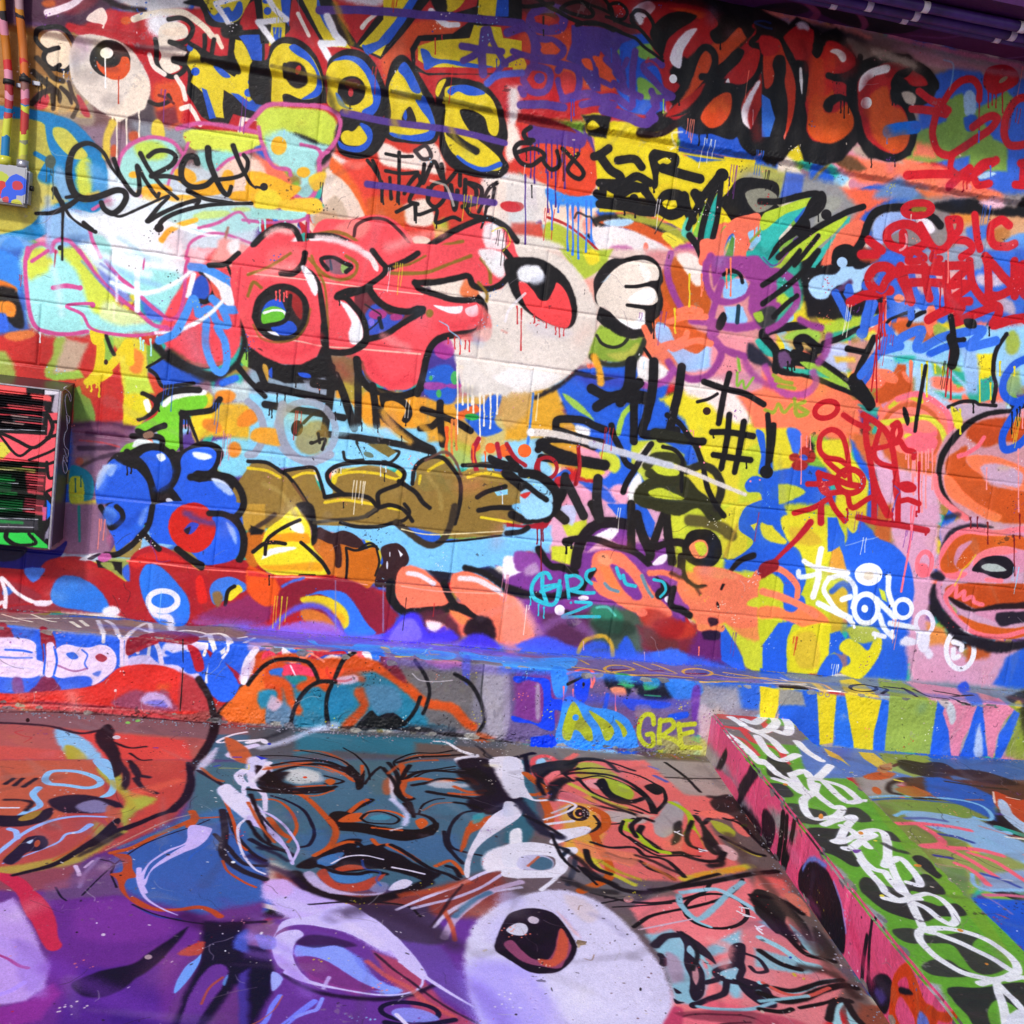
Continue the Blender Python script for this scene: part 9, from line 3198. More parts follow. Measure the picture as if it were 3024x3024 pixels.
def tpoly(sname,ox,oy,sc_,pts,sm=True):
    s=SURF[sname]; q=[(ox+x*sc_,oy+y*sc_) for x,y in zip(pts[0::2],pts[1::2])]
    P=[np.array(at(u,v,s.o,s.N))-s.o for u,v in q]; P=[(float(p@s.U),float(p@s.V)) for p in P]
    return [tuple(p) for p in smooth(P,True,5)] if sm else P
# ---------------------------------------------------------------- block wall with its pieces
T=3.913; G=1.5652
A=(0,0,T);B_=(756,0,T);C_=(1512,0,T);D_=(2268,0,T);E_=(0,756,T);F_=(756,756,T);G_=(1512,756,T);H_=(2268,756,T);I_=(0,1512,T);J_=(756,1512,T);K_=(1512,1512,T);L_=(2268,1512,T)
M4=(0,2268,T);N4=(756,2268,T);O4=(1512,2268,T);Q4=(2268,2268,T);GL=(0,0,G)
WP=[
('graffiti_lettering','pastel cyan and yellow ghost letters with pink outline at the left',E_,[17,-20,40,-14,70,6,110,8,140,-2,143,30,136,48,126,54,118,60,60,60,28,57,20,40]),
('graffiti_lettering','upper pastel cyan and yellow letter with pink outline hanging over red',B_,[-4,86,10,77,50,79,64,90,62,104,56,114,50,130,44,148,36,152,26,148,30,134,14,128,4,112]),
('graffiti_lettering','yellow letters with blue shading and thick black outline in the top row',B_,[0,-8,24,-8,50,-8,100,-8,136,-8,200,-8,250,-8,250,50,200,56,200,60,190,60,170,58,130,58,118,56,96,46,78,38,66,32,46,34,20,28,4,34]),
('graffiti_lettering','yellow letters with blue spots and black outline in the second row under the white zigzags',B_,[-62,44,-54,34,-30,40,-14,22,2,24,10,36,30,30,48,46,56,44,72,36,92,50,100,46,112,42,126,64,142,60,170,62,190,90,188,120,192,134,160,134,142,120,126,110,100,106,92,110,84,120,62,116,60,92,50,80,14,78,-20,90,-34,95,-46,88]),
('graffiti_lettering','dark red bubble letters with black outline at the upper right',C_,[92,6,110,-4,160,-4,200,2,240,20,262,44,276,46,300,42,322,62,316,76,298,92,304,112,290,122,266,120,240,124,218,118,196,124,180,112,150,102,96,104,94,98,118,86,114,60,110,40,96,22]),
('painted_eyeball','white eyeball figure with orange pupil and cream gloves at the upper left',A,[28,26,44,21,56,28,68,26,90,30,112,44,118,36,120,20,136,15,147,24,144,42,138,56,124,58,114,72,108,84,106,100,88,100,74,84,60,74,50,56,40,56,28,42]),
('painted_eyeball','big pale eyeball with red pupil in the middle beside a white glove',G_,[-22,34,-14,30,-4,10,0,0,30,-12,46,2,58,26,62,40,60,66,56,84,40,98,18,108,-8,120,-36,120,-46,96,-40,62,-30,56,-22,50]),
('painted_glove','white cartoon glove with black outline and three fingers beside the big eyeball',G_,[60,34,62,16,72,4,90,0,106,1,113,10,113,42,106,52,100,62,84,62,68,52,63,44]),
('graffiti_lettering','large coral red throw up letters with black outline left of the big eyeball',F_,[-62,60,-40,20,-6,-14,20,-24,40,-20,70,-30,100,-26,120,-10,160,-26,178,-30,196,-14,194,10,182,24,172,30,176,44,168,56,148,62,134,70,126,96,106,104,84,92,76,74,54,74,44,78,24,84,4,76,-10,60,-30,84,-56,80]),
('graffiti_tag','black looping one line tag reading SURCH over pale paint',A,[26,162,44,142,50,120,56,108,70,106,84,122,100,116,126,110,156,110,186,110,196,140,180,150,192,156,150,158,122,178,108,168,84,164,70,176,50,164,46,190,44,164]),
('graffiti_tag','thin black two line tag with quotation marks crossed by a violet bar',B_,[82,118,100,112,120,108,146,124,176,138,184,142,178,168,150,168,136,172,104,162,92,154,90,140]),
('graffiti_tag','dense violet tag with loops and long drips over orange',C_,[-66,24,14,8,36,8,60,20,96,28,114,48,122,76,108,96,56,92,56,106,50,118,40,112,30,130,10,170,14,108,4,84,-20,60,-64,60]),
('graffiti_lettering','two rows of black tag letters on a yellow ground under the lip',C_,[60,108,120,110,146,134,138,160,110,166,62,160]),
('graffiti_lettering','spiky teal and green letters with black outline right of the yellow ground',C_,[128,176,140,150,160,130,200,132,240,150,262,158,240,184,220,200,190,240,160,260,158,200,136,200]),
('graffiti_tag','red outline tag letters over blue and green beside the dark red bubbles',D_,[104,70,130,68,150,56,180,48,200,60,200,142,104,142,130,124,120,100,120,84]),
('graffiti_tag','dripping red two line tag over black and pale blue at the right edge',H_,[70,-40,84,-28,112,-40,180,-30,200,-30,200,52,140,56,118,52,104,38,62,38,62,30,90,8,78,-10]),
('painted_blob','pale blue blob with thick black outline left of the dripping red tag',H_,[26,30,30,6,50,-6,64,-4,72,4,86,10,76,20,70,44,50,46,34,44]),
('graffiti_tag','looping violet tag over orange and pale blue right of the glove',G_,[118,-6,150,-2,190,6,206,30,196,48,180,54,158,80,140,96,118,90,100,100,94,92,120,80,112,50,116,20]),
('graffiti_tag','black capital letters with hash sign over blue and yellow',G_,[56,96,84,78,128,78,164,86,192,104,186,140,180,158,160,164,146,160,148,128,134,124,134,142,120,146,100,140,80,136,64,118]),
('graffiti_tag','large black words below the hash sign over green and pink',G_,[20,138,70,128,100,150,150,154,164,180,160,212,148,232,110,230,60,216,34,204,0,200,-6,160]),
('graffiti_tag','tall dark red tag with ring above it over pink and yellow',H_,[34,112,52,106,80,116,104,130,112,156,106,196,118,206,60,206,30,194,30,168,40,140]),
('graffiti_lettering','broad blue letter shapes over a yellow field at the lower right',L_,[0,-40,40,-48,80,-20,100,20,114,60,104,128,-10,122,-12,60,-6,10]),
('painted_face','orange and pink open mouth face with white eye at the right edge',L_,[118,40,130,20,146,8,176,8,200,8,200,106,170,108,146,98,126,74,122,60]),
('painted_face','larger orange lips with pink outline above the open mouth face',H_,[124,170,132,146,150,126,180,117,200,117,200,204,170,204,140,194]),
('painted_face','pink disc with green ring and black eye dripping pink paint',H_,[84,124,96,106,116,102,134,118,136,140,126,150,120,190,108,176,102,150,88,146]),
('graffiti_tag','white soft loop tag with small spiral over blue and yellow',L_,[22,28,40,26,60,40,86,40,98,60,112,72,126,88,146,88,157,104,146,120,132,110,112,110,96,96,74,88,60,88,34,72]),
('graffiti_lettering','grass green letter with black outline above the blue bubbles',E_,[96,132,104,104,130,98,166,104,168,118,146,122,140,146,120,148,90,152]),
('graffiti_lettering','blue bubble letters with white shine and black outline at the left',I_,[74,0,82,-30,96,-44,110,-48,130,-44,150,-52,168,-46,168,-30,182,-22,184,0,184,20,178,32,150,38,130,26,112,28,96,36,82,32,76,14]),
('painted_ring','bright red ring with blue centre in the blue bubble letters',I_,[127,10,134,-4,148,-8,160,0,164,12,160,24,146,30,132,22]),
('graffiti_lettering','flat gold bubble letters with thin black outline across the middle',F_,[-30,176,-20,160,0,154,24,162,44,158,60,158,90,152,112,160,126,152,146,150,160,156,200,158,214,170,212,196,200,208,150,216,120,210,100,200,70,205,20,206,-20,200]),
('graffiti_tag','black brush capitals with heavy drips over orange and sky blue',F_,[-4,78,20,98,54,92,60,82,78,78,94,96,120,116,140,108,164,130,136,150,100,146,46,140,10,118]),
('graffiti_tag','thin sky blue swirl tag over the left end of the coral letters',E_,[122,64,136,40,144,10,170,16,188,32,186,46,174,60,172,84,162,92,152,76,148,50,132,66]),
('painted_swirl','yellow swirled cone shape with orange shading and black outline',J_,[-2,36,2,22,20,12,34,-2,42,14,48,26,56,46,20,52]),
('painted_blob','brown black glossy drips over an orange shape beside the yellow cone',J_,[46,12,66,12,86,24,104,22,116,32,112,46,100,58,84,58,62,50,58,36]),
('graffiti_lettering','salmon finger shapes with white shine and black outline below the sky blue',J_,[104,46,120,38,140,50,160,42,186,54,200,68,200,104,172,92,156,76,130,80,104,76]),
('graffiti_lettering','dark red letters with blue fill just above the ledge at the left',I_,[-100,50,20,44,44,38,60,33,88,46,100,38,110,27,130,26,150,44,180,36,230,50,290,52,300,84,270,92,200,88,140,84,60,76,-100,72]),
('graffiti_lettering','purple bubble letters with black outline and salmon fill under the black words',K_,[-4,34,20,34,44,44,52,24,70,8,90,10,100,40,120,44,136,74,120,84,90,86,60,90,30,90,10,70,-4,56]),
('graffiti_tag','thin turquoise tag with drips over purple letters',K_,[13,48,40,46,80,42,110,50,118,62,100,70,60,82,36,80,14,70]),
('graffiti_tag','yellow hooked tag with drips left of the green letter',E_,[62,98,68,56,80,56,82,72,96,62,100,80,80,98,76,106]),
]
def ylip(x,z):
    z=z+H; y=np.zeros_like(z)
    zc=z-H; row=np.floor(zc/.2+1e-6); below=(zc<1.79)&(zc>.02); dz_=np.abs(zc-np.round(zc/.2)*.2); g=np.clip(1-dz_/.0065,0,1)
    off=np.where((row%2)==0,.285,.085); xx=x-off; dx_=np.abs(xx-np.round(xx/.4)*.4); g2=np.clip(1-dx_/.0065,0,1)
    y=y+np.where(below,np.maximum(g,g2),0)*(.0022+.0012*np.sin(x*13.7)*np.sin(zc*9.1))
    t=np.clip((z-BAND)/.016,0,1); jag=.004*np.sin(x*37)+.003*np.sin(x*91+1); return y-(t*(.017+jag*.4))
_j=[k*.2+.085+d for k in range(-17,20) for d in(-.0065,-.003,0,.003,.0065)]
us=np.unique(np.round(np.concatenate([np.arange(-3.3,3.9,.01),[q for q in _j if -3.3<q<3.9],[3.9]]),4))+3.3
vs=np.unique(np.round(np.concatenate([np.arange(0,2.286,.01),[k*.2+d for k in range(1,9) for d in(-.0065,-.003,0,.003,.0065)],[1.795,1.8,1.804,1.808,1.812,1.816,1.82,2.286]]),4))
def wpos(a,b): return np.stack([a-3.3,ylip(a-3.3,b),b+H],-1)
wall=empty('block_wall',(0,0,0)); tag(wall,'painted concrete block wall covered edge to edge with layered graffiti','wall')
pieces=[(n,l,tpoly('wall',*t,p)) for n,l,t,p in WP]
grid_parts('wall',wpos,us,vs,pieces,SURF['wall'],M['wall'],wall,'wall_face')
link('wall_core',boxmesh('wall_core',(-3.3,.012,.0),(3.9,.25,3.3)),wall,[M['concrete']])
# ---------------------------------------------------------------- ledge along the foot of the wall
def nz1(x,k): return np.sin(x*7.3+k)+.6*np.sin(x*19.1+k*2.1)+.4*np.sin(x*47.7+k*3.3)+.3*np.sin(x*111+k)
led=empty('concrete_ledge'); tag(led,'low concrete ledge painted red, blue, teal and yellow along the wall foot','ledge')
xs=np.arange(-3.3,3.901,.012); r=.009
prof=[(.011,H)]+[(-q,H) for q in np.linspace(0.0,DL-r,10)]
for a in np.linspace(0,math.pi/2,5)[1:]: prof.append((-(DL-r)-r*math.sin(a),H-r+r*math.cos(a)))
prof+=[(-DL,z) for z in np.linspace(H-r,0.0,16)[1:]]+[(-DL,-.03)]
V=[];n=len(prof)
for x in xs:
    for j,(y,z) in enumerate(prof):
        if j<11: dz=.0012*nz1(x,j*.4)*(j>0)*.6; dy=0
        else: dy=-.0011*nz1(x,j*.5)-(.004*max(0,math.sin(x*61+j*2)*math.sin(x*23+j)) if z<.05 else 0); dz=0.0007*nz1(x*1.7,1) if j<16 else 0
        V.append((x,y+dy,z+dz))
Fc=[(i*n+j,(i)*n+j+1,(i+1)*n+j+1,(i+1)*n+j) for i in range(len(xs)-1) for j in range(n-1)]
me=mesh('ledge',V,Fc); me.materials.append(M['top']); me.materials.append(M['face'])
top=[];jj=0
for p in me.polygons:
    p.use_smooth=True
    j=jj%(n-1); jj+=1; p.material_index=0 if j<12 else 1
uvset(me,SURF['top']); only=np.zeros(len(me.loops),bool)
for p in me.polygons:
    if p.material_index==1: only[p.loop_start:p.loop_start+p.loop_total]=True
uvset(me,SURF['face'],only); me.flip_normals(); o=bpy.data.objects.new('ledge_body',me); C.objects.link(o); o.parent=led
# ---------------------------------------------------------------- floor, ground, side slab
FP=[
('painted_eyeball','large white eyeball with brown pupil painted on the floor',O4,[-30,120,-10,100,20,92,50,94,80,110,104,138,116,154,122,170,118,190,108,210,-20,210,-40,190,-36,150]),
('painted_face','blue grey face with closed eyes and parted lips painted on the floor',N4,[-20,-20,20,-32,100,-36,150,-30,180,-10,186,30,170,60,150,90,110,104,70,104,30,96,0,70,-20,40]),
('painted_face','pink and lime green face lying sideways on the floor by the kerb',O4,[20,-16,60,-22,100,-10,118,20,150,20,180,40,196,70,170,84,130,86,100,94,70,86,50,70,30,40]),
('painted_face','pink face with pale blue and black lines in the corner by the kerb',O4,[92,120,110,100,150,88,190,84,220,110,250,150,280,202,120,202,124,170,110,140]),
('painted_face','coral red profile with pale blue lines on the floor at the left',M4,[-10,-30,60,-36,140,-30,146,0,138,24,110,44,90,50,60,72,20,84,-10,86]),
('painted_swirl','lilac looping stroke painted over purple floor',N4,[10,140,14,122,6,100,6,86,30,82,60,96,90,116,110,134,130,156,128,166,110,174,80,172,40,164,20,156]),
]
fl_p=[(n,l,tpoly('floor',*t,p)) for n,l,t,p in FP]
fl=grid_parts('floor',lambda a,b:np.stack([a-3.3,b-3.0,a*0],-1),np.arange(0,4.801,.012),np.arange(0,2.8,.012).tolist() and np.append(np.arange(0,2.785,.012),2.80),fl_p,SURF['floor'],M['floor'],None,'floor')
tag(fl,'smooth concrete floor painted with faces and purple fields','floor',kind='structure')
gm=mesh('ground',[(-60,-60,-.006),(60,-60,-.006),(60,60,-.006),(-60,60,-.006)],[(0,1,2,3)]); g=link('ground',gm,None,[M['ground']]); tag(g,'open ground beyond the painted yard','ground',kind='structure')
def kx(y,x0): return x0+KD*(y+DL)
yb=-3.0; ye=-DL-.001
pm=mesh('side_floor',[(kx(yb,KX1)-.02,yb,RZ),(3.9,yb,RZ),(3.9,ye,RZ),(kx(ye,KX1)-.02,ye,RZ),(kx(yb,KX1)-.02,yb,-.01),(3.9,yb,-.01)],[(0,1,2,3),(4,5,1,0)]); pf=link('side_floor',pm,None,[M['rfloor']]); uvset(pm,SURF['rfloor'])
tag(pf,'raised concrete floor right of the kerb in blue, olive and coral','floor',kind='structure')
# kerb
bm=bmesh.new(); ring=[]
for y in (yb,ye):
    ring.append([bm.verts.new((kx(y,KX0),y,-.02)),bm.verts.new((kx(y,KX0),y,KZ)),bm.verts.new((kx(y,KX1),y,KZ)),bm.verts.new((kx(y,KX1),y,-.02))])
a,b=ring
for i in range(3): bm.faces.new((a[i],a[i+1],b[i+1],b[i]))
bm.faces.new(a[::-1])
bmesh.ops.recalc_face_normals(bm,faces=bm.faces)
ed=[e for e in bm.edges if all(abs(v.co.z-KZ)<1e-5 for v in e.verts) and abs(e.verts[0].co.y-e.verts[1].co.y)>1]
bmesh.ops.bevel(bm,geom=ed,offset=.007,segments=2,affect='EDGES')
cuts=np.arange(yb+.02,ye,.02)
for y in cuts: bmesh.ops.bisect_plane(bm,geom=bm.verts[:]+bm.edges[:]+bm.faces[:],plane_co=(0,float(y),0),plane_no=(0,1,0))
for v in bm.verts:
    if v.co.z>KZ-.02 and v.co.y>yb+.01 and v.co.y<ye-.01:
        q_=float(nz1(np.array(v.co.y*2.3),v.co.z*9)); e_=max(0,q_-.9)*.005*(v.co.z>KZ-.012); v.co.x+=.0016*math.sin(v.co.y*6.1+1)+(e_ if v.co.x<kx(v.co.y,(KX0+KX1)/2) else -e_); v.co.z+=.0009*float(nz1(np.array(v.co.y),3))-e_*.6
me=bpy.data.meshes.new('kerb'); bm.to_mesh(me); bm.free()
me.materials.append(M['ktop']); me.materials.append(M['kside'])
for p in me.polygons: p.material_index=0 if p.normal.z>.72 else 1; p.use_smooth=False
uvset(me,SURF['ktop']); only=np.zeros(len(me.loops),bool)
for p in me.polygons:
    if p.material_index==1: only[p.loop_start:p.loop_start+p.loop_total]=True
uvset(me,SURF['kside'],only); kb=bpy.data.objects.new('concrete_kerb',me); C.objects.link(kb)
tag(kb,'low concrete kerb, green top with white lettering and a hot pink side','kerb')
# ---------------------------------------------------------------- beam over the wall with conduits
beam=empty('roof_beam'); tag(beam,'dark purple painted beam projecting above the wall at the upper right','beam')
SD=.42
sm_=mesh('beam_underside',[(-3.3,.01,SOF),(-3.3,-SD,SOF),(3.9,-SD,SOF),(3.9,.01,SOF),(-3.3,-SD,SOF+.4),(3.9,-SD,SOF+.4)],[(0,3,2,1),(1,2,5,4)]); link('beam_underside',sm_,beam,[M['soffit']]); uvset(sm_,SURF['soffit'])
link('beam_body',boxmesh('beam_body',(-3.3,-SD+.004,SOF+.004),(3.9,.011,SOF+.7)),beam,[M['mud']])
def tube(name,pts,rad,mat,parent,seg=14,closed=False):
    P=[Vector(p) for p in pts]; V=[];F=[]
    for i,p in enumerate(P):
        d=(P[min(i+1,len(P)-1)]-P[max(i-1,0)]).normalized(); u=d.cross(Vector((.13,.97,.21))).normalized(); w_=d.cross(u)
        rr=rad[i] if isinstance(rad,(list,tuple)) else rad
        for k in range(seg): a=2*math.pi*k/seg; V.append(p+u*math.cos(a)*rr+w_*math.sin(a)*rr)
    for i in range(len(P)-1):
        for k in range(seg): F.append((i*seg+k,i*seg+(k+1)%seg,(i+1)*seg+(k+1)%seg,(i+1)*seg+k))
    F.append(tuple(range(seg))[::-1]); F.append(tuple((len(P)-1)*seg+k for k in range(seg)))
    me=mesh(name,V,F)
    for p in me.polygons: p.use_smooth=len(p.vertices)==4
    return link(name,me,parent,[mat])
for yy,rr,lab in((-.205,.015,'violet conduit nearest the wall under the beam, with white dashes'),(-.262,.019,'middle violet conduit under the beam, with white ticks'),(-.325,.017,'outermost violet conduit under the dark beam')):
    c=empty('conduit',(0,yy,SOF-rr-.002)); tag(c,lab,'conduit','conduits under the beam')
    tube('pipe',[(x,.0015*math.sin(x*5),0) for x in np.linspace(-3.3,3.9,60)],rr,M['pipe_v'],c)
    random.seed(int(rr*1e4))
    for q in range(16):
        x0=-.2+q*.26+random.uniform(-.06,.06); 
        tube('paint_mark',[(x0+t*.022,.0015*math.sin(x0*5),0) for t in (0,.5,1)],rr+.0008,M['white'],c)
# ---------------------------------------------------------------- vent grille
vx1=-1.2; vx0=-1.98; vz0=.515; vz1=1.012; vt=.985
vent=empty('vent_grille',(0,0,0)); tag(vent,'metal wall vent with louvres, tagged in pink, black and green','vent')
# casing with a sloping top
V=[(vx0,0,vz0),(vx1,0,vz0),(vx1,-LY+.012,vz0-.006),(vx0,-LY+.012,vz0-.006),(vx0,0,vz1+.012),(vx1,0,vz1+.012),(vx1,-LY+.012,vz1-.012),(vx0,-LY+.012,vz1-.012)]
cas=link('casing',mesh('casing',V,[(0,3,2,1),(4,5,6,7),(1,2,6,5),(0,4,7,3)]),vent,[M['side']])
def paneled(name,x0,x1,z0,z1,y0,y1,bev=.002):
    me=boxmesh(name,(x0,y0,z0),(x1,y1,z1),bev); uvset(me,SURF['louvre']); return link(name,me,vent,[M['louvre']])
yf=-LY
fx=vx1+.0; zb=vz0-.008; zt=vz1-.012
bank=[(vz0+.075+.0,vz0+.155),(vz0+.168,vz0+.262),(vz0+.352,vz0+.468)]
xr=fx-.050
paneled('frame',xr,fx-.004,zb,zt,yf-.002,yf+.014)
link('trim',boxmesh('trim',(fx-.004,yf-.005,zb-.001),(fx+.002,yf+.014,zt+.001),.001),vent,[M['alum']])
link('trim',boxmesh('trim',(vx0,yf-.005,zt),(fx-.004,yf+.014,zt+.004),.001),vent,[M['alum']])
zs=[zb]+[q for b_ in bank for q in b_]+[zt]
for i in range(0,len(zs),2): paneled('frame',vx0,xr,zs[i],zs[i+1],yf-.002,yf+.014)
link('dark_backing',boxmesh('dark_backing',(vx0,yf+.03,zb+.01),(xr+.02,yf+.034,zt-.01)),vent,[M['dark']])  # near-black sheet stands in for the unlit interior behind the slats
for z0,z1 in bank:
    k=int(round((z1-z0)/.0078))
    for i in range(k):
        z=z0+(i+.5)*(z1-z0)/k
        V=[(vx0,yf+.000,z-.0022),(xr,yf+.000,z-.0022),(xr,yf+.012,z+.0030),(vx0,yf+.012,z+.0030),(vx0,yf+.0012,z-.0010),(xr,yf+.0012,z-.0010),(xr,yf+.012,z+.0042),(vx0,yf+.012,z+.0042)]
        me=mesh('louvre_slat',V,[(0,1,2,3),(7,6,5,4),(0,4,5,1)]); uvset(me,SURF['louvre']); link('louvre_slat',me,vent,[M['louvre']])
# scrawled marker down the side of the casing
def sidept(u,v): 
    t=(vx1+.0012-CAM[0]); d=ROT@np.array([(u-1512)/3028.0,1.0,-(v-1512)/3028.0]); k=t/d[0]; p=CAM+k*d; return (vx1+.0012,float(p[1]),float(p[2]))
scr=[(60,18),(57,20),(60,22),(63,26),(63,32),(60,25),(58,30),(59,40),(60,44),(62,46),(61,52),(59,44),(60,56),(58,60),(57,66),(58,72),(61,76),(60,82),(58,77),(57,74),(59,80),(60,86),(57,80),(56,90),(58,96),(60,92),(57,84)]
pts=[sidept(x*3.3127,1080+y*3.3127) for x,y in smooth(scr,False,4)]
tube('marker_scrawl',pts,.0011,M['white'],vent,6)
# ---------------------------------------------------------------- junction box and pipes at upper left
def banded(name,stops):
    m,t,p=nodes(name); L=t.links.new; g=mk(t,'ShaderNodeNewGeometry'); sx=mk(t,'ShaderNodeSeparateXYZ'); L(g.outputs['Position'],sx.inputs[0])
    nz=mk(t,'ShaderNodeTexNoise',Scale=28.,Detail=2.); L(g.outputs['Position'],nz.inputs['Vector'])
    ad=mk(t,'ShaderNodeMath',operation='MULTIPLY_ADD'); ad.inputs[1].default_value=.06; L(nz.outputs[0],ad.inputs[0]); L(sx.outputs[2],ad.inputs[2])
    mr=mk(t,'ShaderNodeMapRange'); mr.inputs[1].default_value=1.63; mr.inputs[2].default_value=2.33; L(ad.outputs[0],mr.inputs[0])
    cr=mk(t,'ShaderNodeValToRGB'); cr.color_ramp.interpolation='CONSTANT'; el=cr.color_ramp.elements
    while len(el)>1: el.remove(el[-1])
    el[0].position=0
    for i,(z,c) in enumerate(stops):
        e=el[0] if i==0 else el.new(max(.002*i,min(1,(z+.03-1.63)/.70))); lin=[((x+.055)/1.055)**2.4 for x in hexc(c)]; e.color=lin+[1]
    L(mr.outputs[0],cr.inputs[0]); L(cr.outputs[0],p.inputs['Base Color']); p.inputs['Roughness'].default_value=.25; return m
def wz(v,u=60): return float(at(u,v,(0,-.03,0),np.array([0,1.,0]))[2])
st2=[(0,'b8b04a'),(wz(460),'c8cc3a'),(wz(432),'8a8a6a'),(wz(415),'c8cc3a'),(wz(392),'b8302a'),(wz(335),'c8cc3a'),(wz(318),'1478b0'),(wz(308),'c84a58'),(wz(286),'d88aa0'),(wz(268),'8a5a50'),(wz(243),'b85a20'),(wz(232),'2a1a1a'),(wz(226),'d06a20'),(wz(190),'c8282a'),(wz(176),'c06820'),(wz(70),'2a2226'),(wz(50),'c88018'),(wz(30),'b08a90')]
st1=[(0,'c8cc3a'),(wz(465,15),'1478b0'),(wz(405,15),'c8cc3a'),(wz(350,15),'b83a38'),(wz(335,15),'1478b0'),(wz(315,15),'b02a30'),(wz(295,15),'d88aa0'),(wz(270,15),'a8282a'),(wz(240,15),'2a1a1a'),(wz(232,15),'d88aa0'),(wz(210,15),'c8282a'),(wz(180,15),'c07018'),(wz(105,15),'d88aa0'),(wz(64,15),'2a2226'),(wz(40,15),'d08a10')]
m1=banded('painted_pipe_left',sorted(st1)); m2=banded('painted_pipe_right',sorted(st2))
jb=empty('junction_box',(0,0,0)); tag(jb,'rounded metal junction box with two painted pipes at the upper left edge','junction box')
def pw(u,v,y=-.03): p=at(u,v,(0,y,0),np.array([0,1.,0])); return (float(p[0]),y,float(p[2]))
def pipe(pts,mat,rad=.0122):
    P=[np.array(pw(u,v)) for u,v in pts]; P=smooth(P,False,6); P[:,1]-=np.clip((P[:,2]-BAND+.05)/.1,0,1)*.017; tube('pipe',[tuple(p) for p in P],rad,mat,jb)
    top=np.array(P[0]); tube('pipe',[tuple(P[0]),(top[0]-.01,top[1],2.545)],rad,mat,jb)
pipe([(61,0),(64,60),(69,150),(73,230),(74,320),(70,420),(67,478)],m2)
pipe([(8,0),(12,60),(20,160),(26,240),(26,320),(18,400),(14,470)],m1)
x_,_,z_=pw(72,480); tube('coupling',[pw(68,474),pw(66,500)],.0175,M['alum'],jb)
tube('coupling',[pw(14,462),pw(13,490)],.019,banded('coupling_paint',[(0,'c8c43a')]),jb)
for u,v in((74,236),(26,243)):
    p=pw(u,v); tube('pipe_clamp',[(p[0],p[1],p[2]-.007),(p[0],p[1],p[2]+.007)],.0165,M['dark'],jb)
    link('clamp_foot',boxmesh('clamp_foot',(p[0]+.015,-.012,p[2]-.006),(p[0]+.038,-.001,p[2]+.006),.001),jb,[M['alum']])
bx1=pw(82,550,-.055)[0]; bz1=wz(497,82); bz0=wz(612,75)
bm=boxmesh('box_body',(bx1-.17,-.052,bz0),(bx1,-.001,bz1),.010); link('box_body',bm,jb,[M['alum']])
def splat():
    m,t,p=nodes('box_paint'); L=t.links.new; g=mk(t,'ShaderNodeNewGeometry'); 
    def blob(cx,cz,r,col,prev):
        vm=mk(t,'ShaderNodeVectorMath',operation='DISTANCE'); vm.inputs[1].default_value=(cx,-.058,cz); nz=mk(t,'ShaderNodeTexNoise',Scale=40.); L(g.outputs['Position'],nz.inputs['Vector'])
        ad=mk(t,'ShaderNodeMath',operation='MULTIPLY_ADD'); ad.inputs[1].default_value=.014; L(nz.outputs[0],ad.inputs[0]); L(g.outputs['Position'],vm.inputs[0]); L(vm.outputs['Value'],ad.inputs[2])
        lt=mk(t,'ShaderNodeMath',operation='LESS_THAN'); lt.inputs[1].default_value=r+.007; L(ad.outputs[0],lt.inputs[0])
        mx=mk(t,'ShaderNodeMix',data_type='RGBA'); L(lt.outputs[0],mx.inputs[0]); mx.inputs[7].default_value=[((x+.055)/1.055)**2.4 for x in hexc(col)]+[1]
        if prev is None: mx.inputs[6].default_value=(.42,.42,.44,1)
        else: L(prev,mx.inputs[6])
        return mx.outputs[2]
    o_=None
    for u,v,r,c in((5,530,.024,'b8c43a'),(3,560,.026,'c8282c'),(50,548,.032,'1f55d8'),(26,575,.024,'1f55d8'),(52,548,.014,'c02a3c'),(16,590,.010,'c8404a'),(48,603,.015,'c8c83a'),(2,565,.0,'000000')):
        q=pw(u,v,-.058); o_=blob(q[0],q[2],r,c,o_)
    L(o_,p.inputs['Base Color']); p.inputs['Roughness'].default_value=.3; return m
link('box_cover',boxmesh('box_cover',(bx1-.166,-.058,bz0+.004),(bx1-.005,-.0525,bz1-.004),.004),jb,[splat()])
tube('screw',[(bx1+.001,-.03,(bz0+bz1)/2),(bx1+.010,-.03,(bz0+bz1)/2)],.008,M['dark'],jb)
# ---------------------------------------------------------------- small litter on the floors
def fpt(u,v,z=0): p=at(u,v,(0,0,z),np.array([0,0,1.])); return float(p[0]),float(p[1])
def scrap(name,u,v,z,outline,h,mat,label,cat,group=None,curl=.003):
    x,y=fpt(u,v,z); n=len(outline); V=[];
    for dz in (0,h): V+=[(a,b,dz+curl*((a*a+b*b)*2500)%.004) for a,b in outline]
    F=[tuple(range(n))[::-1],tuple(range(n,2*n))]+[(i,(i+1)%n,n+(i+1)%n,n+i) for i in range(n)]
    o=link(name,mesh(name,V,F),None,[mat]); o.location=(x,y,z+.001); tag(o,label,cat,group); return o
mb=plain('brown_card','a5673c',.8); ml=plain('dry_leaf','8a7058',.8,0,.4,60)
scrap('cardboard_scrap',2616,2272,RZ,[(-.020,-.006),(.004,-.009),(.021,-.004),(.016,.008),(-.004,.006),(-.018,.009)],.002,mb,'torn brown cardboard scrap on the floor right of the kerb','scrap')
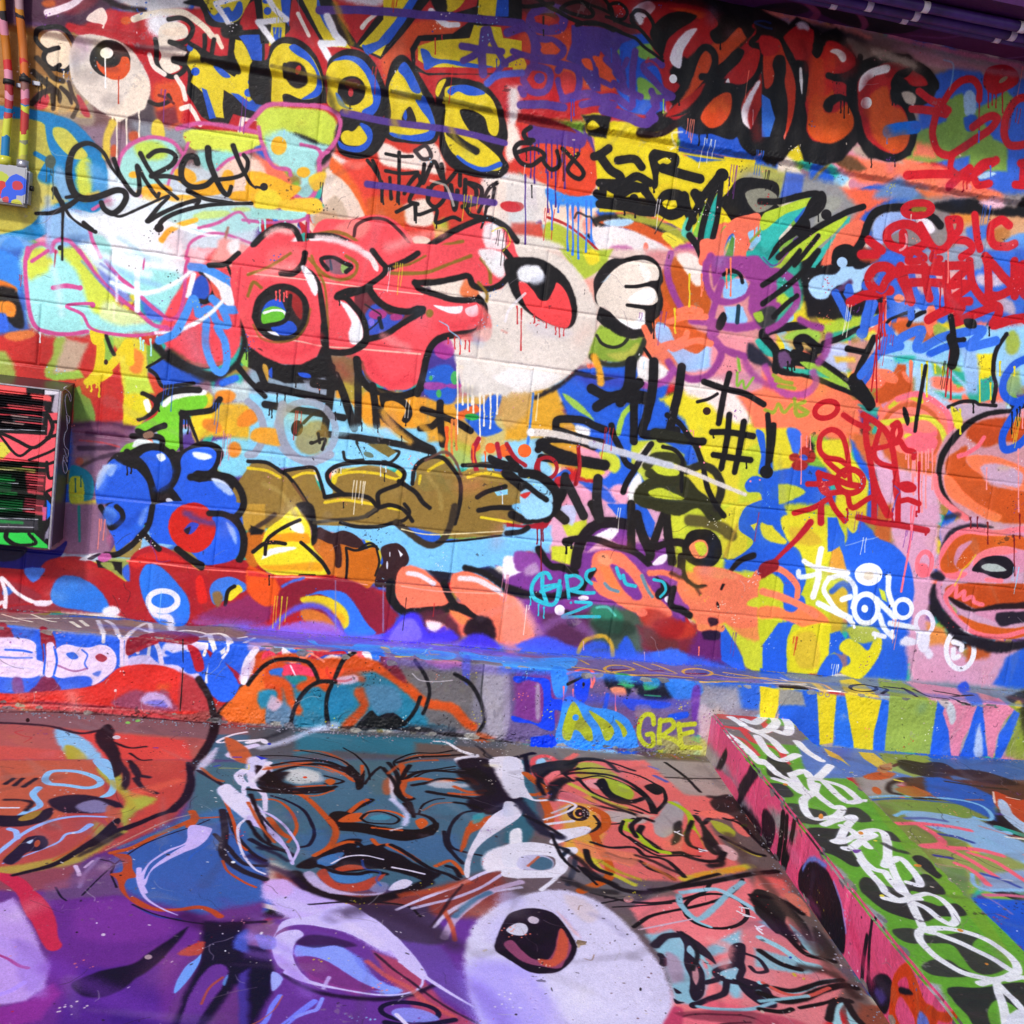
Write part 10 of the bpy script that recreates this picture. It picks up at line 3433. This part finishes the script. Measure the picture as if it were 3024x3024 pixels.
scrap('dry_leaf',1715,2786,0,[(-.012,-.004),(-.002,-.008),(.008,-.004),(.014,.002),(.004,.006),(-.006,.009),(-.009,.003)],.0012,ml,'curled dry leaf on the white eyeball painted on the floor','leaf')
for (u,v,a),lab in zip(((2000,2459,.4),(2074,2512,-.5),(2190,2688,1.2),(2206,2708,-.4),(2240,2743,2.),(1542,2344,.2)),
    ('white paper sliver beside the lime green nose line','white paper sliver by the pink nose of the sideways face','upper white paper sliver inside the black ring on pink','lower white paper sliver inside the black ring on pink','white paper sliver right of the black ring','white paper speck near the teal cheek')):
    ca,sa=math.cos(a),math.sin(a); pts=[(-.011,-.0018),(.0,-.0016),(.011,.001),(.0105,.0035),(-.001,.0012),(-.0105,.0012)]
    o=scrap('paper_sliver',u,v,0,[(p[0]*ca-p[1]*sa,p[0]*sa+p[1]*ca) for p in pts],.0014,M['white'],lab,'paper scrap','paper slivers on the floor')

rg=random.Random(4); V=[];F=[]
def pebble(x,y,z,r):
    b=len(V); n=5; V.append((x,y,z+r*.8))
    for k in range(n): a=k*1.2566+rg.random()*.5; q=r*rg.uniform(.7,1.3); V.append((x+math.cos(a)*q,y+math.sin(a)*q,z+r*.25))
    for k in range(n): V.append((V[b+1+k][0],V[b+1+k][1],z-.001))
    for k in range(n): F.append((b,b+1+k,b+1+(k+1)%n)); F.append((b+1+k,b+6+k,b+6+(k+1)%n,b+1+(k+1)%n))
for i in range(500):
    x=rg.uniform(-2.4,1.0); pebble(x,-DL-.006-abs(rg.gauss(0,.02)),0,rg.uniform(.0012,.005))
for i in range(260):
    x=rg.uniform(1.36,3.4); pebble(x,-DL-.006-abs(rg.gauss(0,.02)),RZ,rg.uniform(.001,.0035))
for i in range(140):
    y=rg.uniform(-2.6,-.25); pebble(kx(y,KX0)-.004-abs(rg.gauss(0,.015)),y,0,rg.uniform(.001,.0035))
for i in range(500):
    x=rg.uniform(-3,3.5); pebble(x,-.004-abs(rg.gauss(0,.012)),H+.001,rg.uniform(.0008,.0028))
g_=link('grit',mesh('grit',V,F),None,[M['concrete']]); tag(g_,'loose grit and paint crumbs along the foot of ledge and kerb','grit',kind='stuff')
